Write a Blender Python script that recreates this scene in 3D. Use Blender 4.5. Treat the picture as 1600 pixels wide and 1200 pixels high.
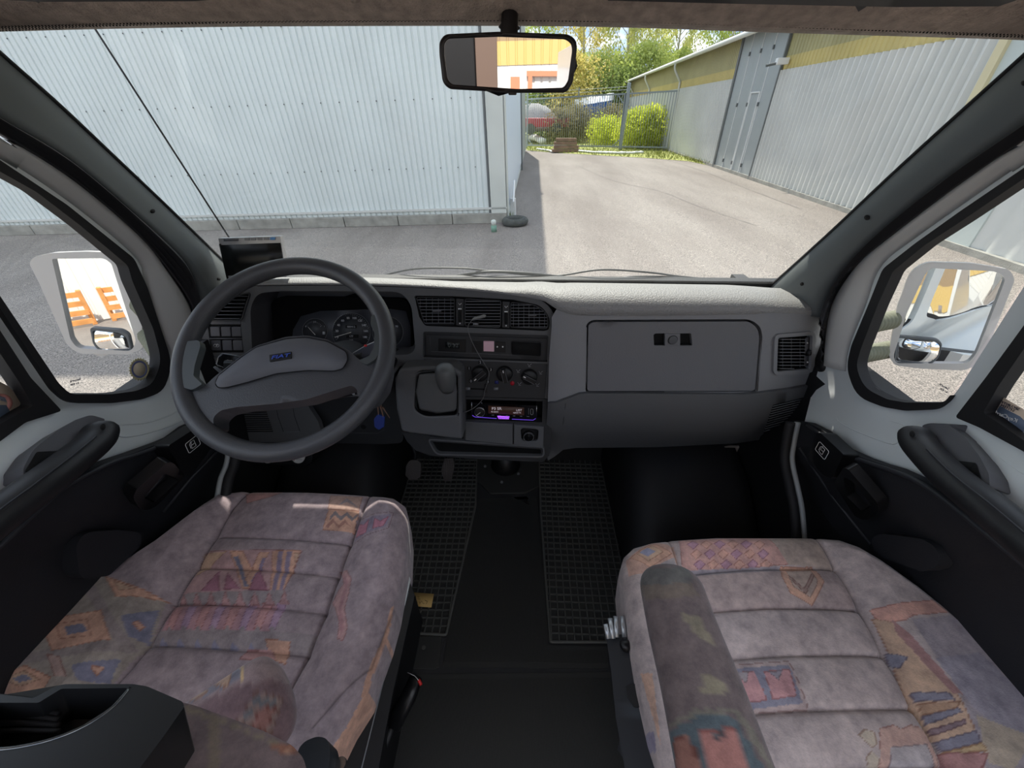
import bpy, bmesh, math, random
from mathutils import Vector, Matrix, noise
from mathutils.geometry import delaunay_2d_cdt
SC = bpy.context.scene
for o in list(bpy.data.objects): bpy.data.objects.remove(o)
random.seed(7)
PI = math.pi
def V(*a): return Vector(a)

# ---------------------------------------------------------------- camera (cab frame: X right, Y forward, Z up, floor z=0)
FPX = 600.0                                   # focal length in pixels of the 1600 px wide frame
CAM = V(.03, 0, 1.38)
PITCH, YAW = math.radians(35.3), math.radians(1.6)
FW = V(-math.sin(YAW)*math.cos(PITCH), math.cos(YAW)*math.cos(PITCH), -math.sin(PITCH))
RT = V(math.cos(YAW), math.sin(YAW), 0)
UP = RT.cross(FW)
cam = bpy.data.cameras.new('camera'); cam.sensor_width = 36; cam.lens = FPX/1600*36; cam.clip_start = .02; cam.clip_end = 500
camo = bpy.data.objects.new('camera', cam); SC.collection.objects.link(camo)
M = Matrix((RT, UP, -FW)).transposed().to_4x4(); M.translation = CAM; camo.matrix_world = M
SC.camera = camo
def ray(px, py): return FW + RT*((px-800)/FPX) + UP*((600-py)/FPX)
def proj(p):
    v = p - CAM; d = v.dot(FW)
    return 800+FPX*v.dot(RT)/d, 600-FPX*v.dot(UP)/d
# the yard outside slopes a little under the van: its own up vector
UPE = -ray(830, 1450).normalized()

# ---------------------------------------------------------------- light
SC.view_settings.view_transform = 'Standard'; SC.view_settings.look = 'None'
SC.view_settings.gamma = 1; SC.view_settings.use_curve_mapping = False
SC.view_settings.exposure = 0.65
SUN_AZ, SUN_EL = math.radians(-8), math.radians(50)      # azimuth from +Y towards +X
sd = V(math.sin(SUN_AZ)*math.cos(SUN_EL), math.cos(SUN_AZ)*math.cos(SUN_EL), math.sin(SUN_EL))
sun = bpy.data.lights.new('sun', 'SUN'); sun.energy = 4.8; sun.angle = math.radians(.6); sun.color = (1, .93, .84)
suno = bpy.data.objects.new('sun', sun); SC.collection.objects.link(suno)
suno.rotation_euler = sd.to_track_quat('Z', 'Y').to_euler()
wd = bpy.data.worlds.new('sky'); SC.world = wd; wd.use_nodes = True
wn = wd.node_tree; wn.nodes.clear()
def N(t, k, **kw):
    n = t.nodes.new(k)
    for a, b in kw.items(): setattr(n, a, b)
    return n
tc = N(wn, 'ShaderNodeTexCoord'); sx = N(wn, 'ShaderNodeSeparateXYZ'); wn.links.new(tc.outputs['Generated'], sx.inputs[0])
rp = N(wn, 'ShaderNodeValToRGB'); wn.links.new(sx.outputs['Z'], rp.inputs[0])
rp.color_ramp.elements[0].position = 0; rp.color_ramp.elements[0].color = (.40, .52, .74, 1)
rp.color_ramp.elements[1].position = .6; rp.color_ramp.elements[1].color = (.26, .40, .72, 1)
mp = N(wn, 'ShaderNodeMapping'); mp.inputs['Scale'].default_value = (2.2, 2.2, 5.5); mp.inputs['Location'].default_value = (.35, .2, 0); wn.links.new(tc.outputs['Generated'], mp.inputs[0])
nz = N(wn, 'ShaderNodeTexNoise'); nz.inputs['Scale'].default_value = 2.0; nz.inputs['Detail'].default_value = 7; nz.inputs['Roughness'].default_value = .55; wn.links.new(mp.outputs[0], nz.inputs['Vector'])
cr = N(wn, 'ShaderNodeValToRGB'); cr.color_ramp.elements[0].position = .44; cr.color_ramp.elements[1].position = .58; wn.links.new(nz.outputs['Fac'], cr.inputs[0])
mx = N(wn, 'ShaderNodeMix', data_type='RGBA'); wn.links.new(cr.outputs['Color'], mx.inputs['Factor']); wn.links.new(rp.outputs['Color'], mx.inputs['A']); mx.inputs['B'].default_value = (1.3, 1.28, 1.25, 1)
bg = N(wn, 'ShaderNodeBackground'); bg.inputs['Strength'].default_value = 1.15; wn.links.new(mx.outputs['Result'], bg.inputs['Color'])
wo = N(wn, 'ShaderNodeOutputWorld'); wn.links.new(bg.outputs[0], wo.inputs[0])

# ---------------------------------------------------------------- materials
MATS = {}
def lin(c):
    return tuple(((x/255)/12.92 if x/255 <= .04045 else ((x/255+.055)/1.055)**2.4) for x in c)
def mat(name, rgb, rough=.6, metal=0, bump=0, bscale=400, var=0, vscale=6, spec=.5, bdist=.001, coat=0, var2=None, sheen=0):
    if name in MATS: return MATS[name]
    m = bpy.data.materials.new(name); m.use_nodes = True; t = m.node_tree; b = t.nodes['Principled BSDF']
    c = lin(rgb); b.inputs['Base Color'].default_value = (*c, 1); b.inputs['Roughness'].default_value = rough
    b.inputs['Metallic'].default_value = metal; b.inputs['Specular IOR Level'].default_value = spec
    if coat: b.inputs['Coat Weight'].default_value = coat; b.inputs['Coat Roughness'].default_value = .08
    if sheen: b.inputs['Sheen Weight'].default_value = sheen; b.inputs['Sheen Roughness'].default_value = .4
    if bump or var:
        g = N(t, 'ShaderNodeNewGeometry')
    if var:
        n = N(t, 'ShaderNodeTexNoise'); n.inputs['Scale'].default_value = vscale; n.inputs['Detail'].default_value = 6; t.links.new(g.outputs['Position'], n.inputs['Vector'])
        r = N(t, 'ShaderNodeValToRGB'); r.color_ramp.elements[0].position = .3; r.color_ramp.elements[1].position = .7
        c2 = lin(var2) if var2 else tuple(x*(1+var) for x in c)
        r.color_ramp.elements[0].color = (*[x*(1-var) for x in c], 1); r.color_ramp.elements[1].color = (*c2, 1)
        t.links.new(n.outputs['Fac'], r.inputs[0]); t.links.new(r.outputs[0], b.inputs['Base Color'])
    if bump:
        n = N(t, 'ShaderNodeTexNoise'); n.inputs['Scale'].default_value = bscale; n.inputs['Detail'].default_value = 3; t.links.new(g.outputs['Position'], n.inputs['Vector'])
        bp = N(t, 'ShaderNodeBump'); bp.inputs['Strength'].default_value = bump; bp.inputs['Distance'].default_value = bdist
        t.links.new(n.outputs['Fac'], bp.inputs['Height']); t.links.new(bp.outputs[0], b.inputs['Normal'])
    MATS[name] = m; return m
def emit(name, rgb, s=1.0):
    if name in MATS: return MATS[name]
    m = bpy.data.materials.new(name); m.use_nodes = True; t = m.node_tree; b = t.nodes['Principled BSDF']
    b.inputs['Base Color'].default_value = (0, 0, 0, 1); b.inputs['Emission Color'].default_value = (*lin(rgb), 1); b.inputs['Emission Strength'].default_value = s
    MATS[name] = m; return m
def glass(name, tint=(255, 255, 255), refl=.06, haze=0):
    if name in MATS: return MATS[name]
    m = bpy.data.materials.new(name); m.use_nodes = True; t = m.node_tree; t.nodes.clear()
    tr = N(t, 'ShaderNodeBsdfTransparent'); tr.inputs[0].default_value = (*lin(tint), 1)
    gl = N(t, 'ShaderNodeBsdfGlossy'); gl.inputs['Roughness'].default_value = .02
    lw = N(t, 'ShaderNodeFresnel'); lw.inputs['IOR'].default_value = 1.45
    mu = N(t, 'ShaderNodeMath', operation='MULTIPLY'); mu.inputs[1].default_value = refl/.04; t.links.new(lw.outputs[0], mu.inputs[0])
    mx = N(t, 'ShaderNodeMixShader'); t.links.new(mu.outputs[0], mx.inputs[0]); t.links.new(tr.outputs[0], mx.inputs[1]); t.links.new(gl.outputs[0], mx.inputs[2])
    last = mx
    if haze:     # dust film on the pane
        df = N(t, 'ShaderNodeBsdfTranslucent'); df.inputs[0].default_value = (.8, .82, .82, 1)
        nz = N(t, 'ShaderNodeTexNoise'); nz.inputs['Scale'].default_value = 7; nz.inputs['Detail'].default_value = 8
        g = N(t, 'ShaderNodeNewGeometry'); t.links.new(g.outputs['Position'], nz.inputs['Vector'])
        m2 = N(t, 'ShaderNodeMath', operation='MULTIPLY'); m2.inputs[1].default_value = haze; t.links.new(nz.outputs['Fac'], m2.inputs[0])
        a = N(t, 'ShaderNodeMixShader'); t.links.new(m2.outputs[0], a.inputs[0]); t.links.new(mx.outputs[0], a.inputs[1]); t.links.new(df.outputs[0], a.inputs[2]); last = a
    o = N(t, 'ShaderNodeOutputMaterial'); t.links.new(last.outputs[0], o.inputs[0])
    MATS[name] = m; return m

# ---------------------------------------------------------------- object helpers
def tag(o, label=None, cat=None, group=None, kind=None):
    if label: o['label'] = label
    if cat: o['category'] = cat
    if group: o['group'] = group
    if kind: o['kind'] = kind
    return o
def thing(name, label, cat, loc=(0, 0, 0), group=None):
    o = bpy.data.objects.new(name, None); o.empty_display_size = .05; SC.collection.objects.link(o); o.location = Vector(loc)
    return tag(o, label, cat, group)
def wloc(p):
    v = V(0, 0, 0)
    while p is not None: v = v + p.location; p = p.parent
    return v
def mk(name, vs, fs, m, parent=None, smooth=True, mods=()):
    off = wloc(parent) if parent else V(0, 0, 0)
    vs = [Vector(v) for v in vs]
    c = sum(vs, V(0, 0, 0))/len(vs)
    me = bpy.data.meshes.new(name); me.from_pydata([v-c for v in vs], [], fs); me.materials.append(m)
    if smooth:
        me.polygons.foreach_set('use_smooth', [True]*len(me.polygons))
    me.update()
    o = bpy.data.objects.new(name, me); SC.collection.objects.link(o)
    if parent: o.parent = parent
    o.location = c - off
    for md in mods: md(o)
    return o
def solid(th, off=-1):
    def f(o):
        s = o.modifiers.new('solid', 'SOLIDIFY'); s.thickness = th; s.offset = off
    return f
def bevel(w, seg=2, ang=35):
    def f(o):
        b = o.modifiers.new('bevel', 'BEVEL'); b.width = w; b.segments = seg; b.limit_method = 'ANGLE'; b.angle_limit = math.radians(ang); b.harden_normals = True
    return f
class MB:
    def __init__(s): s.v = []; s.f = []
    def add(s, vs, fs):
        k = len(s.v); s.v += [Vector(v) for v in vs]; s.f += [tuple(i+k for i in f) for f in fs]; return s
    def box(s, c, sz, R=None):
        c = Vector(c); h = [x/2 for x in sz]
        vs = [V(sx*h[0], sy*h[1], sz_*h[2]) for sx in (-1, 1) for sy in (-1, 1) for sz_ in (-1, 1)]
        if R is not None: vs = [R @ v for v in vs]
        return s.add([c+v for v in vs], [(0, 1, 3, 2), (4, 6, 7, 5), (0, 4, 5, 1), (2, 3, 7, 6), (0, 2, 6, 4), (1, 5, 7, 3)])
    def quad(s, a, b, c, d): return s.add([a, b, c, d], [(0, 1, 2, 3)])
    def tube(s, pts, r, n=10, closed=False, cap=True, flat=1.0, upv=None):
        pts = [Vector(p) for p in pts]; m = len(pts); rs = r if isinstance(r, (list, tuple)) else [r]*m
        T = []
        for i in range(m):
            a = pts[(i-1) % m] if (closed or i > 0) else pts[i]; b = pts[(i+1) % m] if (closed or i < m-1) else pts[i]
            T.append((b-a).normalized())
        nrm = Vector(upv) if upv else (V(0, 0, 1) if abs(T[0].z) < .9 else V(1, 0, 0))
        vs = []
        for i in range(m):
            nrm = Vector(upv) if upv else nrm
            nrm = (nrm - T[i]*nrm.dot(T[i])).normalized(); bn = T[i].cross(nrm)
            for k in range(n):
                a = 2*PI*k/n; vs.append(pts[i] + (nrm*math.cos(a)*flat + bn*math.sin(a))*rs[i])
        fs = []
        for i in range(m if closed else m-1):
            j = (i+1) % m
            for k in range(n): fs.append((i*n+k, i*n+(k+1) % n, j*n+(k+1) % n, j*n+k))
        if cap and not closed: fs += [tuple(range(n-1, -1, -1)), tuple((m-1)*n+k for k in range(n))]
        return s.add(vs, fs)
    def disc(s, c, nrm, r, th, n=24):
        nrm = Vector(nrm).normalized(); return s.tube([Vector(c), Vector(c)+nrm*th], r, n)
    def build(s, name, m, parent=None, smooth=False, mods=()): return mk(name, s.v, s.f, m, parent, smooth, mods)
def box(name, c, sz, m, parent=None, R=None, bv=.003):
    return MB().box(c, sz, R).build(name, m, parent, False, (bevel(bv, 2),) if bv else ())
def tube(name, pts, r, m, parent=None, n=12, closed=False, flat=1.0, upv=None, sm=0):
    if sm: pts = spline(pts, sm, closed)
    return MB().tube(pts, r, n, closed, True, flat, upv).build(name, m, parent, True, (bevel(.0015, 1, 60),) if not closed and not isinstance(r, (list, tuple)) and r > .004 else ())
def spline(pts, k=6, closed=False):
    P = [Vector(p) for p in pts]; n = len(P); out = []
    for i in range(n if closed else n-1):
        p1, p2 = P[i], P[(i+1) % n]
        p0 = P[(i-1) % n] if closed or i > 0 else p1*2-p2
        p3 = P[(i+2) % n] if closed or i < n-2 else p2*2-p1
        for j in range(k):
            t = j/k
            out.append(.5*((2*p1)+(p2-p0)*t+(2*p0-5*p1+4*p2-p3)*t*t+(3*p1-p0-3*p2+p3)*t**3))
    if not closed: out.append(P[-1])
    return out
def resample(pts, n, closed=False):
    P = list(pts)+([pts[0]] if closed else [])
    L = [0]
    for a, b in zip(P, P[1:]): L.append(L[-1]+(b-a).length)
    out = []; j = 0
    m = n if closed else n-1
    for i in range(n):
        d = L[-1]*i/m
        while j < len(L)-2 and L[j+1] < d: j += 1
        t = (d-L[j])/max(1e-9, L[j+1]-L[j]); out.append(P[j].lerp(P[j+1], min(1, max(0, t))))
    return out
def loft(name, curves, m, parent=None, n=40, th=0, closed=False, mods=(), sm=True, flip=False):
    cs = [resample([Vector(p) for p in c], n, closed) for c in curves]
    vs = [p for c in cs for p in c]; fs = []
    for i in range(len(cs)-1):
        for j in range(n if closed else n-1):
            k = (j+1) % n; f = (i*n+j, i*n+k, (i+1)*n+k, (i+1)*n+j); fs.append(f[::-1] if flip else f)
    return mk(name, vs, fs, m, parent, sm, ((solid(th, 0),) if th else ())+tuple(mods))

# ---- tracing shapes onto real surfaces: each surface is a function (px, py) -> 3D point standing at its own distance
def plane(p0, n):
    p0 = Vector(p0); n = Vector(n); k = (p0-CAM).dot(n)
    return lambda px, py: CAM + ray(px, py)*(k/ray(px, py).dot(n))
def PX(x): return plane((x, 0, 0), (1, 0, 0))
def PY(y): return plane((0, y, 0), (0, 1, 0))
def PZ(z): return plane((0, 0, z), (0, 0, 1))
def implicit(Fn, t0=.2, t1=3.0):
    def f(px, py):
        d = ray(px, py); a = t0; b = t1; fa = Fn(CAM+d*a)
        for _ in range(34):
            c = (a+b)/2
            if (Fn(CAM+d*c) > 0) == (fa > 0): a = c
            else: b = c
        return CAM + d*a
    return f
def lift(S, d):
    """the same surface moved d metres nearer to the viewer's side along its normal"""
    def f(px, py):
        p = S(px, py); a = S(px+3, py)-S(px-3, py); b = S(px, py-3)-S(px, py+3)
        n = a.cross(b).normalized()
        # follow the ray to the offset plane so the traced outline keeps its place
        q = p + n*d; r = ray(px, py); return CAM + r*((q-CAM).dot(n)/r.dot(n))
    return f
def frame(S, px, py):
    p = S(px, py); ex = (S(px+3, py)-S(px-3, py)).normalized(); ey = S(px, py-3)-S(px, py+3)
    n = ex.cross(ey).normalized(); ey = n.cross(ex)
    return p, ex, ey, n
def rnd(poly, r, k=5):
    out = []; n = len(poly)
    for i in range(n):
        p = Vector(poly[i][:2]); a = Vector(poly[i-1][:2]); b = Vector(poly[(i+1) % n][:2])
        rr = poly[i][2] if len(poly[i]) > 2 else r
        da = (a-p); db = (b-p); q = min(rr, da.length*.48, db.length*.48)
        if q < .3: out.append((p.x, p.y)); continue
        s = p+da.normalized()*q; e = p+db.normalized()*q
        for j in range(k+1):
            t = j/k; v = s*(1-t)**2+p*2*t*(1-t)+e*t*t; out.append((v.x, v.y))
    return out
def inside(x, y, poly):
    c = False; n = len(poly); j = n-1
    for i in range(n):
        xi, yi = poly[i][0], poly[i][1]; xj, yj = poly[j][0], poly[j][1]
        if (yi > y) != (yj > y) and x < (xj-xi)*(y-yi)/(yj-yi)+xi: c = not c
        j = i
    return c
def rect(x0, y0, x1, y1): return [(x0, y0), (x1, y0), (x1, y1), (x0, y1)]
def circ(cx, cy, r, n=28, ry=None): return [(cx+r*math.cos(2*PI*i/n), cy+(ry or r)*math.sin(2*PI*i/n)) for i in range(n)]
def patch(name, outer, S, m, parent=None, holes=(), th=.01, sp=14, r=0, bv=.002, extra=(), maxseg=20, zfn=None, seg=2, sm=True):
    outer = rnd(outer, r) if r else [(p[0], p[1]) for p in outer]
    loops = [outer]+[[(p[0], p[1]) for p in h] for h in holes]
    vs = []; es = []
    for L in loops:
        D = []
        for i in range(len(L)):
            a = L[i]; b = L[(i+1) % len(L)]; d = math.dist(a, b); k = max(1, int(d/maxseg))
            for j in range(k): D.append((a[0]+(b[0]-a[0])*j/k, a[1]+(b[1]-a[1])*j/k))
        k0 = len(vs); vs += D; es += [(k0+i, k0+(i+1) % len(D)) for i in range(len(D))]
    x0 = min(p[0] for p in outer); x1 = max(p[0] for p in outer); y0 = min(p[1] for p in outer); y1 = max(p[1] for p in outer)
    nb = list(vs)
    if sp:
        y = y0+sp*.5; row = 0
        while y < y1:
            x = x0+sp*(.5 if row % 2 else .9)
            while x < x1:
                if inside(x, y, outer) and not any(inside(x, y, h) for h in loops[1:]):
                    if all(abs(x-q[0])+abs(y-q[1]) > sp*.55 for q in nb): vs.append((x, y))
                x += sp
            y += sp*.87; row += 1
    res = delaunay_2d_cdt([Vector(v) for v in vs], es, [], 0, 1e-5)
    vv, ff = res[0], res[2]
    fs = []
    for f in ff:
        cx = sum(vv[i].x for i in f)/len(f); cy = sum(vv[i].y for i in f)/len(f)
        if inside(cx, cy, outer) and not any(inside(cx, cy, h) for h in loops[1:]):
            fs.append(tuple(f))
    P = [S(v.x, v.y) for v in vv]
    if zfn: P = [zfn(p, v.x, v.y) for p, v in zip(P, vv)]
    # face the viewer's side
    out = []
    for f in fs:
        a, b, c = P[f[0]], P[f[1]], P[f[2]]
        nn = (b-a).cross(c-a)
        out.append(f if nn.dot(CAM-a) > 0 else f[::-1])
    used = sorted({i for f in out for i in f}); mp_ = {i: k for k, i in enumerate(used)}
    mods = []
    if th: mods.append(solid(th, -1))
    if bv and th: mods.append(bevel(bv, seg))
    return mk(name, [P[i] for i in used], [tuple(mp_[i] for i in f) for f in out], m, parent, sm, tuple(mods)+tuple(extra))
def recess(name, loop, S, depth, m, parent=None, direction=None, back=True, taper=0):
    L = [(p[0], p[1]) for p in loop]; a = [S(*p) for p in L]; n = len(L)
    c = sum(a, V(0, 0, 0))/n
    d = (Vector(direction).normalized() if direction else V(0, 1, 0))*depth
    b = [p+d+(c-p)*taper for p in a]
    vs = a+b; fs = [(i, (i+1) % n, n+(i+1) % n, n+i) for i in range(n)]
    if back: fs.append(tuple(n+i for i in range(n)))
    return mk(name, vs, fs, m, parent, False, (solid(.002, 1),))
def grow(loop, w):
    o = []; n = len(loop); ar = sum(loop[i-1][0]*loop[i][1]-loop[i][0]*loop[i-1][1] for i in range(n)); sg = 1 if ar > 0 else -1
    for i in range(n):
        a = Vector(loop[i-1][:2]); b = Vector(loop[(i+1) % n][:2]); d = b-a
        if d.length < 1e-6: continue
        nn = Vector((d.y, -d.x)).normalized()*sg; p = Vector(loop[i][:2])+nn*w; o.append((p.x, p.y))
    return o
def shell(name, loop, S, depth, m, parent=None, k=6, front=False):
    """rounded hollow-looking back of a casing: rings drawn in and away from the viewer"""
    L = [S(x, y) for x, y in loop]; c = sum(L, V(0, 0, 0))/len(L); p, ex, ey, nn = frame(S, *[sum(q[i] for q in loop)/len(loop) for i in (0, 1)])
    rings = []
    for i in range(k+1):
        a = PI/2*i/k; rings.append([c+(q-c)*(.7+.3*math.cos(a)) + (c-CAM).normalized()*depth*math.sin(a) for q in L])
    n = len(L); vs = [q for r in rings for q in r]; fs = [(i*n+j, i*n+(j+1) % n, (i+1)*n+(j+1) % n, (i+1)*n+j) for i in range(k) for j in range(n)]; fs.append(tuple(k*n+j for j in range(n)))
    return mk(name, vs, fs, m, parent, True)
def rprof(r0, r1, m=90, k=16): return [(r0+(r1-r0)*i/(m-1))*((max(0, 1-((k-i)/k)**2.6))**(1/2.6)*.96+.04 if i < k else 1) for i in range(m)]
def text(name, s, S, px, py, hpx, m, parent=None, th=.0004, mirror=False, wide=1.0, rot=0, off=.0008, align='CENTER', shear=0, bold=0):
    p, ex, ey, n = frame(S, px, py)
    if rot:
        R = Matrix.Rotation(rot, 3, n); ex = R @ ex; ey = R @ ey
    size = (S(px, py-hpx/2)-S(px, py+hpx/2)).length/.72
    cu = bpy.data.curves.new('t', 'FONT'); cu.body = s; cu.size = size; cu.extrude = th; cu.align_x = align; cu.align_y = 'CENTER'; cu.shear = shear; cu.offset = bold*size; cu.resolution_u = 3
    to = bpy.data.objects.new('t', cu); SC.collection.objects.link(to)
    dg = bpy.context.evaluated_depsgraph_get(); me = bpy.data.meshes.new_from_object(to.evaluated_get(dg))
    bpy.data.objects.remove(to)
    vs = []
    for v in me.vertices:
        x = v.co.x*wide*(-1 if mirror else 1); vs.append(p+n*(off+v.co.z)+ex*x+ey*v.co.y)
    fs = [tuple(f.vertices) for f in me.polygons]
    bpy.data.meshes.remove(me)
    if not vs: return None
    return mk(name, vs, fs, m, parent, False)
def line(name, pts, S, wpx, m, parent=None, off=.0006, th=.0006, closed=False):
    """a thin raised line following pixels pts on surface S"""
    P = [lift(S, off)(x, y) for x, y in pts]
    w = (S(pts[0][0]+wpx, pts[0][1])-S(pts[0][0], pts[0][1])).length/2
    return MB().tube(P, w, 6, closed).build(name, m, parent, True)
def curve_px(pts, S, k=6): return [S(p.x, p.y) for p in spline([Vector((a, b, 0)) for a, b in pts], k)]
# ================================================================ THE YARD OUTSIDE
HG = 1.9                                      # the viewer stands 1.9 m over the asphalt
G0 = CAM - UPE*HG
EX = V(1, 0, 0) - UPE*UPE.x; EX.normalize(); EY = UPE.cross(EX)
def E(x, y, h=0): return G0 + EX*x + EY*y + UPE*h
GR = plane(G0, UPE)
def loc(p): q = Vector(p)-G0; return q.dot(EX), q.dot(EY), q.dot(UPE)
def vert(px1, px2):                           # the upright plane over two traced ground points
    a = GR(*px1); b = GR(*px2); d = (b-a).normalized(); return a, b, d, plane(a, d.cross(UPE))
def corr(name, a, d, L, h0, h1, m, parent, pitch=.1, depth=.02, groove=.25, nrm=None, wave=False, h1b=None):
    """ribbed metal sheet from point a along d, facing nrm"""
    vs = []; x = 0; prof = []
    while x < L:
        if wave:
            for k in range(6): prof.append((x+pitch*k/6, depth*.5*(1+math.cos(2*PI*k/6))))
        else:
            g = pitch*groove; prof += [(x, depth), (x+pitch-g*1.6, depth), (x+pitch-g*1.2, 0), (x+pitch-g*.4, 0)]
        x += pitch
    prof.append((L, 0))
    prof = [p for p in prof if p[0] <= L]
    n = len(prof); hb = h1b if h1b is not None else h1
    vs = [a+d*x+nrm*z+UPE*h0 for x, z in prof]+[a+d*x+nrm*z+UPE*(h1+(hb-h1)*x/L) for x, z in prof]
    return mk(name, vs, [(i, i+1, n+i+1, n+i) for i in range(n-1)], m, parent, wave)
m_wallL = mat('pale blue sheet metal', (214, 221, 219), .5, var=.06, vscale=.9, bump=0)
m_wallR = mat('white sheet metal', (204, 205, 200), .5, var=.07, vscale=.7)
m_yel = mat('ochre sheet metal', (196, 178, 110), .55, var=.08, vscale=1.2)
m_olive = mat('faded olive sheet metal', (168, 160, 112), .55, var=.08, vscale=1.2)
m_conc = mat('weathered concrete', (150, 148, 140), .9, var=.22, vscale=5, bump=.6, bscale=60, bdist=.01)
m_gdoor = mat('grey painted steel', (158, 164, 164), .5, var=.03)
m_gdark = mat('dark grey steel trim', (96, 100, 100), .5)
m_galv = mat('galvanised steel', (138, 146, 150), .45, .3)
m_white = mat('white painted metal', (225, 226, 224), .4)
m_roofg = mat('roof sheet', (120, 118, 110), .7)
m_screw = mat('screw heads', (70, 72, 74), .6)
def asphalt():
    m = mat('asphalt', (150, 143, 136), .92); t = m.node_tree; b = t.nodes['Principled BSDF']
    g = N(t, 'ShaderNodeNewGeometry')
    n1 = N(t, 'ShaderNodeTexNoise'); n1.inputs['Scale'].default_value = 90; n1.inputs['Detail'].default_value = 2
    n2 = N(t, 'ShaderNodeTexNoise'); n2.inputs['Scale'].default_value = .45; n2.inputs['Detail'].default_value = 6; n2.inputs['Roughness'].default_value = .6
    mp = N(t, 'ShaderNodeMapping'); mp.inputs['Scale'].default_value = (1.6, .35, 1); t.links.new(g.outputs['Position'], mp.inputs[0])
    n4 = N(t, 'ShaderNodeTexNoise'); n4.inputs['Scale'].default_value = 25; n4.inputs['Detail'].default_value = 3
    t.links.new(g.outputs['Position'], n1.inputs[0]); t.links.new(mp.outputs[0], n2.inputs[0]); t.links.new(g.outputs['Position'], n4.inputs[0])
    r1 = N(t, 'ShaderNodeValToRGB'); r1.color_ramp.elements[0].position = .36; r1.color_ramp.elements[1].position = .66
    r1.color_ramp.elements[0].color = (*lin((92, 89, 86)), 1); r1.color_ramp.elements[1].color = (*lin((166, 158, 150)), 1)
    r2 = N(t, 'ShaderNodeValToRGB'); r2.color_ramp.elements[0].position = .35; r2.color_ramp.elements[1].position = .65
    r2.color_ramp.elements[0].color = (.78, .74, .72, 1); r2.color_ramp.elements[1].color = (1.12, 1.1, 1.08, 1)
    r4 = N(t, 'ShaderNodeValToRGB'); r4.color_ramp.elements[0].position = .3; r4.color_ramp.elements[1].position = .7
    r4.color_ramp.elements[0].color = (.86, .86, .86, 1); r4.color_ramp.elements[1].color = (1.1, 1.1, 1.1, 1)
    t.links.new(n1.outputs[0], r1.inputs[0]); t.links.new(n2.outputs[0], r2.inputs[0]); t.links.new(n4.outputs[0], r4.inputs[0])
    m1 = N(t, 'ShaderNodeMix', data_type='RGBA', blend_type='MULTIPLY'); m1.inputs['Factor'].default_value = 1
    m2 = N(t, 'ShaderNodeMix', data_type='RGBA', blend_type='MULTIPLY'); m2.inputs['Factor'].default_value = 1
    t.links.new(r1.outputs[0], m1.inputs['A']); t.links.new(r2.outputs[0], m1.inputs['B']); t.links.new(m1.outputs['Result'], m2.inputs['A']); t.links.new(r4.outputs[0], m2.inputs['B'])
    t.links.new(m2.outputs['Result'], b.inputs['Base Color'])
    bp = N(t, 'ShaderNodeBump'); bp.inputs['Strength'].default_value = .5; bp.inputs['Distance'].default_value = .006
    t.links.new(n1.outputs[0], bp.inputs['Height']); t.links.new(bp.outputs[0], b.inputs['Normal'])
    return m
m_asph = asphalt()
gb = MB(); gb.quad(E(-45, -40), E(45, -40), E(45, 90), E(-45, 90))
tag(gb.build('ground', m_asph), kind='structure')
m_patchd = mat('dark asphalt seam', (124, 118, 112), .95, var=.25, vscale=9)
cr_ = MB()
for pts in ([(900, 258), (960, 283), (1035, 300), (1090, 322), (1180, 352)], [(1042, 250), (1100, 268), (1170, 296), (1250, 326)]):
    P = [GR(p.x, p.y)+UPE*.003 for p in spline([Vector((a, b, 0)) for a, b in pts], 8)]
    for i in range(len(P)-1):
        w = V(1, 0, 0)*(.008+.014*random.random()); cr_.quad(P[i]-w, P[i]+w, P[i+1]+w, P[i+1]-w)
tag(cr_.build('ground', m_patchd), kind='structure')

# ---- left warehouse: gable wall across the front, long wall running away
LW = thing('warehouse', 'pale blue-grey corrugated metal warehouse straight ahead on the left', 'building', GR(793, 347))
ca = GR(793, 347); cb = GR(400, 357); dl = (cb-ca).normalized(); nl = UPE.cross(dl); nl = nl if nl.dot(V(0, -1, 0)) > 0 else -nl
fd = (GR(821, 236)-ca); LS = fd.length; fd.normalize(); nr = V(1, 0, 0); nr = (nr-fd*nr.dot(fd)).normalized()
HL = 7.0
bk = MB(); w_ = 24
bk.quad(ca-nl*.03, ca+dl*w_-nl*.03, ca+dl*w_-nl*.03+UPE*HL, ca-nl*.03+UPE*HL); bk.quad(ca, ca+fd*LS, ca+fd*LS+UPE*HL, ca+UPE*HL)
bk.quad(ca+UPE*HL, ca+dl*w_+UPE*HL, ca+dl*w_+fd*LS+UPE*HL, ca+fd*LS+UPE*HL); bk.quad(ca+fd*LS, ca+fd*LS+dl*w_, ca+fd*LS+dl*w_+UPE*HL, ca+fd*LS+UPE*HL)
bk.build('wall', m_wallL, LW)
fh = .2
fo = MB()
k = 0
while k < 20:
    fo.box(ca+dl*(k+.58)+nl*.02+UPE*fh/2, (1.145, .14, fh), Matrix((dl, nl, UPE)).transposed()); k += 1.16
fo.build('foundation', m_conc, LW, False, (bevel(.01),))
corr('corrugated_panel', ca+dl*.38+nl*.0, dl, 19.5, fh-.02, HL, m_wallL, LW, .115, .02, .22, nl)
fl = MB(); fl.box(ca+dl*10+nl*.04+UPE*(fh+.09), (20, .03, .04), Matrix((dl, nl, UPE)).transposed()); fl.build('sill_flashing', m_wallR, LW)
sc = MB()
for hh in (1.05, 2.15, 3.2):
    for i in range(60):
        sc.disc(ca+dl*(.6+i*.345)+nl*.02+UPE*hh, nl, .011, .006, 6)
tag(sc.build('screw_row', m_screw, LW), kind='stuff')
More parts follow.
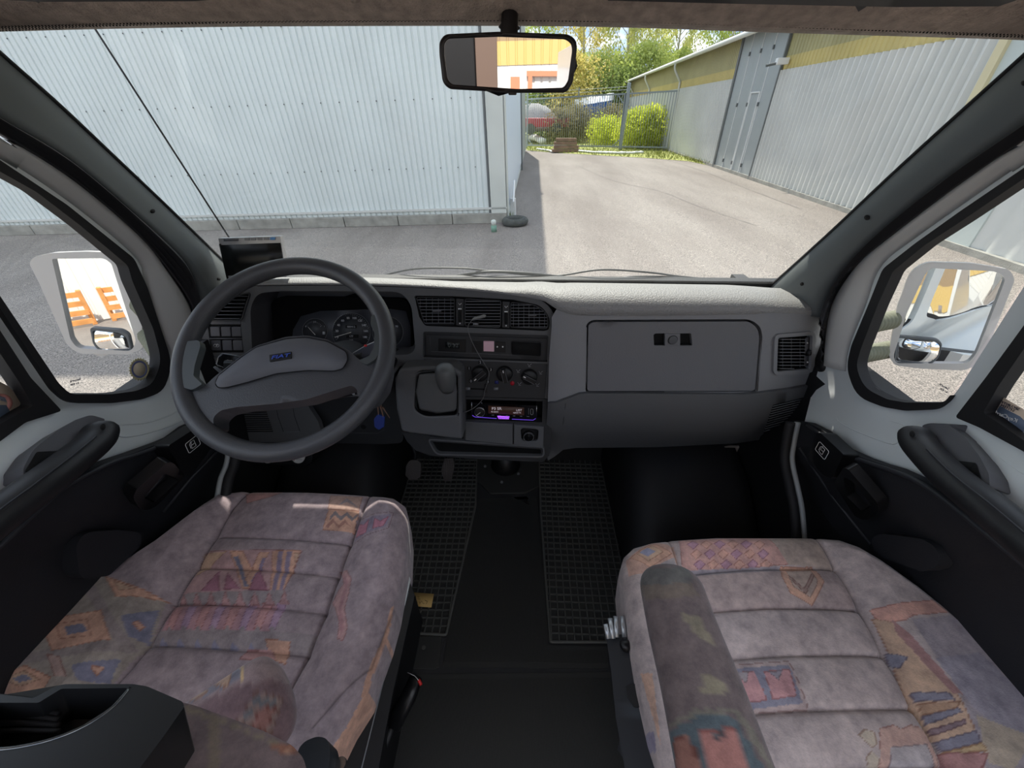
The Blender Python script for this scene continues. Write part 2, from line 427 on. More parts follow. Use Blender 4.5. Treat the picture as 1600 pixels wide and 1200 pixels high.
ct = MB(); ct.box(ca+dl*.17+nl*.03+UPE*(HL/2+.08), (.32, .05, HL-.1), Matrix((dl, nl, UPE)).transposed()); ct.box(ca+fd*.02+nr*.02+UPE*HL/2, (.04, .05, HL), Matrix((nr, fd, UPE)).transposed())
ct.build('corner_trim', mat('aged white trim', (200, 203, 196), .5, var=.06, vscale=2), LW, False, (bevel(.006),))
sp_ = MB(); sp_.box(ca+dl*.36+nl*.035+UPE*HL/2, (.035, .03, HL-.3), Matrix((dl, nl, UPE)).transposed()); sp_.build('trim_joint', m_gdark, LW)
mw2 = mat('blue-white side sheet', (205, 216, 226), .5)
sd_ = MB(); sd_.quad(ca+nr*.03+UPE*.25, ca+fd*9+nr*.03+UPE*.25, ca+fd*9+nr*.03+UPE*HL, ca+nr*.03+UPE*HL); sd_.build('side_panel', mw2, LW)
sd_ = MB(); sd_.quad(ca+fd*9.1+nr*.03+UPE*.1, ca+fd*LS+nr*.03+UPE*.1, ca+fd*LS+nr*.03+UPE*HL, ca+fd*9.1+nr*.03+UPE*HL); sd_.build('side_panel', m_gdoor, LW)
jt = MB(); jt.box(ca+fd*9.05+nr*.05+UPE*HL/2, (.06, .12, HL), Matrix((nr, fd, UPE)).transposed()); jt.build('trim_joint', m_gdark, LW)
mw = MB(); mw.box(ca+nr*.13+fd*.5+UPE*.48, (.03, .7, .14), Matrix((nr, fd, UPE)).transposed() @ Matrix.Rotation(.5, 3, 'X')); mw.box(ca+nr*.1+fd*.55+UPE*.2, (.12, .12, .35), Matrix((nr, fd, UPE)).transposed())
mw.build('downspout_shoe', m_white, LW, False, (bevel(.01),))
# tyre and little marker post at that corner
pt = GR(805, 351)
tag(MB().tube([pt+EX*.2*math.cos(a)+EY*.2*math.sin(a)+UPE*.07 for a in [2*PI*i/28 for i in range(28)]], .075, 12, True).build('tyre', mat('old rubber', (74, 76, 72), .9, var=.2, vscale=12), None, True), 'weathered black tyre lying flat on the asphalt at the warehouse corner', 'tyre')
pt = GR(772, 362); t_ = thing('marker_post', 'short green post with a white cap standing by the warehouse wall', 'post', pt)
MB().tube([pt, pt+UPE*.12], .055, 14).build('base', mat('green plastic', (112, 150, 132), .6), t_, True)
MB().tube([pt+UPE*.12, pt+UPE*.2, pt+UPE*.22], [.045, .05, .03], 14).build('cap', mat('offwhite plastic', (200, 204, 196), .6), t_, True)
def weeds(name, spots, hgt, m, label, cat, n=40, group=None, kind=None):
    b = MB()
    for p in spots:
        for i in range(n):
            a = random.random()*2*PI; r = random.random()*hgt*.5; q = p+EX*math.cos(a)*r*1.4+EY*math.sin(a)*r; t = V(math.cos(a), math.sin(a), 0)*hgt*.35*random.random()
            w = EX*.012*math.cos(a+1.5)+EY*.012*math.sin(a+1.5); h = hgt*(.5+.5*random.random())
            b.add([q-w, q+w, q+t+w*.3+UPE*h], [(0, 1, 2)])
    return tag(b.build(name, m), label, cat, group, kind)
weeds('weed_clump', [GR(793, 345)], .22, mat('weed green', (104, 128, 70), .8), 'small weeds growing out of the tyre at the warehouse corner', 'plant', 60)

# ---- right warehouse
ra, rb, dr, SR = vert((1065, 243), (1322, 340))
dr = (rb-ra).normalized()                       # towards the viewer
rb2 = GR(1600, 425)
dr = (rb2-ra).normalized(); nR = UPE.cross(dr); nR = nR if nR.x < 0 else -nR
SR = plane(ra, nR)
def hR(px, py): return loc(SR(px, py))[2]
def sR(px, py): return (SR(px, py)-ra).dot(dr)
HT = (hR(1186, 38)+hR(972, 137))/2; HB = (hR(991, 155.5)+hR(1147, 125)+hR(1228, 101)+hR(1490, 50))/4
s0 = sR(972, 205); s1 = sR(1143, 156); s2 = sR(1210, 156); s3 = sR(1556, 110); s4 = s3+1.2
RW = thing('warehouse', 'long white and ochre corrugated warehouse along the right side of the lane', 'building', ra)
def rp_(s, h=0, o=0): return ra+dr*s+UPE*h+nR*o
b = MB(); b.quad(rp_(s0, 0, -.02), rp_(s4+14, 0, -.02), rp_(s4+14, HT, -.02), rp_(s0, HT, -.02)); b.quad(rp_(s0), rp_(s0, 0, -9), rp_(s0, HT, -9), rp_(s0, HT)); b.build('wall', m_wallR, RW)
corr('corrugated_panel', rp_(s0), dr, s1-s0, .05, HB, m_wallR, RW, .2, .08, .5, nR)
corr('corrugated_panel', rp_(s2), dr, s3-s2, .05, HB, m_wallR, RW, .2, .08, .5, nR)
corr('corrugated_panel', rp_(s4), dr, 14, .05, HB, m_wallR, RW, .3, .035, .3, nR, True)
corr('upper_cladding', rp_(s0), dr, s1-s0, HB+.25*(HT-HB), HT, m_olive, RW, .16, .02, .3, nR)
corr('upper_cladding', rp_(s2), dr, s3-s2, HB+.25*(HT-HB), HT, m_olive, RW, .16, .02, .3, nR)
corr('lower_band', rp_(s0, 0, .01), dr, s1-s0, HB, HB+.27*(HT-HB), m_yel, RW, .16, .02, .3, nR)
corr('lower_band', rp_(s2, 0, .01), dr, s3-s2, HB, HB+.27*(HT-HB), m_yel, RW, .16, .02, .3, nR)
Rm = Matrix((dr, nR, UPE)).transposed()
dm = MB(); dm.box(rp_((s1+s2)/2, HT/2, .03), (s2-s1, .06, HT), Rm); dg_ = dm.build('sliding_door', m_gdoor, RW)
for s, w in ((s1, .14), (s2, .06)): MB().box(rp_(s, HT/2, .07), (w, .06, HT), Rm).build('door_post', m_gdark, RW)
sm_ = MB()
for k in (.25, .5, .75): sm_.box(rp_(s1+(s2-s1)*k, HT/2, .065), (.02, .02, HT), Rm)
sm_.build('door_seam', m_white, dg_)
wk = MB(); wa = s1+(s2-s1)*.53; wb = s1+(s2-s1)*.72
for s in (wa, wb): wk.box(rp_(s, 1.15, .075), (.03, .03, 2.1), Rm)
wk.box(rp_((wa+wb)/2, 2.2, .075), (wb-wa, .03, .03), Rm); wk.build('wicket_door', m_white, dg_)
for k in (.25, .5, .75):
    for h in (.3, 1.9, 3.2): MB().box(rp_(s1+(s2-s1)*k, h, .08), (.06, .04, .1), Rm).build('hinge', m_gdark, dg_)
tr_ = MB(); tr_.box(rp_((s3+s4)/2, HT/2, .03), (s4-s3, .06, HT), Rm); tr_.build('wall_bay', mat('grey-green sheet', (186, 194, 190), .5), RW)
tr_ = MB(); tr_.box(rp_(s3, HT/2, .06), (.14, .1, HT), Rm); tr_.build('corner_trim', mat('cream trim', (206, 196, 160), .5), RW)
rf = MB(); rf.quad(rp_(s0-.2, HT+.05, .45), rp_(s4+14, HT+.05, .45), rp_(s4+14, HT+1.3, -6), rp_(s0-.2, HT+1.3, -6)); rf.build('roof', m_roofg, RW, False, (solid(.06),))
gt = MB(); gt.tube([rp_(s0-.2, HT-.03, .42), rp_(s4+13, HT-.03, .42)], .075, 10); gt.build('gutter', m_wallR, RW, True)
fs_ = MB(); fs_.box(rp_((s0+s4+13)/2, HT-.02, .3), (s4+13-s0, .12, .05), Rm); fs_.build('fascia', m_gdark, RW)
for px in (972, 986, 1011, 1056):
    s = sR(px, 180); P = [rp_(s, HT-.05, .42), rp_(s, HT-.3, .42), rp_(s, HT-.75, .12), rp_(s, HT-1.0, .08), rp_(s, .1, .08)]
    MB().tube(spline(P, 4), .05, 8).build('downpipe', m_wallR, RW, True)
lm = MB(); s = sR(1236, 95); hh = hR(1236, 95); lm.box(rp_(s, hh, .22), (.16, .3, .14), Rm); lm.build('wall_lamp', m_white, RW, False, (bevel(.02),)); lm = MB(); lm.tube([rp_(s, hh-.04, .35), rp_(s, hh-.08, .6)], .03, 8); lm.build('lamp_bracket', m_gdark, RW)
bs = MB(); bs.box(rp_((s0+s4+14)/2, .03, .05), (s4+14-s0, .1, .12), Rm); bs.build('foundation', m_conc, RW)
m_grass = mat('grass', (128, 142, 62), .9, var=.3, vscale=9, var2=(176, 176, 96))
weeds('weed_clump', [GR(1084, 244), GR(1086, 243)], .5, m_grass, 'green weed growing against the foot of the right-hand warehouse wall', 'plant', 80)
st_ = mat('pale stone', (205, 205, 198), .85)
for i, (x, y, r, lb) in enumerate([(1092, 249, .12, 'white stone at the wall foot right of the weed'), (1100, 252, .08, 'small grey stone lying furthest right by the warehouse wall'), (1078, 243, .07, 'small pale stone between the fence post and the weed')]):
    bm = bmesh.new(); bmesh.ops.create_icosphere(bm, subdivisions=2, radius=r)
    for v in bm.verts: v.co *= 1+.25*noise.noise(v.co*9+V(i, 0, 0)); v.co.z *= .6
    vs = [GR(x, y)+v.co+UPE*r*.4 for v in bm.verts]; fs = [tuple(v.index for v in f.verts) for f in bm.faces]; bm.free()
    tag(mk('stone', vs, fs, st_), lb, 'stone')

# ---- fence and sliding gate across the end of the lane
def fence(name, a, b, h, nb, label, group=None):
    t = thing(name, label, 'gate' if 'gate' in name else 'fence', a); d = (b-a); L = d.length; d.normalize(); nn = UPE.cross(d); R = Matrix((d, nn, UPE)).transposed()
    f = MB()
    for z in (.18, h): f.box(a+d*L/2+UPE*z, (L, .06, .07), R)
    for s in (0, L): f.box(a+d*s+UPE*(h/2+.08), (.07, .07, h-.1), R)
    if 'gate' in name:
        for sx, sg in ((.05, 1), (L-.05, -1)): f.tube([a+d*sx+UPE*(h-.4), a+d*(sx+sg*.35)+UPE*(h-.03)], .025, 6); f.tube([a+d*sx+UPE*.5, a+d*(sx+sg*.35)+UPE*.2], .025, 6)
    f.build('frame', m_galv, t)
    for i in range(1, nb):
        MB().tube([a+d*(L*i/nb)+UPE*.2, a+d*(L*i/nb)+UPE*h], .015, 6).build('bar', m_galv, t, True)
    return t
gl_, gm_, gr_ = GR(824, 232), GR(970, 235), GR(1062, 237)
hgate = 2.55
fence('sliding_gate', gl_, gm_-(gm_-gl_).normalized()*.12, hgate, 44, 'wide galvanised barred sliding gate closing the end of the lane')
fence('barred_fence', gm_, gr_, hgate, 24, 'narrower barred fence panel between the gate post and the white warehouse')
for p, r, lb in ((gm_, .1, 'thick steel post between the sliding gate and the fence panel'), (gr_, .06, 'steel fence post against the white warehouse wall'), (gl_, .06, 'steel gate post beside the left warehouse corner')):
    b = MB(); b.box(p+UPE*1.5, (r*1.6, r*1.6, 3.0)); tag(b.build('fence_post', m_galv, None, False, (bevel(.01),)), lb, 'post')
bw = MB()
for z in (2.72, 2.85): bw.tube([gl_+UPE*z, gm_+UPE*z], .008, 4)
for s in (.55, .0): bw.tube([gl_.lerp(gm_, s)+UPE*2.5, gl_.lerp(gm_, s)+UPE*2.95], .03, 4)
tag(bw.build('barbed_wire', m_galv), 'strands of wire strung above the sliding gate', 'wire')
# verge
vg = MB(); L1 = [GR(823, 235), GR(870, 239), GR(940, 243), GR(1010, 247), GR(1075, 252), GR(1110, 259)]; L2 = [GR(823, 229), GR(870, 229), GR(940, 231), GR(1000, 234), GR(1062, 238), GR(1112, 257)]
for i in range(5): vg.quad(L1[i]+UPE*.01, L1[i+1]+UPE*.01, L2[i+1]+UPE*.02, L2[i]+UPE*.02)
tag(vg.build('verge', m_grass), kind='structure')
gs = MB()
for i in range(2600):
    t = random.random()*4.99; k = int(t); f = t-k; q = L1[k].lerp(L1[k+1], f).lerp(L2[k].lerp(L2[k+1], f), random.random()*1.3); a = random.random()*6
    h = .08+.12*random.random(); w = V(math.cos(a), math.sin(a), 0)*.02; gs.add([q-w, q+w, q+w*2+UPE*h], [(0, 1, 2)])
tag(gs.build('grass', m_grass), 'short green grass along the foot of the gate', 'grass', kind='stuff')
fd2 = MB(); fd2.quad(E(-2, 29, .01), E(40, 20, .01), E(60, 90, .01), E(-30, 90, .01)); tag(fd2.build('ground', m_grass), kind='structure')
# crate of planks in front of the gate, and the rubble strip
cp = GR(883, 238); t_ = thing('timber_stack', 'low stack of brown timber boards lying in front of the gate', 'timber', cp)
m_brw = mat('brown boards', (138, 112, 92), .85, var=.2, vscale=4)
for i in range(4):
    b = MB(); b.box(cp+UPE*(.09+.17*i)+EY*(.05*i)+EX*(.04*(i % 2)), (1.5-.12*i, .5-.08*i, .14)); b.build('board', m_brw, t_, False, (bevel(.01),))
m_tarpw = mat('white tarpaulin', (228, 228, 226), .7, bump=.5, bscale=6, bdist=.05)
tw = MB(); P = [GR(905, 238), GR(930, 240), GR(960, 241), GR(985, 241), GR(1005, 240)]; tw.tube(spline([p+UPE*.06 for p in P], 5), [.12*(.6+.5*random.random()) for _ in range(21)], 8, flat=.6)
tag(tw.build('tarpaulin', m_tarpw, None, True), 'crumpled white tarpaulin strip lying along the foot of the gate', 'tarpaulin')
tw = MB(); P = [GR(840, 234), GR(858, 237), GR(864, 239)]; tw.tube(spline([p+UPE*.05 for p in P], 5), .09, 8, flat=.6)
tag(tw.build('tarpaulin', m_tarpw, None, True), 'small white tarpaulin bundle left of the timber stack', 'tarpaulin')
# things beyond the gate
def at(px, py, y): return plane(E(0, y), EY)(px, py)
bt = thing('boat', 'blue boat under a white cover parked beyond the gate', 'boat', at(925, 190, 38))
o_, ex_, up_ = at(925, 190, 38), EX, UPE
L_ = (at(954, 180, 38)-at(896, 180, 38)).length
rings = []
for i in range(13):
    t = i/12; x = (t-.5)*L_; w = .95*(1-abs(2*t-1)**3)**.6+.03; dk = 1.05+.35*t; kl = .1+.55*abs(2*t-1)**2.5
    rings.append([o_+ex_*x+EY*w*s+UPE*z for s, z in ((-1, dk), (-.8, kl+.45), (0, kl), (.8, kl+.45), (1, dk))])
loft('hull', rings, mat('blue hull', (38, 96, 190), .4), bt, 12, 0)
rings = []
for i in range(13):
    t = i/12; x = (t-.5)*L_*1.04; w = (.95*(1-abs(2*t-1)**3)**.6+.03)*1.03; dk = 1.02+.35*t
    rings.append([o_+ex_*x+EY*w*s+UPE*z for s, z in ((-1, dk), (-.5, dk+.35), (0, dk+.5), (.5, dk+.35), (1, dk))])
loft('boat_cover', rings, m_tarpw, bt, 12, 0)
MB().box(o_+UPE*.15, (L_*.5, .3, .6)).build('cradle', m_gdark, bt)
tr0 = at(848, 203, 33); t_ = thing('trailer', 'red open trailer beyond the gate beside the left warehouse', 'trailer', tr0)
MB().box(tr0+UPE*.45, (3.6, 1.8, .5)).build('trailer_bed', mat('dull red paint', (158, 52, 60), .6), t_, False, (bevel(.03),))
b = MB(); 
for s in (-.9, .9): b.disc(tr0+EX*s+UPE*.1-EY*.95, EY, .33, .2, 16)
b.build('wheel', mat('old rubber', (74, 76, 72)), t_)
bm = bmesh.new(); bmesh.ops.create_icosphere(bm, subdivisions=4, radius=1); pc = at(832, 194, 36)
for v in bm.verts:
    v.co.x *= 2.1; v.co.y *= 1.6; v.co.z = max(0, v.co.z)*1.7; v.co += V(0, 0, .12)*noise.noise(v.co*3)
vs = [pc+v.co-UPE*.4 for v in bm.verts]; fs = [tuple(v.index for v in f.verts) for f in bm.faces]; bm.free()
tag(mk('gravel_heap', vs, fs, mat('grey gravel', (150, 146, 142), .95, var=.3, vscale=14)), 'grey heap of gravel beyond the gate behind the red trailer', 'gravel heap')
tw = MB(); P = [GR(828, 222)+UPE*.3, GR(838, 224)+UPE*.35, GR(848, 226)+UPE*.2]; tw.tube(spline(P, 5), .3, 8, flat=.7)
tag(tw.build('tarpaulin', m_tarpw, None, True), 'white tarpaulin bundle beyond the gate below the red trailer', 'tarpaulin')
# ---- trees
def leafmat(n, c, c2): 
    m = mat(n, c, .7, var=.25, vscale=1.2, var2=c2); b = m.node_tree.nodes['Principled BSDF']; b.inputs['Subsurface Weight'].default_value = 0
    t = m.node_tree; tl = N(t, 'ShaderNodeBsdfTranslucent'); mxs = N(t, 'ShaderNodeMixShader'); mxs.inputs[0].default_value = .45
    src = b.inputs['Base Color'].links[0].from_socket; t.links.new(src, tl.inputs[0]); o = [n_ for n_ in t.nodes if n_.type == 'OUTPUT_MATERIAL'][0]
    t.links.new(b.outputs[0], mxs.inputs[1]); t.links.new(tl.outputs[0], mxs.inputs[2]); t.links.new(mxs.outputs[0], o.inputs[0]); return m
m_birch = leafmat('birch leaves', (186, 190, 100), (222, 220, 150)); m_green = leafmat('spring green leaves', (156, 176, 76), (206, 214, 120)); m_yellow = leafmat('yellowish leaves', (200, 184, 90), (226, 212, 130))
m_bright = leafmat('bright yellow-green leaves', (190, 204, 44), (226, 232, 90)); m_dull = leafmat('brown-green twigs', (116, 112, 72), (160, 150, 104)); m_dark = leafmat('dark green leaves', (116, 138, 66), (164, 180, 96))
m_bark = mat('bark', (176, 172, 160), .9, var=.4, vscale=5)
def leaves(b, c, r, n, s, zs=1.0, droop=0):
    for i in range(n):
        d = V(random.gauss(0, 1), random.gauss(0, 1), random.gauss(0, 1)).normalized()*(random.random()**.45)
        q = c+V(d.x*r, d.y*r, d.z*r*zs)
        u = V(random.gauss(0, 1), random.gauss(0, 1), random.gauss(0, 1)+droop).normalized(); w = u.cross(V(random.gauss(0, 1), random.gauss(0, 1), random.gauss(0, 1))).normalized()
        k = s*(.6+.8*random.random()); b.add([q-u*k, q+w*k*.6, q+u*k, q-w*k*.6], [(0, 1, 2, 3)])
def tree(kind, px, y, h, w, m, label, base=.1, nl_=6000, sz=.11, birch=False, cat='tree'):
    p = at(px, 190, y); x_, _, _ = loc(p); p = E(x_, y)
    t = thing(kind, label, cat, p, )
    tk = MB(); lv = MB(); top = p+UPE*h
    tk.tube(spline([p, p+UPE*h*.3+EX*.1, p+UPE*h*.65-EX*.1, top], 4), [max(.015, .12*(h/12)*(1-i/12.5)) for i in range(13)], 7)
    nb = 46 if birch else 26
    for i in range(nb):
        f = base+(1-base)*((i+.5)/nb); a = i*2.4+random.random(); q = p+UPE*h*f
        prof = math.sin(PI*min(1, (f-base)/(1-base)*.86+.12))**.7; R = w*prof*(.6+.5*random.random())
        e = q+V(math.cos(a), math.sin(a), 0)*R+UPE*R*(.75 if birch else .3)
        tk.tube([q, q.lerp(e, .5)+UPE*R*.1, e], [.03*h/12, .018*h/12, .006], 5)
        n = int(nl_/nb)
        if birch:
            for k in range(6):
                c0 = q.lerp(e, .35+.13*k)
                for s in range(n//6):
                    hang = random.random()**1.3*1.5; g = c0+V(random.gauss(0, .16), random.gauss(0, .16), 0)-UPE*hang*.9
                    u = V(random.gauss(0, .4), random.gauss(0, .4), -1).normalized(); ww = u.cross(V(random.random()-.5, random.random()-.5, .1)).normalized(); kk = sz*(.5+.6*random.random())
                    lv.add([g-u*kk, g+ww*kk*.55, g+u*kk, g-ww*kk*.55], [(0, 1, 2, 3)])
        else: leaves(lv, q.lerp(e, .7), R*.62+.35, n, sz, .8)
    tk.build('trunk', m_bark, t, True); lv.build('foliage', m, t, False)
    return t
tree('birch_tree', 968, 47, 15, 3.6, m_birch, 'tall slender birch with a bare trunk in the middle of the gap, behind the gate', .25, 12000, .13, True)
tree('birch_tree', 1040, 50, 16, 4.2, m_birch, 'tall birch above the right warehouse roof, right of the middle birch', .2, 14400, .13, True)
tree('birch_tree', 905, 50, 15, 3.6, m_yellow, 'yellowish birch just right of the rear-view mirror', .15, 12000, .13, True)
tree('birch_tree', 1115, 46, 16, 4.0, m_green, 'green birch rising furthest right over the warehouse roof', .2, 12800, .13, True)
tree('birch_tree', 842, 52, 16, 2.4, m_green, 'birch seen between the warehouse corner and the mirror top', .15, 8000, .13, True)
tree('willow_bush', 1000, 42, 5.74, 3.6, m_green, 'rounded light green tree below the two tall birches', .02, 12000, .1)
tree('willow_bush', 930, 43, 5.32, 3.4, m_green, 'green leafy tree left of the blue boat, behind the gate', .02, 11000, .1)
tree('willow_bush', 892, 40, 5.32, 2.6, m_yellow, 'yellow-green tree directly below and right of the mirror', .02, 9000, .1)
tree('willow_bush', 965, 41, 4.2, 3.0, m_dark, 'darker green tree above the blue boat', .02, 9000, .1)
tree('willow_bush', 845, 42, 4.55, 3.0, m_dark, 'dark green tree behind the gravel heap', .02, 9000, .1)
tree('willow_bush', 1050, 46, 5.6, 3.2, m_green, 'green tree just above the far end of the warehouse roof', .02, 9000, .1)
tree('shrub', 905, 33.5, 1.9, 1.3, m_dull, 'brown-green twiggy shrub behind the gate left of the boat', .02, 4200, .06, cat='shrub')
tree('shrub', 880, 32.5, 1.7, 1.3, m_dull, 'brown twiggy shrub behind the timber stack', .02, 4000, .06, cat='shrub')
tree('shrub', 955, 33, 1.9, 1.2, m_dull, 'brownish shrub below the bow of the boat', .02, 4000, .06, cat='shrub')
tree('shrub', 948, 30.5, 1.2, 1.2, m_bright, 'low bright yellow-green shrub left of the thick gate post', .02, 4000, .06, cat='shrub')
tree('shrub', 994, 27, 1.65, 1.0, m_bright, 'bright yellow-green shrub just right of the thick gate post', .02, 5000, .06, cat='shrub')
tree('shrub', 1020, 26, 1.75, 1.05, m_bright, 'largest bright yellow-green shrub behind the fence panel', .02, 6000, .06, cat='shrub')
# ================================================================ THE CAB SHELL
m_felt = mat('brown-grey felt', (178, 162, 150), .95, bump=.9, bscale=260, bdist=.004, var=.22, vscale=60)
m_trim = mat('pillar plastic', (88, 93, 94), .62, bump=.25, bscale=900, bdist=.0006)
m_trimd = mat('dark pillar plastic', (62, 63, 62), .6, bump=.2, bscale=700, bdist=.0006)
m_rub = mat('black rubber', (26, 25, 27), .7)
m_rub2 = mat('satin black seal', (54, 54, 56), .38)
m_sheet = mat('pale grey door paint', (228, 234, 234), .3, coat=.4)
m_silver = mat('door frame paint', (205, 205, 202), .35, coat=.3)
m_blk = mat('black plastic', (24, 24, 26), .55, bump=.3, bscale=500, bdist=.0005)
m_panel = mat('black door card', (27, 28, 33), .72, bump=.4, bscale=300, bdist=.001)
m_hole = mat('dark hole', (6, 6, 6), .9)
m_mirror = bpy.data.materials.new('mirror glass'); m_mirror.use_nodes = True
bb = m_mirror.node_tree.nodes['Principled BSDF']; bb.inputs['Metallic'].default_value = 1; bb.inputs['Roughness'].default_value = .01; bb.inputs['Base Color'].default_value = (.9, .9, .9, 1)
g_ws = glass('windscreen glass', (245, 250, 248), .05, .025)
g_side = glass('side glass', (243, 248, 246), .04, .02)

WSn = (0, 1.46, 1); WS = plane((0, .784, 1.45), WSn)
def frit():
    m = bpy.data.materials.new('frit dots'); m.use_nodes = True; t = m.node_tree; t.nodes.clear()
    g = N(t, 'ShaderNodeNewGeometry'); mp = N(t, 'ShaderNodeMapping'); mp.inputs['Scale'].default_value = (1, 1, 1); t.links.new(g.outputs['Position'], mp.inputs[0])
    sx = N(t, 'ShaderNodeSeparateXYZ'); t.links.new(mp.outputs[0], sx.inputs[0])
    k = PI/.0026
    def sn(o, kk):
        a = N(t, 'ShaderNodeMath', operation='MULTIPLY'); a.inputs[1].default_value = kk; t.links.new(o, a.inputs[0])
        s = N(t, 'ShaderNodeMath', operation='SINE'); t.links.new(a.outputs[0], s.inputs[0]); return s.outputs[0]
    m1 = N(t, 'ShaderNodeMath', operation='MULTIPLY'); t.links.new(sn(sx.outputs['X'], k), m1.inputs[0]); t.links.new(sn(sx.outputs['Z'], k*1.2), m1.inputs[1])
    gt = N(t, 'ShaderNodeMath', operation='GREATER_THAN'); gt.inputs[1].default_value = -.05; t.links.new(m1.outputs[0], gt.inputs[0])
    tr = N(t, 'ShaderNodeBsdfTransparent'); df = N(t, 'ShaderNodeBsdfDiffuse'); df.inputs[0].default_value = (.02, .02, .02, 1)
    mx = N(t, 'ShaderNodeMixShader'); t.links.new(gt.outputs[0], mx.inputs[0]); t.links.new(df.outputs[0], mx.inputs[1]); t.links.new(tr.outputs[0], mx.inputs[2])
    o = N(t, 'ShaderNodeOutputMaterial'); t.links.new(mx.outputs[0], o.inputs[0]); return m
ws = patch('window_1', [(-62, 33), (800, 26), (1662, 40), (1180, 500), (800, 488), (420, 490)], lift(WS, -.004), g_ws, None, th=0, sp=60, bv=0, maxseg=200); ws['kind'] = 'structure'
top = [(-60, 38), (0, 37), (150, 33), (400, 29), (800, 28), (1000, 31), (1200, 38), (1400, 44), (1600, 50), (1660, 54)]
bot = [(1660, 64), (1600, 60), (1400, 50), (1200, 42), (1000, 35), (800, 33), (400, 35), (150, 42), (0, 50), (-60, 54)]
patch('frit_band', top+bot, WS, frit(), ws, th=0, sp=40, bv=0)
# headliner: rolls up from the glass edge and back over the seats
c0 = curve_px(top, WS)
def cz(c, dy, dz): return [p+V(0, dy, dz) for p in c]
ceil = loft('ceiling', [cz(c0, .02, -.004), c0, cz(c0, -.03, .012), cz(c0, -.06, .035), cz(c0, -.12, .09), cz(c0, -.3, .14)], m_felt, None, 60, .004); ceil['kind'] = 'structure'
c5 = cz(c0, -.3, .14)
lf = MB(); lf.box((0, .1, 1.63), (1.9, .72, .02)); o = lf.build('ceiling', m_felt); o['kind'] = 'structure'
# unseen over-cab bunk above the windscreen, sized to block sun from the seats
lf = MB(); lf.box((0, .99, 1.67), (2.1, 1.02, .1)); o = lf.build('ceiling', m_white, None, False, (bevel(.03),)); o['kind'] = 'structure'
m_visor = mat('grey visor vinyl', (78, 78, 78), .7)
def slab(name, px, S, th, m, **k): return patch(name, px, S, m, th=th, **k)
Svis = lambda o: plane((0, .60, 1.50), (0, 1, .9))
tag(slab('sun_visor', [(950, 1), (1150, 6), (1400, 11), (1560, 10), (1590, 0), (1600, -60), (950, -60)], plane((0, .56, 1.50), (0, 1, .6)), .015, m_visor, sp=0, bv=0), 'grey sun visor folded against the roof lining on the right side', 'sun visor')
tag(slab('sun_visor', [(-40, -3), (60, 3), (300, 2), (360, -2), (420, -60), (-60, -60)], plane((0, .56, 1.50), (0, 1, .6)), .015, m_visor, sp=0, bv=0), 'grey sun visor folded against the roof lining on the left side', 'sun visor')

# ---- door surfaces (lean in towards the top)
def doorS(sgn, x0):          # a leaning door skin that swells inwards below the sill
    def F(p):
        zs = .94-(p.y-.56)*.5-.03; t = min(1, max(0, (zs-p.z)/.13)); u = min(1, max(0, (zs-p.z-.16)/.16)); return sgn*p.x-(x0-.11*(p.z-.9))+.05*t*t*(3-2*t)*(1-u*u*(3-2*u))
    return implicit(F, .08, 3.2)
DL, DR = doorS(-1, .84), doorS(1, .86)
def side(sg, DS, c0, c1, c2, c3, c4, nm):
    P = lambda pts, S: curve_px(pts, S)
    A = P(c0, WS); B = P(c2, lift(DS, .045)); C_ = P(c3, lift(DS, .012)); n = 50
    A = resample(A, n); B = resample(B, n); Cc = resample(C_, n)
    mid = [a.lerp(b, .45)+V(-sg*.014, -.01, 0) for a, b in zip(A, B)]
    back = [a+(a-CAM).normalized()*.03+V(sg*.004, 0, 0) for a in A]
    tr = loft(nm, [back, A, [a.lerp(b, .2)+V(-sg*.008, -.008, 0) for a, b in zip(A, B)], mid, [a.lerp(b, .8)+V(-sg*.006, -.006, 0) for a, b in zip(A, B)], B, [p+V(sg*.01, .012, 0) for p in B]], m_trim, None, n, .003); tr['kind'] = 'structure'
    MB().tube([p+V(0, .006, 0) for p in A], .004, 6).build('glass_seal', m_rub, tr, True)
    # ribbed black door seal between trim and door
    D_ = resample(P(c4, DS), n)
    fr = []
    for k in range(9):
        t = k/8; w = .012*(k % 2); fr.append([b.lerp(c, t)+V(-sg*w, -w*.5, 0) for b, c in zip(B, Cc)])
    loft('door_seal', fr, m_rub2, tr, n, .002)
    return tr, Cc, D_
Lc0 = [(-120, -23), (-60, 34), (0, 88), (87, 164), (175, 246), (255, 321), (345, 407), (385, 444), (400, 452)]
Lc2 = [(-120, 108), (-60, 146), (0, 185), (105, 248), (210, 335), (280, 400), (302, 436), (310, 462), (314, 474)]
Lc3 = [(-120, 145), (-60, 178), (0, 211), (105, 276), (210, 363), (262, 425), (290, 465), (303, 500), (308, 560)]
Lc4 = [(-120, 175), (-60, 208), (0, 243), (105, 313), (210, 400), (225, 440), (245, 500), (268, 560), (272, 590)]
Rc0 = [(1720, -16), (1660, 38), (1600, 92), (1500, 181), (1400, 271), (1300, 364), (1195, 458), (1188, 470), (1186, 476)]
Rc2 = [(1720, 118), (1660, 155), (1600, 196), (1500, 264), (1400, 342), (1336, 402), (1300, 450), (1286, 484), (1284, 496)]
Rc3 = [(1720, 150), (1660, 185), (1600, 222), (1500, 290), (1400, 365), (1340, 415), (1302, 470), (1292, 510), (1288, 570)]
Rc4 = [(1720, 180), (1660, 215), (1600, 253), (1500, 322), (1430, 372), (1377, 415), (1352, 480), (1328, 540), (1322, 580)]
tL, LC, LD = side(-1, DL, Lc0, 0, Lc2, Lc3, Lc4, 'trim_1')
tR, RC, RD = side(1, DR, Rc0, 0, Rc2, Rc3, Rc4, 'trim_2')
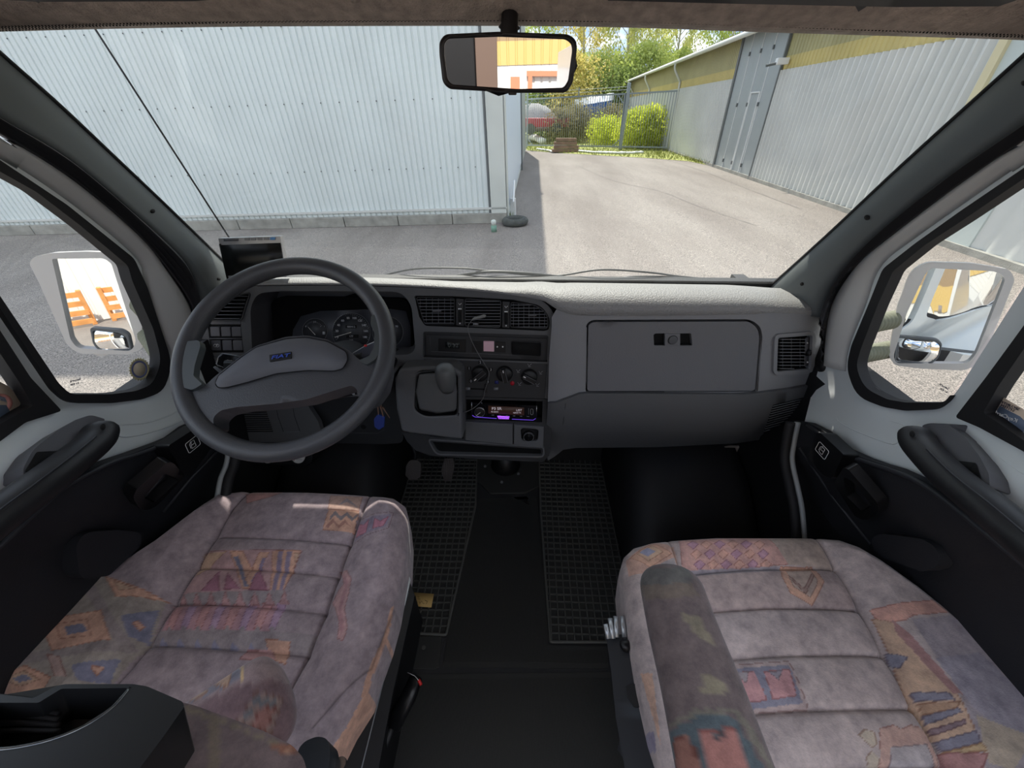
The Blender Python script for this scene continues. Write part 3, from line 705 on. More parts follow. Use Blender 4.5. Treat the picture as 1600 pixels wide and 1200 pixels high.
# screw holes and plugs in the trims
def plug(par, S, x, y, r, m=None, th=.003, ry=None): return patch('screw_hole', circ(x, y, r, 16, ry), S, m or m_hole, par, th=th, sp=0, bv=0)
def nearS(o, sh=.004):      # tangent plane of a trim at the ray of a pixel
    dg = bpy.context.evaluated_depsgraph_get()
    def f(x, y):
        ok, p, n, i = o.ray_cast(o.matrix_world.inverted() @ CAM, ray(x, y).normalized()) if False else (False, 0, 0, 0)
    return f
bpy.context.view_layer.update()
def hitS(o, px, py, sh=.002):
    """tangent plane of object o where the ray of (px, py) meets it, raised by sh"""
    bpy.context.view_layer.update()
    mi = o.matrix_world.inverted(); ok, p, n, i = o.ray_cast(mi @ CAM, (mi.to_3x3() @ ray(px, py)).normalized())
    if not ok: print('MISS', o.name, px, py); return PY(.9)
    p = o.matrix_world @ p; n = (o.matrix_world.to_3x3() @ n).normalized()
    if n.dot(CAM-p) < 0: n = -n
    return plane(p+n*sh, n)
for o, l in ((tL, [(239.5, 330, 3.2), (342.5, 436, 2.3)]), (tR, [(1354, 340, 4), (1252.5, 444, 2.6), (1599, 130, 4)])):
    for x, y, r in l: patch('screw_hole', circ(x, y, r, 14), hitS(o, x, y), m_hole, o, th=.002, sp=0, bv=0)

def door(sg, DS, name, quad, qr, main, mr, outer, Cc, blackedge, lowpoly):
    """painted sheet metal with holes for both panes"""
    o = patch(name, outer, DS, m_sheet, None, holes=[grow(rnd(quad, qr), 4), grow(rnd(main, mr), 4)], th=.02, sp=34, bv=.004, seg=2); o['kind'] = 'structure'
    return o
# left door
Lq_out = [(-295, 58), (0, 250), (105, 320), (210, 404, 8), (231, 450), (251, 512), (270, 568, 30), (256, 612, 30), (222, 624), (175, 630), (108, 630, 14), (85, 609), (0, 482)]
Lq_in = [(-220, 132), (0, 268), (57, 300), (125, 352), (200, 415, 6), (207, 440), (240, 515), (253, 565, 22), (238, 601, 26), (212, 611), (175, 616), (110, 616, 10), (92, 599), (0, 462)]
Lm_out = [(-1040, -426), (-299, 56), (0, 516), (48, 590), (97, 642, 6), (40, 660), (0, 690), (-60, 724), (-1040, 1255)]
Lm_in = [(-1000, -372), (-326, 66), (0, 552), (30, 597), (52, 634, 5), (0, 662), (-60, 697), (-1000, 1204)]
Louter = [(-1100, -489), (0, 226), (105, 290), (210, 378), (262, 432), (288, 475), (300, 510), (306, 560), (322, 600), (326, 650), (318, 690), (290, 700), (250, 720), (200, 740), (100, 800), (0, 900), (-1100, 1780)]
dL = door(-1, DL, 'door_1', Lq_in, 6, Lm_in, 4, Louter, LC, None, None)
Rq_out = [(1845, 96), (1600, 262), (1500, 330), (1430, 380), (1379, 420, 8), (1355, 480), (1330, 540), (1322, 575, 20), (1338, 620, 40), (1380, 636), (1415, 642), (1462, 640, 14), (1480, 625), (1600, 428)]
Rq_in = [(1790, 153), (1600, 279), (1500, 347), (1445, 383), (1395, 424, 6), (1372, 475), (1345, 545), (1337, 572, 20), (1350, 606, 36), (1386, 624), (1415, 629), (1475, 629, 8), (1495, 605), (1600, 440)]
Rm_out = [(2640, -440), (1942, 30), (1600, 508), (1540, 590), (1492, 652, 6), (1530, 668), (1600, 706), (1660, 738), (2640, 1290)]
Rm_in = [(2600, -395), (1917, 70), (1600, 545), (1560, 603), (1536, 645, 5), (1600, 688), (1660, 720), (2600, 1238)]
Router = [(2700, -511), (1600, 237), (1500, 305), (1400, 380), (1345, 428), (1312, 478), (1300, 520), (1284, 560), (1272, 600), (1262, 640), (1252, 680), (1300, 730), (1400, 790), (1500, 860), (1600, 950), (2700, 1830)]
dR = door(1, DR, 'door_2', Rq_in, 6, Rm_in, 4, Router, RC, None, None)
# raised silver frame ribs, rubber seals, panes
def ring(name, inner, outer, S, m, par, ri, ro, th=.024, bv=.003): return patch(name, rnd(outer, ro), S, m, par, holes=[rnd(inner, ri)], th=th, sp=0, bv=bv, maxseg=14)
for sg, DS, dr_, qi, qo, mi_, mo_ in ((-1, DL, dL, Lq_in, Lq_out, Lm_in, Lm_out), (1, DR, dR, Rq_in, Rq_out, Rm_in, Rm_out)):
    ring('window_seal', qi, qo, lift(DS, .010), m_rub, dr_, 6, 6); ring('window_seal', mi_, mo_, lift(DS, .010), m_rub, dr_, 4, 5)
    patch('window_pane', rnd(qi, 6), lift(DS, -.012), g_side, dr_, th=0, sp=0, bv=0); patch('window_pane', rnd(mi_, 4), lift(DS, -.012), g_side, dr_, th=0, sp=0, bv=0)
LC = resample(curve_px([(-1100, -520)]+Lc3[1:], lift(DL, .012)), 50); LD = resample(curve_px([(-1100, -489)]+Lc4[1:], DL), 50)
RC = resample(curve_px([(2700, -545)]+Rc3[1:], lift(DR, .012)), 50); RD = resample(curve_px([(2700, -511)]+Rc4[1:], DR), 50)
for Cc, D_, sg, dr_ in ((LC, LD, -1, dL), (RC, RD, 1, dR)):
    bulge = [c.lerp(d, .45)+V(-sg*.012, 0, 0) for c, d in zip(Cc, D_)]
    loft('frame_rib', [Cc, [c.lerp(d, .15)+V(-sg*.009, 0, 0) for c, d in zip(Cc, D_)], bulge, [c.lerp(d, .8)+V(-sg*.006, 0, 0) for c, d in zip(Cc, D_)], D_], m_silver, dr_, 50, .002)
# sash channel of the big door windows
m_alu = mat('aluminium channel', (168, 166, 160), .35, .7)
line('window_channel', [(0, 560), (30, 604), (47, 632), (0, 656)], lift(DL, -.005), 2.4, m_alu, dL)
line('window_channel', [(1600, 552), (1564, 604), (1543, 643), (1600, 682)], lift(DR, -.005), 2.4, m_alu, dR)
# pressed ribs in the door sheet
def emboss(S, pts, par, w=1.3): line('pressed_rib', [(p.x, p.y) for p in spline([Vector((a, b, 0)) for a, b in pts], 5)], S, w, m_sheet, par, off=.0)
emboss(DL, [(300, 628), (262, 650), (225, 661), (190, 664), (180, 672), (188, 682), (215, 680), (258, 668), (300, 650)], dL, 2)
emboss(DR, [(1480, 675), (1440, 672), (1385, 655), (1350, 638), (1318, 640), (1308, 655), (1330, 670), (1380, 690), (1400, 693), (1408, 680), (1400, 675)][1:], dR, 2)
emboss(DL, [(0, 705), (50, 668), (100, 648), (140, 640)], dL, 2); emboss(DR, [(1600, 742), (1540, 700), (1490, 668), (1440, 655)], dR, 2)
# round rubber stops at the door's front edge
for S, px, r, par in ((DL, (293, 480), 9, dL), (DR, (1299, 490), 9.5, dR)):
    p, ex, ey, n = frame(S, *px); k = (S(px[0]+1, px[1])-p).length
    MB().tube([p-n*.005, p+n*.012, p+n*.016], [k*r, k*r, k*r*.7], 18).build('door_stop', m_rub, par, True)
p, ex, ey, n = frame(DR, 1284, 572); MB().tube([p-n*.004, p+n*.006], .016, 20).build('plug', m_blk, dR, True)

# ---- lower door cards
CL, CR = lift(DL, .032), lift(DR, .032)
Lcard = [(322, 655), (300, 662), (292, 666), (270, 683), (250, 692), (212, 707), (175, 719), (150, 729), (125, 742), (95, 762), (50, 800), (0, 846), (-100, 930), (-1100, 1700), (-1100, 2600), (150, 1400), (240, 900), (310, 800), (342, 762), (352, 720), (340, 690)]
kL = patch('door_card', Lcard, CL, m_panel, dL, th=.02, sp=30, bv=.006, seg=3)
Rcard = [(1236, 656), (1262, 660), (1285, 672), (1320, 702), (1350, 716), (1400, 733), (1440, 750), (1480, 778), (1540, 826), (1600, 874), (1700, 960), (2700, 1760), (2700, 2600), (1400, 1500), (1300, 900), (1262, 828), (1250, 760), (1236, 700)]
kR = patch('door_card', Rcard, CR, m_panel, dR, th=.02, sp=30, bv=.006, seg=3)
m_edge = mat('card welt', (44, 45, 50), .5)
line('welt', [(p.x, p.y) for p in spline([Vector((a, b, 0)) for a, b in [(292, 669), (250, 696), (212, 711), (175, 723), (125, 747), (95, 766), (50, 806), (0, 853), (-60, 905)]], 5)], lift(CL, .002), 5, m_edge, kL)
line('welt', [(p.x, p.y) for p in spline([Vector((a, b, 0)) for a, b in [(1262, 664), (1320, 707), (1350, 721), (1400, 738), (1440, 756), (1480, 784), (1540, 833), (1600, 882), (1660, 932)]], 5)], lift(CR, .002), 5, m_edge, kR)
line('welt', [(344, 700), (300, 745), (255, 800)], lift(CL, .0), 3, m_edge, kL)
line('welt', [(1250, 700), (1300, 775), (1360, 850)], lift(CR, .0), 3, m_edge, kR)
# door-jamb strip beyond the card
m_jamb = mat('pale jamb strip', (160, 164, 164), .5)
JL = PX(-.76); JR = PX(.80)
for S, pts in ((JL, [(354, 690), (357, 708), (354, 728), (346, 748), (341, 775), (336, 810)]), (JR, [(1246, 660), (1240, 690), (1237, 720), (1245, 760), (1252, 795), (1256, 840), (1258, 870)])):
    P = curve_px(pts, S); o = MB().tube(P, .008, 8).build('trim_3' if S is JL else 'trim_4', m_jamb, None, True); o['kind'] = 'structure'
    P2 = [p+V(.02 if S is JL else -.02, 0, 0) for p in P]; MB().tube(P2, .012, 8).build('sill_seal', m_rub, o, True)
# icon block, inner handle, speaker pod on each card
m_icon = mat('white icon print', (225, 225, 225), .6)
def icon(S, c, q, par):           # the outline of a door panel with rounded frame
    p, ex, ey, n = q
    def T(x, y): return p+ex*x+ey*y+n*.001
    b = MB()
    fr = [T(math.copysign(.019, sx)*1, math.copysign(.0125, sy)) for sx, sy in ((-1, -1), (1, -1), (1, 1), (-1, 1))]
    R_ = []
    for cx, cy, a0 in ((.015, .009, 0), (-.015, .009, 90), (-.015, -.009, 180), (.015, -.009, 270)):
        for k in range(4): a = math.radians(a0+30*k); R_.append(T(cx+.004*math.cos(a), cy+.004*math.sin(a)))
    b.tube(R_, .0006, 5, True)
    b.tube([T(-.006, -.008), T(.006, -.008), T(.006, .008), T(-.002, .008), T(-.006, .001)], .0006, 5, True); b.tube([T(-.004, .0), T(.004, .0)], .0006, 5); b.tube([T(-.009, -.006), T(-.009, .004), T(-.003, .01)], .0006, 5)
    b.build('icon', m_icon, par, True)
def turned(S, px, py, ang):
    p, ex, ey, n = frame(S, px, py); R = Matrix.Rotation(ang, 3, n); return p, R @ ex, R @ ey, n
def rimpod(name, poly, S0, m, par, h, r=6, bv=.006, hole=None):
    p_, ex_, ey_, n_ = frame(S0, sum(q[0] for q in poly)/len(poly), sum(q[1] for q in poly)/len(poly)); S = plane(p_, n_)
    return patch(name, poly, lift(S, h), m, par, holes=[rnd(hole, 4)] if hole else (), th=h, sp=0, bv=bv, r=r, seg=3)
m_gloss = mat('semi-gloss black', (20, 20, 22), .35)
for sg, S, kk, blk, ic, hnd, hin, pod in (
    (-1, CL, kL, [(262, 697), (313, 664), (322, 672), (330, 700), (300, 742, 4), (288, 744)], (301, 694), [(262, 722, 4), (272, 724), (287, 742), (286, 748), (243, 793, 10), (222, 800, 14), (207, 778, 14), (214, 764)], [(258, 740), (280, 750), (240, 786), (224, 778)], [(118, 850, 14), (135, 831, 12), (190, 828), (220, 832, 8), (222, 852, 10), (170, 900), (125, 905, 14)]),
    (1, CR, kR, [(1277, 675), (1283, 677), (1318, 710, 3), (1300, 748, 4), (1285, 742), (1262, 715)], (1285, 704), [(1318, 730, 4), (1326, 734), (1373, 788, 10), (1372, 803, 12), (1350, 814, 12), (1335, 806), (1302, 756, 6)], [(1318, 745), (1332, 752), (1362, 790), (1348, 800), (1322, 775)], [(1360, 842, 10), (1375, 833, 10), (1440, 842), (1465, 856, 16), (1468, 885, 16), (1440, 893), (1370, 868, 10)])):
    bl = rimpod('release_cover', blk, S, m_gloss, kk, .035); icon(S, ic, turned(hitS(bl, *ic), *ic, .62 if sg < 0 else -.72), bl)
    hd = rimpod('handle_surround', hnd, S, m_gloss, kk, .022, hole=hin, r=3)
    line('pull_lever', [hin[0], hin[-1]] if sg < 0 else [hin[0], hin[-1], hin[-2]], lift(S, .014), 3, m_edge, hd)
    rimpod('speaker_pod', pod, S, m_panel, kk, .03, bv=.012)

# ---- armrests: rounded bar plus hollow pull cup
m_arm = mat('soft black armrest', (34, 34, 36), .5, bump=.3, bscale=600, bdist=.0004)
m_arm2 = mat('charcoal armrest top', (88, 88, 92), .5, bump=.3, bscale=600, bdist=.0004)
for sg, DS, path, cup, hole, par, rv in (
    (-1, DL, [(157, 662), (156, 676), (148, 691), (120, 714), (60, 760), (0, 804), (-60, 850), (-130, 905)], [(37, 752, 4), (36, 732, 6), (52, 702, 12), (90, 672), (118, 656), (142, 648, 8), (165, 655), (140, 690), (60, 742)], [(58, 706), (97, 704), (88, 718), (46, 744), (40, 736)], dL, (161, 667)),
    (1, DR, [(1432, 670), (1434, 690), (1450, 711), (1490, 750), (1548, 796), (1600, 840), (1660, 890), (1730, 950)], [(1440, 665), (1452, 661, 8), (1480, 662), (1505, 680), (1530, 712, 8), (1545, 740), (1547, 762, 5), (1500, 740), (1455, 700)], [(1488, 719), (1524, 723), (1533, 750), (1508, 736)], dR, (1425, 678))):
    A = thing('armrest', 'charcoal armrest with pull cup on the left door below its window' if sg < 0 else 'charcoal armrest with pull cup on the right door below its window', 'armrest', lift(DS, .05)(*path[3]))
    bpy.context.view_layer.update()
    P = [lift(DS, .055)(x, y) for x, y in path]; P = spline(P, 5); n_ = len(P)
    P = resample(P, 60); rr = rprof(.028, .032, 60, 4)
    MB().tube(P, rr, 18, flat=.8).build('grip_bar', m_arm, A, True)
    cupo = patch('cup', cup, lift(DS, .035), m_arm2, A, th=.034, sp=0, bv=.010, r=4, seg=3)
    patch('cup_opening', rnd(hole, 2), lift(DS, .037), m_hole, cupo, th=.001, sp=0, bv=0)
    Pl = [lift(DS, .082)(x+(2 if sg < 0 else -2), y-9) for x, y in path[2:]]; MB().tube(spline(Pl, 4), .0016, 6).build('seam', m_edge, A, True)
    patch('screw_hole', circ(rv[0], rv[1], 4.2, 14, 5), lift(DS, .083), m_hole, A, th=.001, sp=0, bv=0)

# ---- floor, bulkhead, wheel arches
m_floor = mat('black floor vinyl', (46, 46, 47), .7, bump=.6, bscale=350, bdist=.002, var=.15, vscale=8)
b = MB(); b.box((0, .15, -.03), (1.75, 2.7, .06)); tag(b.build('floor', m_floor), kind='structure')
b = MB(); b.quad(V(-.9, 1.3, 0), V(.9, 1.3, 0), V(.9, 1.55, .7), V(-.9, 1.55, .7)); tag(b.build('wall_front', mat('black bulkhead mat', (18, 18, 19), .85), None, False, (solid(.02),)), kind='structure')
for sg in (-1, 1):
    b = MB(); b.box((sg*.90, .1, .42), (.05, 2.9, .85)); tag(b.build('wall_left' if sg < 0 else 'wall_right', m_blk), kind='structure')
b = MB(); b.quad(V(-.95, 1.50, .68), V(.95, 1.50, .68), V(.95, 1.20, .885), V(-.95, 1.20, .885)); b.quad(V(-.95, 1.50, .68), V(.95, 1.50, .68), V(.95, 2.1, .45), V(-.95, 2.1, .45)); tag(b.build('trim_9', mat('black cowl', (26, 26, 28), .6), None, False, (solid(.02),)), kind='structure')
# wheel arch humps
m_arch = mat('black arch carpet', (24, 24, 26), .6, bump=.3, bscale=300)
for sg, x0, x1 in ((1, .42, .86), (-1, -.86, -.48)):
    cs = []
    for y, z in ((.66, 0), (.69, .04), (.80, .17), (.95, .27), (1.15, .33), (1.4, .36)):
        xi = x0 if sg > 0 else x1; xo = x1 if sg > 0 else x0; k = .06*sg
        cs.append([V(xi, y+.03, 0), V(xi+k*.3, y, z*.7), V(xi+k*1.2, y, z), V(xo, y, z+.01)])
    o = loft('trim_5' if sg > 0 else 'trim_6', cs, m_arch, None, 16, .004); o['kind'] = 'structure'
# ================================================================ DASHBOARD
m_dash = mat('charcoal dashboard plastic', (86, 87, 89), .62, bump=.5, bscale=420, bdist=.0009)
m_glove = mat('glovebox plastic', (108, 109, 112), .58, bump=.8, bscale=300, bdist=.001)
m_dashL = mat('grey dashboard pad', (130, 131, 134), .6, bump=.6, bscale=330, bdist=.0012)
m_pad = mat('grey grained top pad', (138, 138, 138), .5, bump=1.0, bscale=260, bdist=.002)
m_dark = mat('dark console plastic', (44, 45, 47), .6, bump=.3, bscale=500, bdist=.0006)
m_vdark = mat('very dark plastic', (15, 15, 17), .5)
m_slat = mat('vent slat plastic', (92, 93, 97), .5)
m_prt = mat('grey print', (170, 172, 175), .6)
m_key = mat('switch cap plastic', (88, 88, 92), .55)
def sst(a, b, x): t = min(1, max(0, (x-a)/(b-a))); return t*t*(3-2*t)
def Yface(x, z):
    y = .955+.16*(z-.85)
    y -= .035*sst(.06, .15, x)                 # passenger side stands proud of the centre stack
    y += .22*max(0, x-.64)**1.5*2.2            # wraps round at the right end
    return y
def Fup(p): return Yface(p.x, p.z)-p.y
S1 = implicit(lambda p: .955+.16*(p.z-.85)-p.y)             # left and centre face
S2 = implicit(Fup, .3, 2.2)                                          # passenger side
D = thing('dashboard', 'grey moulded dashboard spanning the cab below the windscreen', 'dashboard', (0, 1.0, .8))
bpy.context.view_layer.update()
# ---- face, left and centre, with openings
hood = [(391, 480, 16), (402, 458, 22), (440, 455), (626, 456, 26), (643, 476, 20), (649, 546, 8), (640, 554, 8), (560, 556), (395, 578, 10)]
vent_c = [(648, 463, 3), (712, 464), (800, 469), (845, 478, 16), (858, 497, 10), (858, 515, 5), (850, 517), (664, 509, 4), (655, 495)]
slotp = [(662, 519, 3), (856, 525, 3), (855, 566), (662, 558)]
swp = [(325, 507), (376, 507), (381, 551), (331, 551)]
ventl = [(337, 470, 3), (389, 459, 3), (376, 500, 3), (326, 500, 3)]
holes = [rnd(h, 0.4) for h in (hood, vent_c, slotp, swp, ventl)]
faceA = [(303, 480, 10), (308, 464, 12), (345, 452), (400, 447), (520, 446), (640, 449), (760, 455), (845, 466, 20), (868, 490, 26), (866, 540), (862, 626), (724, 622), (724, 575), (662, 572), (625, 572), (612, 590), (606, 618), (480, 622), (335, 618), (320, 600), (308, 556)]
patch('fascia', faceA, S1, m_dash, D, holes=holes, th=.02, sp=22, bv=.004, r=3, seg=3)
def rim(name, loop, S, m, par, w, h=.004, r=4, bv=.0015):
    """a raised lip w px wide round a traced loop"""
    L = rnd(loop, r); cx = sum(p[0] for p in L)/len(L); cy = sum(p[1] for p in L)/len(L)
    o = []
    for i in range(len(L)):
        a = Vector(L[i-1]); b = Vector(L[(i+1) % len(L)]); d = (b-a); 
        if d.length < 1e-6: o.append(L[i]); continue
        n = Vector((d.y, -d.x)).normalized(); p = Vector(L[i]); o.append(tuple(p+n*w) if True else 0)
    A_ = abs(sum(L[i-1][0]*L[i][1]-L[i][0]*L[i-1][1] for i in range(len(L)))); B_ = abs(sum(o[i-1][0]*o[i][1]-o[i][0]*o[i-1][1] for i in range(len(o))))
    if B_ < A_: L, o = o, L
    return patch(name, o, lift(S, h), m, par, holes=[L], th=h+.002, sp=0, bv=bv)
# ---- top pad: rolls over from the face up to the glass
topA = [(296, 474), (308, 463), (345, 451), (400, 446), (520, 445), (640, 448), (760, 456), (845, 469), (866, 481), (884, 489), (906, 493), (930, 493), (1050, 493), (1172, 491), (1204, 489), (1258, 491), (1277, 496), (1284, 503)]
SX = implicit(lambda p: Yface(p.x, p.z)-p.y)
A = resample([SX(p.x, p.y) for p in spline([Vector((a, b, 0)) for a, b in topA], 6)], 90)
crest = []; mid1 = []; mid2 = []; mid3 = []; frontc = []; under = []
for p in A:
    x = p.x; f = sst(.02, .18, x); zc = .985+.004*math.cos(x*2)-.02*sst(.6, .85, x); dz = max(.006, zc-p.z)
    d = .03+.035*f
    mid1.append(V(x, p.y+d*.12, p.z+dz*.55)); mid2.append(V(x, p.y+d*.55, p.z+dz*.9)); crest.append(V(x*.995, p.y+d*1.2, p.z+dz)); mid3.append(V(x*.99, p.y+d*1.2+.04, zc-.003))
    yw = 1.178-.01*abs(x); frontc.append(V(x*.985, yw-.02, zc-.045)); under.append(V(x*.98, yw+.03, zc-.11))
padm = loft('top_pad', [A, mid1, mid2, crest, mid3, frontc, under], m_pad, D, 90, .004)
# demister grilles on the pad
def onpad(x0, x1, n, y, m=m_hole):
    b = MB(); rr = MB()
    for i in range(n):
        xa = x0+(x1-x0)*(i+.08)/n; xb = x0+(x1-x0)*(i+.92)/n; b.box(((xa+xb)/2, y, .9815), (xb-xa, .012, .003))
    return b
fr_ = MB(); fr_.box((.295, 1.045, .9795), (.235, .026, .004)); g_ = fr_.build('demister_grille', m_dashL, D, False, (bevel(.001),)); onpad(.185, .405, 7, 1.045).build('slot', m_hole, g_)
fr_ = MB(); fr_.box((-.02, 1.05, .9795), (.28, .022, .004)); g_ = fr_.build('demister_grille', m_dashL, D, False, (bevel(.001),)); onpad(-.15, .11, 8, 1.05).build('slot', m_hole, g_)

# ---- instrument pod
recess('cluster_well', rnd(hood, 4)[::1], S1, .11, mat('hood lining', (74, 74, 77), .7), D, V(0, 1, -.12), True, .04)
SC_ = plane((0, 1.02, .86), (0, -1, .30))
podl = [(424, 470, 16), (440, 463), (640, 466, 20), (646, 552), (430, 580)]
cl = patch('instrument_cluster', podl, SC_, mat('matt black', (10, 10, 11), .9, spec=.1), D, th=.02, sp=0, bv=.002, r=6)
m_dial = mat('dial face', (40, 42, 46), .5); m_dialr = mat('instrument surround', (56, 58, 64), .5)
patch('surround', [(455, 545), (458, 515, 16), (470, 494, 20), (500, 486), (610, 483), (634, 486, 10), (641, 510), (642, 545)], lift(SC_, .002), m_dialr, cl, th=.002, sp=0, bv=0)
m_ring = mat('dial ring', (120, 122, 126), .5); m_needle = mat('white needle', (225, 225, 220), .5)
def dial(cx, cy, r, kids):
    o = patch('dial', circ(cx, cy, r, 40), lift(SC_, .004), m_dial, cl, th=.002, sp=0, bv=0)
    line('dial_ring', circ(cx, cy, r, 40), lift(SC_, .005), .5, m_ring, o, closed=True)
    return o
LS_ = lift(SC_, .0065)
d1 = dial(549, 519, 30, 0)
p_, ex_, ey_, n_ = frame(LS_, 549, 519); K = (LS_(550, 519)-p_).length
def dp(r, deg): a = math.radians(deg); return p_+ex_*r*K*math.cos(a)+ey_*r*K*math.sin(a)
tk = MB()
for i in range(37):
    a = 205-i*230/36; tk.tube([dp(29, a), dp(27 if i % 4 else 25.5, a)], .0003, 4)
tk.build('tick_marks', m_prt, d1)
for i, s in enumerate(['0', '20', '40', '60', '80', '100', '120', '140', '160', '180']):
    a = math.radians(200-i*220/9); text('number', s, LS_, 549+22.5*math.cos(a), 519-22.5*math.sin(a), 3.4, m_prt, d1, bold=.01)
MB().tube([p_+n_*.002, dp(28, 196)+n_*.002], .0006, 5).build('needle', m_needle, d1)
patch('trip_counter', rect(540, 508, 557, 513), lift(SC_, .006), m_hole, d1, th=.001, sp=0, bv=0); text('trip_digits', '000412', lift(SC_, .0075), 549, 510.5, 3, m_prt, d1)
patch('odometer', rect(541, 523, 560, 528), lift(SC_, .006), m_hole, d1, th=.001, sp=0, bv=0); text('odometer_digits', '177', lift(SC_, .0075), 549, 525.5, 3, m_prt, d1)
text('unit', 'km/h', LS_, 549, 531, 2, m_prt, d1)
d2 = dial(492, 517, 19.5, 0); p2, e2, f2, n2 = frame(LS_, 492, 517)
tk = MB()
for i in range(13):
    a = math.radians(145-i*110/12); tk.tube([p2+(e2*math.cos(a)+f2*math.sin(a))*K*15, p2+(e2*math.cos(a)+f2*math.sin(a))*K*(13 if i % 6 else 11.5)], .0003, 4)
tk.build('tick_marks', m_prt, d2)
MB().tube([p2+n2*.002-f2*K*6, p2+e2*K*(-9)+f2*K*6+n2*.002], .0006, 5).build('needle', m_needle, d2)
text('number', '0', LS_, 478, 510, 2.6, m_prt, d2); text('number', '1/2', LS_, 492, 503, 2.6, m_prt, d2); text('number', '1', LS_, 507, 510, 2.6, m_prt, d2)
patch('fuel_pump_icon', rect(504, 518, 508, 522.5), LS_, m_prt, d2, th=.0004, sp=0, bv=0)
d3 = dial(606, 519, 24, 0); text('number', '90', LS_, 620, 510, 3, m_prt, d3); text('number', '130', LS_, 598, 524, 3, m_prt, d3)
line('warning_lamp_strip', [(530, 541), (598, 541)], lift(SC_, .004), 1, m_dialr, cl)

# ---- vents
def slats(px_poly, S, n, par, m=m_slat, x_in=0, depth=.012, h=.004, keep=True, name='slat'):
    """horizontal blades clipped to a traced outline, each a thin real bar"""
    L = rnd(px_poly, 3); y0 = min(p[1] for p in L); y1 = max(p[1] for p in L); out = []
    for i in range(n):
        y = y0+(y1-y0)*(i+.6)/n; xs = []
        for k in range(len(L)):
            a, b_ = L[k-1], L[k]
            if (a[1] > y) != (b_[1] > y): xs.append(a[0]+(b_[0]-a[0])*(y-a[1])/(b_[1]-a[1]))
        if len(xs) < 2: continue
        a = lift(S, -.004)(min(xs), y); b_ = lift(S, -.004)(max(xs), y); dd = (b_-a).normalized(); nn = V(0, -1, .12).normalized(); uu = dd.cross(nn)
        R = Matrix((dd, nn, uu)).transposed(); t_ = Matrix.Rotation(-.35, 3, dd)
        MB().box((a+b_)/2, ((b_-a).length, depth, .0016), t_ @ R).build(name, m, par)
def vbars(px_poly, S, n, par, m=m_vdark):
    L = rnd(px_poly, 3); x0 = min(p[0] for p in L); x1 = max(p[0] for p in L)
    for i in range(n):
        x = x0+(x1-x0)*(i+.5)/n; ys = []
        for k in range(len(L)):
            a, b_ = L[k-1], L[k]
            if (a[0] > x) != (b_[0] > x): ys.append(a[1]+(b_[1]-a[1])*(x-a[0])/(b_[0]-a[0]))
        if len(ys) < 2: continue
        MB().tube([lift(S, -.02)(x, min(ys)), lift(S, -.02)(x, max(ys))], .0012, 4).build('cross_vane', m_slat, par)
recess('vent_well', rnd(vent_c, 3), S1, .05, m_hole, D)
v1 = [(651, 465.5), (709, 467), (709, 507), (664, 506)]; v2 = [(727, 468), (782, 471), (781, 511), (727, 508.5)]; v3 = [(799, 473.5), (835, 477, 8), (851, 487, 8), (855, 497), (855, 513, 4), (798, 510.5)]
for v, nb, vb in ((v1, 8, 6), (v2, 9, 0), (v3, 8, 7)):
    o = rim('air_vent', v, lift(S1, -.001), m_dark, D, 1.4, .003, 3)
    slats(v, S1, nb, o)
    if vb: vbars(v, S1, vb, o)
    cx = sum(p[0] for p in v)/len(v); cy = sum(p[1] for p in v)/len(v)
    if vb: patch('vent_tab', rect(cx-7, cy-2, cx+6, cy+1), S1, m_key, o, th=.003, sp=0, bv=.0005)
for q in ([(712.5, 466.5), (724.5, 467.5), (724.5, 509.5), (712.5, 508)], [(785, 471), (796.5, 472), (796, 513), (784.5, 511.5)]):
    o = patch('slider_panel', q, lift(S1, -.002), m_dark, D, th=.004, sp=0, bv=.0008)
    cx = (q[0][0]+q[1][0])/2; y0, y1 = q[0][1], q[2][1]
    patch('slider_slot', rect(cx-2.6, y0+16, cx+2.6, y1-6), lift(S1, .0), m_hole, o, th=.001, sp=0, bv=0)
    patch('slider_mark', rect(cx-2.6, y0+15.5, cx+2.6, y0+17), lift(S1, .0022), m_icon, o, th=.002, sp=0, bv=0); patch('dot_mark', circ(cx, y1-4, 1.1, 10), lift(S1, .0005), m_icon, o, th=.001, sp=0, bv=0)
    MB().tube([lift(S1, .001)(cx-2, y0+7), lift(S1, .001)(cx-.3, y0+10), lift(S1, .001)(cx+2.6, y0+7)], .0006, 5).build('flow_mark', m_icon, o); 
# left vent and switch bank
recess('vent_well', rnd(ventl, 3), S1, .05, m_hole, D)
o = rim('air_vent', ventl, S1, m_dark, D, 2.0, .004, 3); slats(ventl, S1, 7, o)
recess('switch_well', rnd(swp, 1), S1, .006, m_hole, D)
sw = patch('switch_panel', rect(330, 500.5, 376, 507), lift(S1, .001), m_key, D, th=.004, sp=0, bv=.0008)
for r_, (ya, yb, xs) in enumerate(((511, 525.5, (328, 345, 361.5)), (532, 547.5, (330, 347, 363.5)))):
    for k, x in enumerate(xs):
        q = patch('switch', [(x, ya), (x+14.5, ya), (x+15.5, yb), (x+1, yb)], lift(S1, -.001), m_key if not (r_ == 1 and k == 0) else mat('dim switch cap', (66, 66, 70), .5), D, th=.006, sp=0, bv=.001)
        if r_ == 1 and k == 0:
            f = lift(S1, .0); MB().tube([f(a, b_) for a, b_ in circ(x+6, 540, 2.2, 10)], .0004, 4, True).build('fog_lamp_icon', m_icon, q); MB().tube([f(x+9, 537.5), f(x+9, 542.5)], .0004, 4).build('fog_lamp_icon', m_icon, q); MB().tube([f(x+9, 537.5), f(x+12, 538.5), f(x+12, 541.5), f(x+9, 542.5)], .0004, 4).build('fog_lamp_icon', m_icon, q)
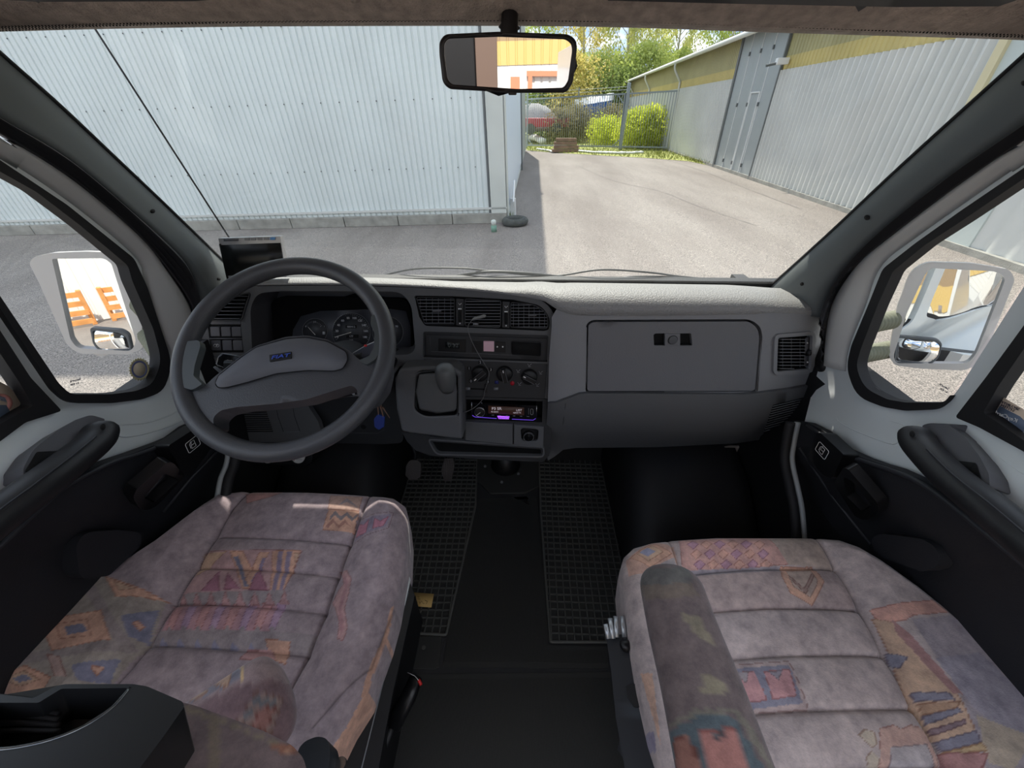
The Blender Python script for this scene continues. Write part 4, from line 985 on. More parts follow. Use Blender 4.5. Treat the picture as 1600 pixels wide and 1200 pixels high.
line('switch_divider', [(328, 529), (379, 529)], lift(S1, -.001), 1.6, m_key, D)
patch('fuse_flap', [(324, 558), (366, 558), (375, 592), (332, 592)], lift(S1, .002), m_dash, D, th=.004, sp=0, bv=.001, r=2)

# ---- clock / switch slot
recess('slot_well', rnd(slotp, 1), S1, .012, m_dark, D, V(0, 1, 0))
Sb = lift(S1, -.008)
slot = patch('centre_panel', [(666, 523, 3), (853, 529, 3), (851, 563, 3), (666, 555, 3)], Sb, m_dark, D, th=.004, sp=0, bv=.001)
line('panel_edge', [(672, 527), (673, 549), (845, 557), (846, 535)], lift(Sb, .001), .8, m_key, slot)
ck = patch('clock', [(685, 529), (728, 531), (728, 551), (685, 549)], lift(Sb, .002), m_vdark, D, th=.002, sp=0, bv=.0006)
patch('clock_display', [(696, 534.5), (718, 535.5), (718, 544.5), (696, 543.5)], lift(Sb, .003), mat('lcd', (34, 37, 36), .2), ck, th=.001, sp=0, bv=0); text('clock_digits', '0:32', lift(Sb, .0035), 708, 539.8, 6, mat('lcd digits', (92, 96, 92), .4), ck, wide=1.1)
patch('blank_switch', [(737, 533), (753, 534), (753, 551), (737, 550)], lift(Sb, .002), m_vdark, D, th=.002, sp=0, bv=.0006)
patch('pink_switch', [(755.5, 533, 1.5), (772, 533.5, 1.5), (772, 549.5, 1.5), (755.5, 549, 1.5)], lift(Sb, .004), mat('pink switch lens', (226, 186, 198), .45), D, th=.004, sp=0, bv=.0006)
hz = patch('blank_switch', [(774.5, 534), (790, 535), (790, 551.5), (774.5, 550.5)], lift(Sb, .003), m_vdark, D, th=.003, sp=0, bv=.0006)
for x in (777, 785.5): patch('indicator_dot', circ(x, 542, 1.2, 10), lift(Sb, .0035), m_icon, hz, th=.0005, sp=0, bv=0)
po = rim('storage_slot', [(799, 534), (845, 536), (845, 557), (799, 554)], Sb, m_dark, D, 1.2, .003, 3); patch('slot_opening', [(799, 534), (845, 536), (845, 557), (799, 554)], lift(Sb, .0005), m_hole, po, th=.0005, sp=0, bv=0)

# ---- heater panel
hp = patch('heater_panel', [(662, 561), (855, 569), (851, 623), (724, 619.5), (724, 577), (716, 572), (662, 571)], lift(S1, .002), m_dark, D, th=.006, sp=0, bv=.0012)
HS = lift(S1, .003)
for cx, cy, ang, marks in ((750, 583, 222, ['1', '2', '3', '0', '4']), (788.5, 583.5, 100, []), (827, 588, 150, [])):
    kb = MB(); p, ex, ey, n = frame(HS, cx, cy); k = (HS(cx+1, cy)-p).length
    kb.tube([p, p+n*.012, p+n*.014], [k*13, k*12, k*11], 28); ko = kb.build('heater_knob', m_vdark, D, True)
    a = math.radians(ang); u = ex*math.cos(a)+ey*math.sin(a); w = n.cross(u)
    MB().box(p+n*.018, (k*23, k*7, .010), Matrix((u, w, n)).transposed()).build('grip_bar', m_vdark, ko, False, (bevel(.0015),))
    MB().box(p+n*.0235+u*k*8.5, (k*4, k*1.6, .0012), Matrix((u, w, n)).transposed()).build('pointer_mark', m_icon, ko)
    for s in (1, -1): MB().box(p+n*.0232+w*k*3.2*s-u*k*1, (k*19, k*.4, .0008), Matrix((u, w, n)).transposed()).build('edge_line', m_ring, ko)
for s, x, y in (('1', 733, 575.5), ('2', 750.5, 566), ('3', 767, 577.5), ('0', 736, 595.5), ('4', 762.5, 596.5)):
    patch('number_tile', rect(x-2.6, y-2.6, x+2.6, y+2.6), lift(HS, .0002), m_hole, hp, th=.0006, sp=0, bv=0); text('number', s, lift(HS, .0008), x, y, 4, m_prt, hp)
patch('cold_mark', rect(773, 595, 779, 600), lift(HS, .0004), mat('blue mark', (38, 44, 110), .5), hp, th=.0006, sp=0, bv=0)
patch('hot_mark', circ(800.5, 599, 3.4, 14), lift(HS, .0004), mat('red mark', (176, 30, 48), .5), hp, th=.0008, sp=0, bv=0)
for x, y in ((827.5, 570.5), (810, 579.5), (845, 582), (812, 599.5), (840, 601)):
    f = lift(HS, .0006); MB().tube([f(x-3, y-2), f(x-1, y+1.5), f(x+1, y-.5), f(x+3, y-2)], .0005, 4).build('airflow_icon', m_prt, hp); MB().tube([f(x-2, y+2.5), f(x+2, y+2.5)], .0005, 4).build('airflow_icon', m_prt, hp)
patch('slider_slot', [(736, 606.5), (757, 607.5), (757, 609.5), (736, 608.5)], lift(HS, .0002), m_hole, hp, th=.0008, sp=0, bv=0)
patch('slider_grip', rect(757, 601, 760.5, 614), lift(HS, .006), m_vdark, hp, th=.006, sp=0, bv=.0005)
for x in (731, 775): patch('air_icon', rect(x-3.5, 605.5, x+3.5, 609.5), lift(HS, .0003), m_ring, hp, th=.0005, sp=0, bv=0)

# ---- console lower body
lower = [(724, 620), (862, 624), (861, 700), (858, 712, 10), (848, 722, 8), (740, 717), (672, 712, 10), (650, 704, 12), (636, 690, 10), (628, 675), (724, 688)]
recess('slot_well', [(724, 620), (851, 623), (850, 663), (724, 657)], lift(S1, .001), .05, m_hole, D)
patch('console_body', lower, lift(S1, .004), m_dark, D, holes=[[(728, 624), (848, 627), (847, 660), (728, 655)], rnd([(674, 690, 3), (846, 702, 4), (846, 711, 6), (684, 707, 8)], 1)], th=.03, sp=0, bv=.003, seg=2)
recess('tray', rnd([(674, 690, 3), (846, 702, 4), (846, 711, 6), (684, 707, 8)], 1), lift(S1, .003), .12, m_hole, D)
rim('tray_lip', [(671, 688), (848, 700), (849, 713, 6), (682, 709, 8)], lift(S1, .003), m_dash, D, 2.4, .012, 3, .003)
patch('drawer', [(727, 659, 2), (801, 663.5, 2), (801, 695, 2), (727, 688, 2)], lift(S1, .014), m_dash, D, th=.02, sp=0, bv=.0015)
lp = patch('socket_panel', [(803, 664, 2), (850, 667, 2), (849, 698.5, 2), (803, 695, 2)], lift(S1, .014), m_dash, D, holes=[rnd([(813, 669), (842, 671), (840, 690), (815, 689)], 6)], th=.02, sp=0, bv=.002)
patch('socket_well', rnd([(813, 669), (842, 671), (840, 690), (815, 689)], 6), lift(S1, .005), m_hole, lp, th=.002, sp=0, bv=0)
p, ex, ey, n = frame(lift(S1, .006), 826, 680); k = (S1(827, 680)-S1(826, 680)).length
MB().tube([p, p+n*.012, p+n*.010, p+n*.012], [k*9, k*8.5, k*6, k*5.5], 22).build('lighter_knob', m_vdark, lp, True)
MB().tube([p+n*.0125+ex*k*7.8*math.cos(a)+ey*k*7.8*math.sin(a) for a in [2*PI*i/20 for i in range(20)]], .0006, 5, True).build('lighter_ring', m_ring, lp, True)
# ---- car radio
Sr = lift(S1, .010)
rad = patch('car_radio', [(737, 629, 2), (838, 634, 2), (838, 655, 3), (834, 658), (742, 652), (737, 648, 2)], Sr, mat('radio gloss black', (10, 9, 14), .12), D, th=.05, sp=0, bv=.001)
m_chr = mat('chrome', (205, 205, 208), .15, 1.0)
f = lift(Sr, .001)
p, ex, ey, n = frame(f, 750, 642); k = (f(751, 642)-p).length
MB().tube([p, p+n*.009, p+n*.0095], [k*8, k*7.6, k*6.6], 24).build('volume_knob', m_vdark, rad, True)
MB().tube([p+n*.0085+ex*k*8*math.cos(a)+ey*k*8*math.sin(a) for a in [2*PI*i/26 for i in range(26)]], .0008, 5, True).build('knob_ring', m_chr, rad, True)
MB().tube([p+n*.0102-ex*k*4-ey*k*4, p+n*.0102+ex*k*1], .0006, 5).build('knob_mark', m_icon, rad)
m_vio = emit('violet key light', (176, 92, 255), .9)
line('light_bar', [(738, 649), (742, 651.5), (776, 654)], f, .8, emit('violet edge light', (92, 60, 190), .9), rad); line('light_bar', [(800, 655), (833, 656.5), (837, 654)], f, .8, emit('violet edge light', (92, 60, 190), .9), rad)
patch('lit_logo_key', [(777, 650, 1.5), (796, 651, 1.5), (795, 655, 1.5), (779, 654.5, 1.5)], lift(Sr, .002), m_vio, rad, th=.001, sp=0, bv=0)
line('chrome_edge', [(737, 628), (737, 647)], f, .8, m_chr, rad); line('chrome_edge', [(838.5, 634), (838.5, 653)], f, .8, m_chr, rad)
line('chrome_edge', [(752, 628.5), (754, 632)], lift(Sr, .003), .8, m_chr, rad)
dsp = patch('radio_display', [(763, 634), (819, 637), (819, 649), (763, 646)], lift(Sr, .0006), emit('amber dim lcd', (52, 32, 24), .35), rad, th=.0006, sp=0, bv=0)
m_lcd = emit('lcd text', (200, 190, 200), .4)
text('display_text', 'P3 SR', lift(Sr, .0014), 776, 638.5, 4.2, m_lcd, dsp); text('display_text', 'P2 Sthlm', lift(Sr, .0014), 773, 643.4, 2, m_lcd, dsp); text('display_text', 'LIST', lift(Sr, .0014), 811, 641, 3.2, m_lcd, dsp); text('display_text', 'NEWS TA', lift(Sr, .0014), 808, 645, 1.8, m_lcd, dsp)
text('key_text', 'KENWOOD', lift(Sr, .0032), 787, 652.8, 2.4, mat('violet key print', (40, 20, 80), .5), rad)
line('button_edge', [(826, 638), (826, 648)], f, .7, m_ring, rad); MB().tube([f(a, b_) for a, b_ in rnd([(829, 639), (833, 639), (833, 648), (829, 648)], 2)], .0005, 4, True).build('button_edge', m_prt, rad)
for x in range(768, 834, 11): patch('preset_key', rect(x, 648.2+(x-768)*.04, x+4, 649.2+(x-768)*.04), f, m_ring, rad, th=.0004, sp=0, bv=0)

# ---- passenger side moulding
S2u = S2
up = [(862, 496, 12), (870, 482), (886, 484), (906, 487), (930, 488), (1050, 490), (1172, 488), (1204, 486), (1258, 488), (1277, 493, 10), (1283, 506, 8), (1281, 560), (1278, 592, 6), (1267, 600), (1230, 607), (1183, 613), (1160, 614.5), (915, 613.5), (905, 614), (882, 623), (868, 628), (856, 628), (858, 560), (862, 510)]
glove = [(917, 507, 8), (925, 501, 8), (1172, 500, 12), (1187, 511, 10), (1190, 526), (1183, 612.5), (915, 613)]
gv = rnd(glove, 4)
patch('passenger_fascia', up, S2, m_dashL, D, holes=[gv, rnd([(1214, 526), (1272, 521), (1268, 579), (1212, 584)], 3)], th=.02, sp=20, bv=.004, seg=3)
recess('glovebox_well', gv, S2, .02, m_hole, D)
gi = [(919.5, 508, 8), (926, 503.5, 8), (1171, 502.5, 10), (1183, 512, 10), (1186.5, 526), (1179.5, 610.5), (917.5, 611)]
lat_h = rnd([(1021, 523, 2), (1024, 521), (1080, 521, 2), (1082, 540, 2), (1022, 540, 2)], 2)
gb_ = patch('glovebox_door', gi, lift(S2, .002), m_glove, D, holes=[lat_h], th=.015, sp=22, bv=.003, r=5, seg=3)
recess('latch_well', lat_h, lift(S2, .001), .015, m_hole, gb_)
lt = patch('latch', rect(1039, 521.5, 1063, 540), lift(S2, .003), m_glove, gb_, th=.01, sp=0, bv=.001)
p, ex, ey, n = frame(lift(S2, .003), 1051, 531); k = (S2(1052, 531)-S2(1051, 531)).length
MB().tube([p, p+n*.004, p+n*.0045], [k*7, k*6.6, k*6], 22).build('lock_button', m_dash, lt, True)
MB().tube([p+n*.001+ex*k*7.2*math.cos(a)+ey*k*7.2*math.sin(a) for a in [2*PI*i/22 for i in range(22)]], .0006, 5, True).build('lock_ring', m_hole, lt, True)
# right vent
recess('vent_well', rnd([(1214, 526), (1272, 521), (1268, 579), (1212, 584)], 3), S2, .05, m_hole, D)
o = rim('air_vent', [(1216, 528), (1270, 524), (1267, 577), (1214, 581.5)], lift(S2, .001), m_dashL, D, 5.5, .006, 4, .002)
vp = [(1217, 530), (1257, 527), (1255, 574), (1216, 578)]
slats(vp, S2, 10, o, m_dashL); vbars([(1217, 530), (1257, 527), (1255, 574), (1216, 578)], S2, 3, o)
wp_ = patch('wheel_panel', [(1259, 528), (1266, 527), (1264, 571), (1257, 572)], lift(S2, -.003), m_key, o, th=.002, sp=0, bv=0)
p, ex, ey, n = frame(S2, 1262, 551); MB().tube([p-ex*.003, p+ex*.003], .010, 18).build('thumb_wheel', m_vdark, wp_, True)
for y in (536, 566): patch('flow_mark', circ(1262, y, 1.3, 8), lift(S2, -.001), m_icon, wp_, th=.001, sp=0, bv=0)
# lower passenger moulding: rolls back under
def Yl(x, z):
    y = Yface(x, z)-.012; t = min(.24, max(0, .70-z)); return y+1.6*t*t*1.3+ .0
S3 = implicit(lambda p: Yl(p.x, p.z)-p.y, .3, 1.9)
low = [(856, 630), (868, 630), (882, 625), (905, 616), (915, 615), (1160, 616.5), (1183, 615), (1230, 609), (1268, 602), (1260, 640), (1249, 664), (1235, 677), (1190, 687), (1150, 693), (1025, 699), (900, 700), (880, 703), (866, 714), (856, 720, 4), (852, 700), (854, 660)]
grl = [(1208, 633), (1256, 621.5), (1249, 648), (1237, 664), (1192, 680)]
patch('lower_fascia', low, S3, m_dash, D, holes=[grl], th=.02, sp=20, bv=.004, seg=3)
recess('speaker_well', grl, S3, .02, m_hole, D)
go = patch('speaker_grille', [(1207, 632), (1257, 620.5), (1250, 648.5), (1238, 665), (1190.5, 681)], lift(S3, -.018), m_hole, D, th=.002, sp=0, bv=0)
for i in range(12):
    t0 = (i+.5)/12
    a = Vector((1208-16*t0, 633+47*t0)); bx = 1256-8*t0*1.2-(14*max(0, t0-.55)); b_ = Vector((bx, 621.5+43*t0)); 
    MB().tube([lift(S3, -.004)(a.x, a.y), lift(S3, -.004)(b_.x, b_.y)], .0016, 6, flat=.7).build('grille_bar', m_dashL, go)
line('mould_line', [(884, 630), (880, 660), (874, 700)], lift(S3, 0), .7, m_vdark, D)

# ---- gear lever console
S4 = plane((0, .86, .70), (0, -1, .22))
gc = patch('gear_console', [(616, 592, 8), (625, 576, 10), (661, 573), (707, 573, 10), (721, 582, 8), (722, 640), (723, 688, 3), (690, 684), (640, 678), (627, 675, 3), (619, 640)], S4, m_dash, D, holes=[rnd([(651, 585, 8), (700, 580), (716, 590, 6), (714, 648, 6), (664, 650, 10), (648, 640, 8), (650, 610)], 3)], th=.09, sp=0, bv=.010, seg=4)
recess('boot_well', rnd([(651, 585, 8), (700, 580), (716, 590, 6), (714, 648, 6), (664, 650, 10), (648, 640, 8), (650, 610)], 3), lift(S4, -.002), .03, m_vdark, gc)
GL = thing('gear_lever', 'gear lever with black knob and ribbed rubber boot on the centre console', 'gear lever', S4(690, 630))
bpy.context.view_layer.update()
kc = plane((0, .76, .7), (0, -1, .22))(697.5, 590)
base = [S4(*q) for q in ((655, 586), (676, 584), (708, 586), (713, 612), (712, 642), (684, 646), (656, 640), (650, 612))]
rings = []
for i in range(11):
    t = i/10; w = (1-t)**.8 if i % 2 == 0 else (1-t)**.8+.035
    c = S4(683, 614).lerp(kc+V(0, .02, -.02), t)
    o_ = []
    for p in base: o_.append(c+(p-S4(683, 614))*(.16+.84*min(1.03, w)))
    rings.append(o_)
loft('boot', rings, mat('ribbed grey boot rubber', (104, 105, 106), .5), GL, 40, .002, True)
p, ex, ey, n = frame(kc and plane(kc, (0, -1, .22)), 697.5, 590); k = (plane(kc, (0, -1, .22))(698.5, 590)-kc).length
ax = (ey*.55+n*.83).normalized()
c0_ = kc-ey*k*14
rs = [11, 14.5, 16.2, 16.8, 16.6, 15.8, 14, 10, 4]; hs = [-8, 0, 8, 16, 24, 30, 35, 38.5, 40]
MB().tube([c0_+ey*k*h*.95+n*k*h*.25 for h in hs], [k*r for r in rs], 24, flat=.95).build('knob', mat('worn knob plastic', (84, 86, 86), .45, bump=.15, bscale=500, bdist=.0004), GL, True)
MB().tube([S4(683, 614), c0_-n*.005], .008, 12).build('shaft', m_vdark, GL, True)

# ---- under-dash left: knee panel with grille
S5 = plane((0, .99, .70), (0, -1, .35))
kp = patch('knee_panel', [(338, 640, 6), (352, 628), (425, 625), (462, 622, 6), (480, 632), (498, 660), (506, 690), (340, 692, 10)], S5, m_dash, D, th=.02, sp=0, bv=.004, r=3)
for i in range(13):
    y = 634+i*3.3; x0 = 353+i*1.1; x1 = 413+i*1.1
    patch('louvre', [(x0, y), (x1, y-.6), (x1+.3, y+1.1), (x0+.3, y+1.7)], lift(S5, .001), m_hole, kp, th=.0008, sp=0, bv=0)
for x in (430, 456): line('panel_seam', [(x, 627), (x+4, 650), (x+13, 675)], lift(S5, .0), .6, m_hole, kp)
line('panel_seam', [(443, 675), (469, 674)], lift(S5, .0), .8, m_ring, kp)
S6 = plane((0, 1.0, .70), (0, -1, .1))
patch('column_side_panel', [(462, 600), (628, 590), (630, 692, 8), (600, 694), (500, 692), (490, 660)], S6, m_dark, D, th=.03, sp=0, bv=.005, r=2)
pk = line('panel_seam', [(520, 676), (590, 677), (600, 672), (600, 640)], lift(S6, .0), .8, m_dash, D)
MB().disc(S6(568, 667), (0, -1, .1), .009, .001).build('screw_hole', m_hole, D)
# closing board under the dash so no daylight leaks in
b = MB(); b.box((0, 1.14, .72), (1.66, .03, .5)); b.build('back_board', m_vdark, D)
b = MB(); b.box((0, 1.13, .50), (1.66, .1, .02)); b.build('under_tray', m_vdark, D)
# ================================================================ STEERING WHEEL AND COLUMN
WC = V(-.4025, .599, 1.019); th_, ph_ = .9128, .0374
WN = V(math.sin(ph_), -math.cos(ph_)*math.cos(th_), math.cos(ph_)*math.sin(th_)).normalized()
WPl = plane(WC, WN)
m_wheel = mat('steering wheel foam', (70, 71, 74), .4, bump=.5, bscale=480, bdist=.0007)
m_cov = mat('horn pad', (92, 93, 98), .55, bump=.35, bscale=700, bdist=.0005)
m_grip = mat('thumb grip', (72, 77, 78), .45)
SWh = thing('steering_wheel', 'dark grey two-spoke steering wheel with a blue badge on the horn pad', 'steering wheel', WC)
bpy.context.view_layer.update()
wu = WN.cross(V(1, 0, 0)).normalized(); wx = wu.cross(WN).normalized()
MB().tube([WC+wx*.1835*math.cos(a)+wu*.1835*math.sin(a) for a in [2*PI*i/96 for i in range(96)]], .0165, 20, True).build('rim', m_wheel, SWh, True)
body = [(278, 603), (292, 612), (308, 611), (322, 601), (338, 586), (377, 556), (401, 540), (447, 526), (479, 524), (511, 530), (545, 547), (561, 562), (580, 569), (596, 560), (606, 548), (607, 575), (600, 605), (585, 625), (570, 632), (560, 622), (558, 608), (550, 602), (526, 609), (479, 624), (430, 631), (370, 636), (345, 641), (333, 652), (334, 668), (318, 672), (296, 650), (280, 622)]
hub = patch('hub', body, lift(WPl, .004), m_wheel, SWh, th=.04, sp=14, bv=.010, r=6, seg=4)
cover = [(336, 599, 6), (341, 587), (377, 558), (401, 542), (447, 529), (479, 527), (511, 533), (541, 549, 8), (544, 562, 8), (536, 576), (522, 580), (479, 579), (431, 584), (388, 597), (353, 606), (340, 606, 6)]
def dome(p, x, y):
    d = 1e9
    L = cover
    for i in range(len(L)):
        a = Vector(L[i-1][:2]); b = Vector(L[i][:2]); q = Vector((x, y)); t = max(0, min(1, (q-a).dot(b-a)/max(1e-9, (b-a).length_squared))); d = min(d, (a+(b-a)*t-q).length)
    return p+WN*.012*(1-math.exp(-d/9))
hc = patch('horn_pad', cover, lift(WPl, .007), m_cov, SWh, th=.012, sp=7, bv=.003, r=5, seg=3, zfn=dome)
line('horn_pad_gap', rnd(cover, 5), lift(WPl, .0075), 1.5, m_hole, SWh, closed=True)
bd = patch('badge', [(420.5, 554.5, 1.5), (455, 549, 1.5), (455, 559.5, 1.5), (421, 565, 1.5)], lift(WPl, .020), m_vdark, hc, th=.004, sp=0, bv=.0006)
text('badge_lettering', 'FIAT', lift(WPl, .0207), 438, 557.2, 5.2, mat('blue badge print', (64, 92, 190), .35), bd, wide=1.8, rot=.17, shear=.2, bold=.01)
for pl_ in ([(287, 534, 5), (311, 531, 5), (313, 541), (304, 571), (302, 587), (316, 600), (300, 610, 8), (286, 605), (280, 587), (281, 555)], [(580, 493, 3), (590, 490, 3), (596, 520), (594, 549), (586, 562), (572, 570, 4), (560, 563, 3), (577, 556), (584, 543), (585, 520), (579, 507)]):
    patch('thumb_grip', pl_, lift(WPl, .013), m_grip, SWh, th=.014, sp=0, bv=.004, r=3, seg=3)
COL = thing('steering_column', 'dark steering column shroud with stalks behind the steering wheel', 'steering column', WC-WN*.1)
bpy.context.view_layer.update()
def ringpts(c, a, b, n_=20): return [c+wx*a*math.cos(2*PI*i/n_)+wu*b*math.sin(2*PI*i/n_) for i in range(n_)]
loft('shroud', [ringpts(WC-WN*.035, .05, .04), ringpts(WC-WN*.05, .058, .045), ringpts(WC-WN*.12+V(0, .02, .0), .06, .05), ringpts(WC-WN*.22+V(0, .08, .03), .06, .05)], m_vdark, COL, 24, 0, True)
Sst = plane(WC-WN*.045, WN)
sk = patch('indicator_stalk', [(336, 571, 3), (340, 556, 4), (347, 551, 3), (378, 556), (372, 570), (352, 577)], Sst, mat('gloss black stalk', (14, 14, 16), .2), COL, th=.018, sp=0, bv=.004)
line('stalk_edge', [(337, 569), (341, 557), (347, 552), (370, 555)], lift(Sst, .0), .7, m_prt, sk)
text('arrow_print', '<>o', lift(Sst, .001), 358, 564, 4, m_icon, sk)
patch('wiper_stalk', [(331, 573, 2), (336, 571, 2), (352, 581), (346, 586)], lift(Sst, -.006), mat('grey stalk', (80, 80, 82), .4), COL, th=.014, sp=0, bv=.003)
MB().tube([Sst(352, 570), WC-WN*.08], .009, 10).build('stalk_arm', m_vdark, COL, True)
sk = patch('light_stalk', [(550, 553), (556, 547), (594, 530), (596, 536), (592, 548), (566, 559)], lift(Sst, -.01), mat('blue-grey stalk', (84, 88, 100), .45), COL, th=.014, sp=0, bv=.002)
line('stalk_edge', [(551, 552), (571, 540), (594, 530)], lift(Sst, -.008), 1.1, m_icon, sk)
patch('red_mark', circ(571, 540, 2.6, 10, 1.8), lift(Sst, -.006), mat('red plastic', (220, 50, 50), .4), sk, th=.001, sp=0, bv=0)
MB().tube([lift(Sst, -.012)(566, 558), WC-WN*.09], .009, 10).build('stalk_arm', m_vdark, COL, True)
MB().tube([Sst(556, 612), Sst(546, 612), Sst(539, 611)], [.007, .007, .004], 12).build('silver_stalk_tip', mat('pale stalk tip', (176, 180, 182), .4), COL, True)
MB().tube([Sst(556, 612), Sst(525, 617), WC-WN*.09], [.006, .009, .012], 12).build('stalk_arm', m_vdark, COL, True)
# keys in the ignition
KP = plane((0, .80, .8), (0, -1, .1))
K_ = thing('key_ring', 'bunch of keys with a blue fob hanging from the ignition', 'keys', KP(592, 622))
bpy.context.view_layer.update()
kk_ = (KP(593, 622)-KP(592, 622)).length
m_keym = mat('key metal', (190, 160, 140), .3, .9)
c = KP(593, 624); MB().tube([c+V(math.cos(a), .0, math.sin(a))*kk_*7 for a in [2*PI*i/24 for i in range(24)]], kk_*.5, 6, True).build('ring', m_chr, K_, True)
for pts, w in ([[(590, 630), (591, 640), (592, 653)], 1.7], [[(595, 634), (597, 642), (599, 651)], 2.2], [[(598, 636), (603, 644), (609, 653)], 1.3]):
    P = [KP(*q) for q in pts]; MB().tube(P, [kk_*w*1.5, kk_*w, kk_*w*.6], 6, flat=.4).build('key', m_keym, K_, False)
patch('fob', [(584, 655, 2), (590, 648, 3), (601, 652, 2), (600, 667), (592, 672, 3), (585, 667)], lift(KP, .002), mat('blue fob', (24, 52, 124), .35), K_, th=.006, sp=0, bv=.001)
MB().tube([KP(592, 617), KP(592, 617)+V(0, .19, .02)], .012, 14).build('ignition_barrel', m_vdark, COL, True)

# ================================================================ MIRROR, MONITOR, MICROPHONE, AERIAL, WIPERS
def mirplane(px, py, S, rdir):
    p = S(px, py); d = (p-CAM).normalized(); n = (Vector(rdir).normalized()-d).normalized(); return plane(p, n), p, n
Sm, pm, nm_ = mirplane(795, 97, PY(.70), (.06, -1, .055))
MR = thing('rear_view_mirror', 'black framed interior rear-view mirror hanging at the top of the windscreen', 'mirror', pm)
bpy.context.view_layer.update()
mo = [(688, 66), (696, 55.5), (780, 51.5), (888, 55.5), (899, 64), (900, 76), (894, 128), (885, 143), (809, 143.5), (702, 137.5), (693, 128), (688, 84)]
mi = [(694, 68), (700, 60), (780, 57), (884, 61), (893, 68), (894.5, 78), (888, 126), (881, 137), (809, 139), (706, 132), (699, 124), (694, 86)]
m_mir = mat('mirror housing', (30, 28, 30), .4)
patch('housing', mo, lift(Sm, .002), m_mir, MR, holes=[rnd(mi, 5)], th=.010, sp=0, bv=0, r=6, seg=3)
line('housing_rim', rnd(mo, 6), Sm, 3.2, m_mir, MR, closed=True)
patch('mirror_glass', mi, Sm, m_mirror, MR, sm=False, th=.003, sp=0, bv=0, r=5)
bkp = shell('housing_back', rnd(mo, 6), lift(Sm, -.004), .022, m_mir, MR)
MB().tube([pm+V(0, .015, .01), pm+V(0, .05, .06), WS(796, 44)+V(0, -.006, 0)], [.012, .012, .016], 14).build('mount', m_mir, MR, True)
patch('mount_foot', [(783, 40, 2), (808, 40, 2), (809, 56), (781, 56)], lift(WS, .012), m_mir, MR, th=.015, sp=0, bv=.003)
patch('dip_tab', [(793, 141), (808, 141), (807, 148.5, 2), (795, 148.5, 2)], lift(Sm, .001), m_mir, MR, th=.012, sp=0, bv=.001)
# reversing monitor on the dash
Smo = plane((0, 1.03, 1.05), (.05, -1, .12))
MO = thing('reversing_monitor', 'small flat reversing monitor with a silver frame standing on the dash behind the steering wheel', 'monitor', Smo(392, 440))
bpy.context.view_layer.update()
m_slv = mat('silver plastic', (206, 207, 208), .35, .2)
mq = patch('casing', [(341, 372.5, 1.5), (438, 369, 1.5), (444, 410), (448, 433, 2), (355, 438, 2)], Smo, m_slv, MO, th=.016, sp=0, bv=.0015)
patch('side_trim', [(342, 381), (345, 381), (357, 436), (354, 436)], lift(Smo, .0012), m_vdark, MO, th=.001, sp=0, bv=0)
patch('screen', [(344, 383), (438, 379.5), (445, 428), (355, 431)], lift(Smo, .0015), mat('monitor screen', (12, 14, 14), .35), MO, th=.001, sp=0, bv=0)
patch('speaker_slot', [(349.5, 373), (372.5, 372.6), (372.5, 376.5), (349.5, 377)], lift(Smo, .0012), m_ring, mq, th=.0006, sp=0, bv=0)
for i in range(5):
    x = 382+i*10; patch('blue_button' if i == 4 else 'button', rect(x, 371.6-i*.2, x+7.6, 375.8-i*.2), lift(Smo, .003), mat('blue button', (96, 160, 220), .4) if i == 4 else mat('button grey', (150, 152, 154), .4), mq, th=.002, sp=0, bv=.0003)
MB().tube([Smo(395, 434)+V(0, .01, 0), Smo(395, 448)+V(0, .012, 0)], .012, 12).build('stand', m_vdark, MO, True)
MB().box((Smo(395, 449)+V(0, .02, -.002)), (.08, .05, .006)).build('stand_foot', m_vdark, MO, False, (bevel(.002),))
# microphone clipped on the centre vent
MC = thing('microphone', 'small grey microphone on a thin cable clipped to the centre air vent', 'microphone', lift(S1, .02)(748, 497))
bpy.context.view_layer.update()
Sq = lift(S1, .022)
MB().tube([Sq(737, 500.5), Sq(742, 497.5), Sq(750, 495.5), Sq(757, 493.5), Sq(759, 493)], [.0018, .0042, .0046, .0048, .003], 14).build('capsule', mat('worn grey plastic', (120, 120, 118), .4), MC, True)
patch('clip', [(739, 503), (748, 503), (748, 509), (739, 509)], lift(S1, .006), m_vdark, MC, th=.012, sp=0, bv=.001); patch('clip_tab', rect(739, 505, 747, 508), lift(S1, .009), m_ring, MC, th=.002, sp=0, bv=0)
Sg = lift(S1, .012)
MB().tube(spline([Sq(737, 500.5), Sg(731.5, 509), Sg(733, 522), Sg(739, 537), Sg(748, 554), Sg(758, 570), lift(S1, .03)(764, 582), lift(S1, .03)(762, 596), Sg(757, 612), Sg(755, 622), Sg(746, 633), lift(S1, .03)(734, 641), lift(S1, .03)(720, 646.5)], 6), .0011, 6).build('cable', mat('grey cable', (104, 104, 104), .5), MC, True)
# radio aerial outside
A0, A1 = PY(1.32)(139, 30), PY(1.32)(352, 362)
AE = thing('radio_aerial', 'thin black whip aerial slanting across the left of the windscreen outside', 'aerial', A1)
bpy.context.view_layer.update()
MB().tube([A1+(A1-A0)*.12, A0+(A0-A1)*.25], .0026, 8).build('rod', m_vdark, AE, True)
MB().tube([A1+(A1-A0)*.12, A1+(A1-A0)*.2], .008, 10).build('base', m_vdark, AE, True)
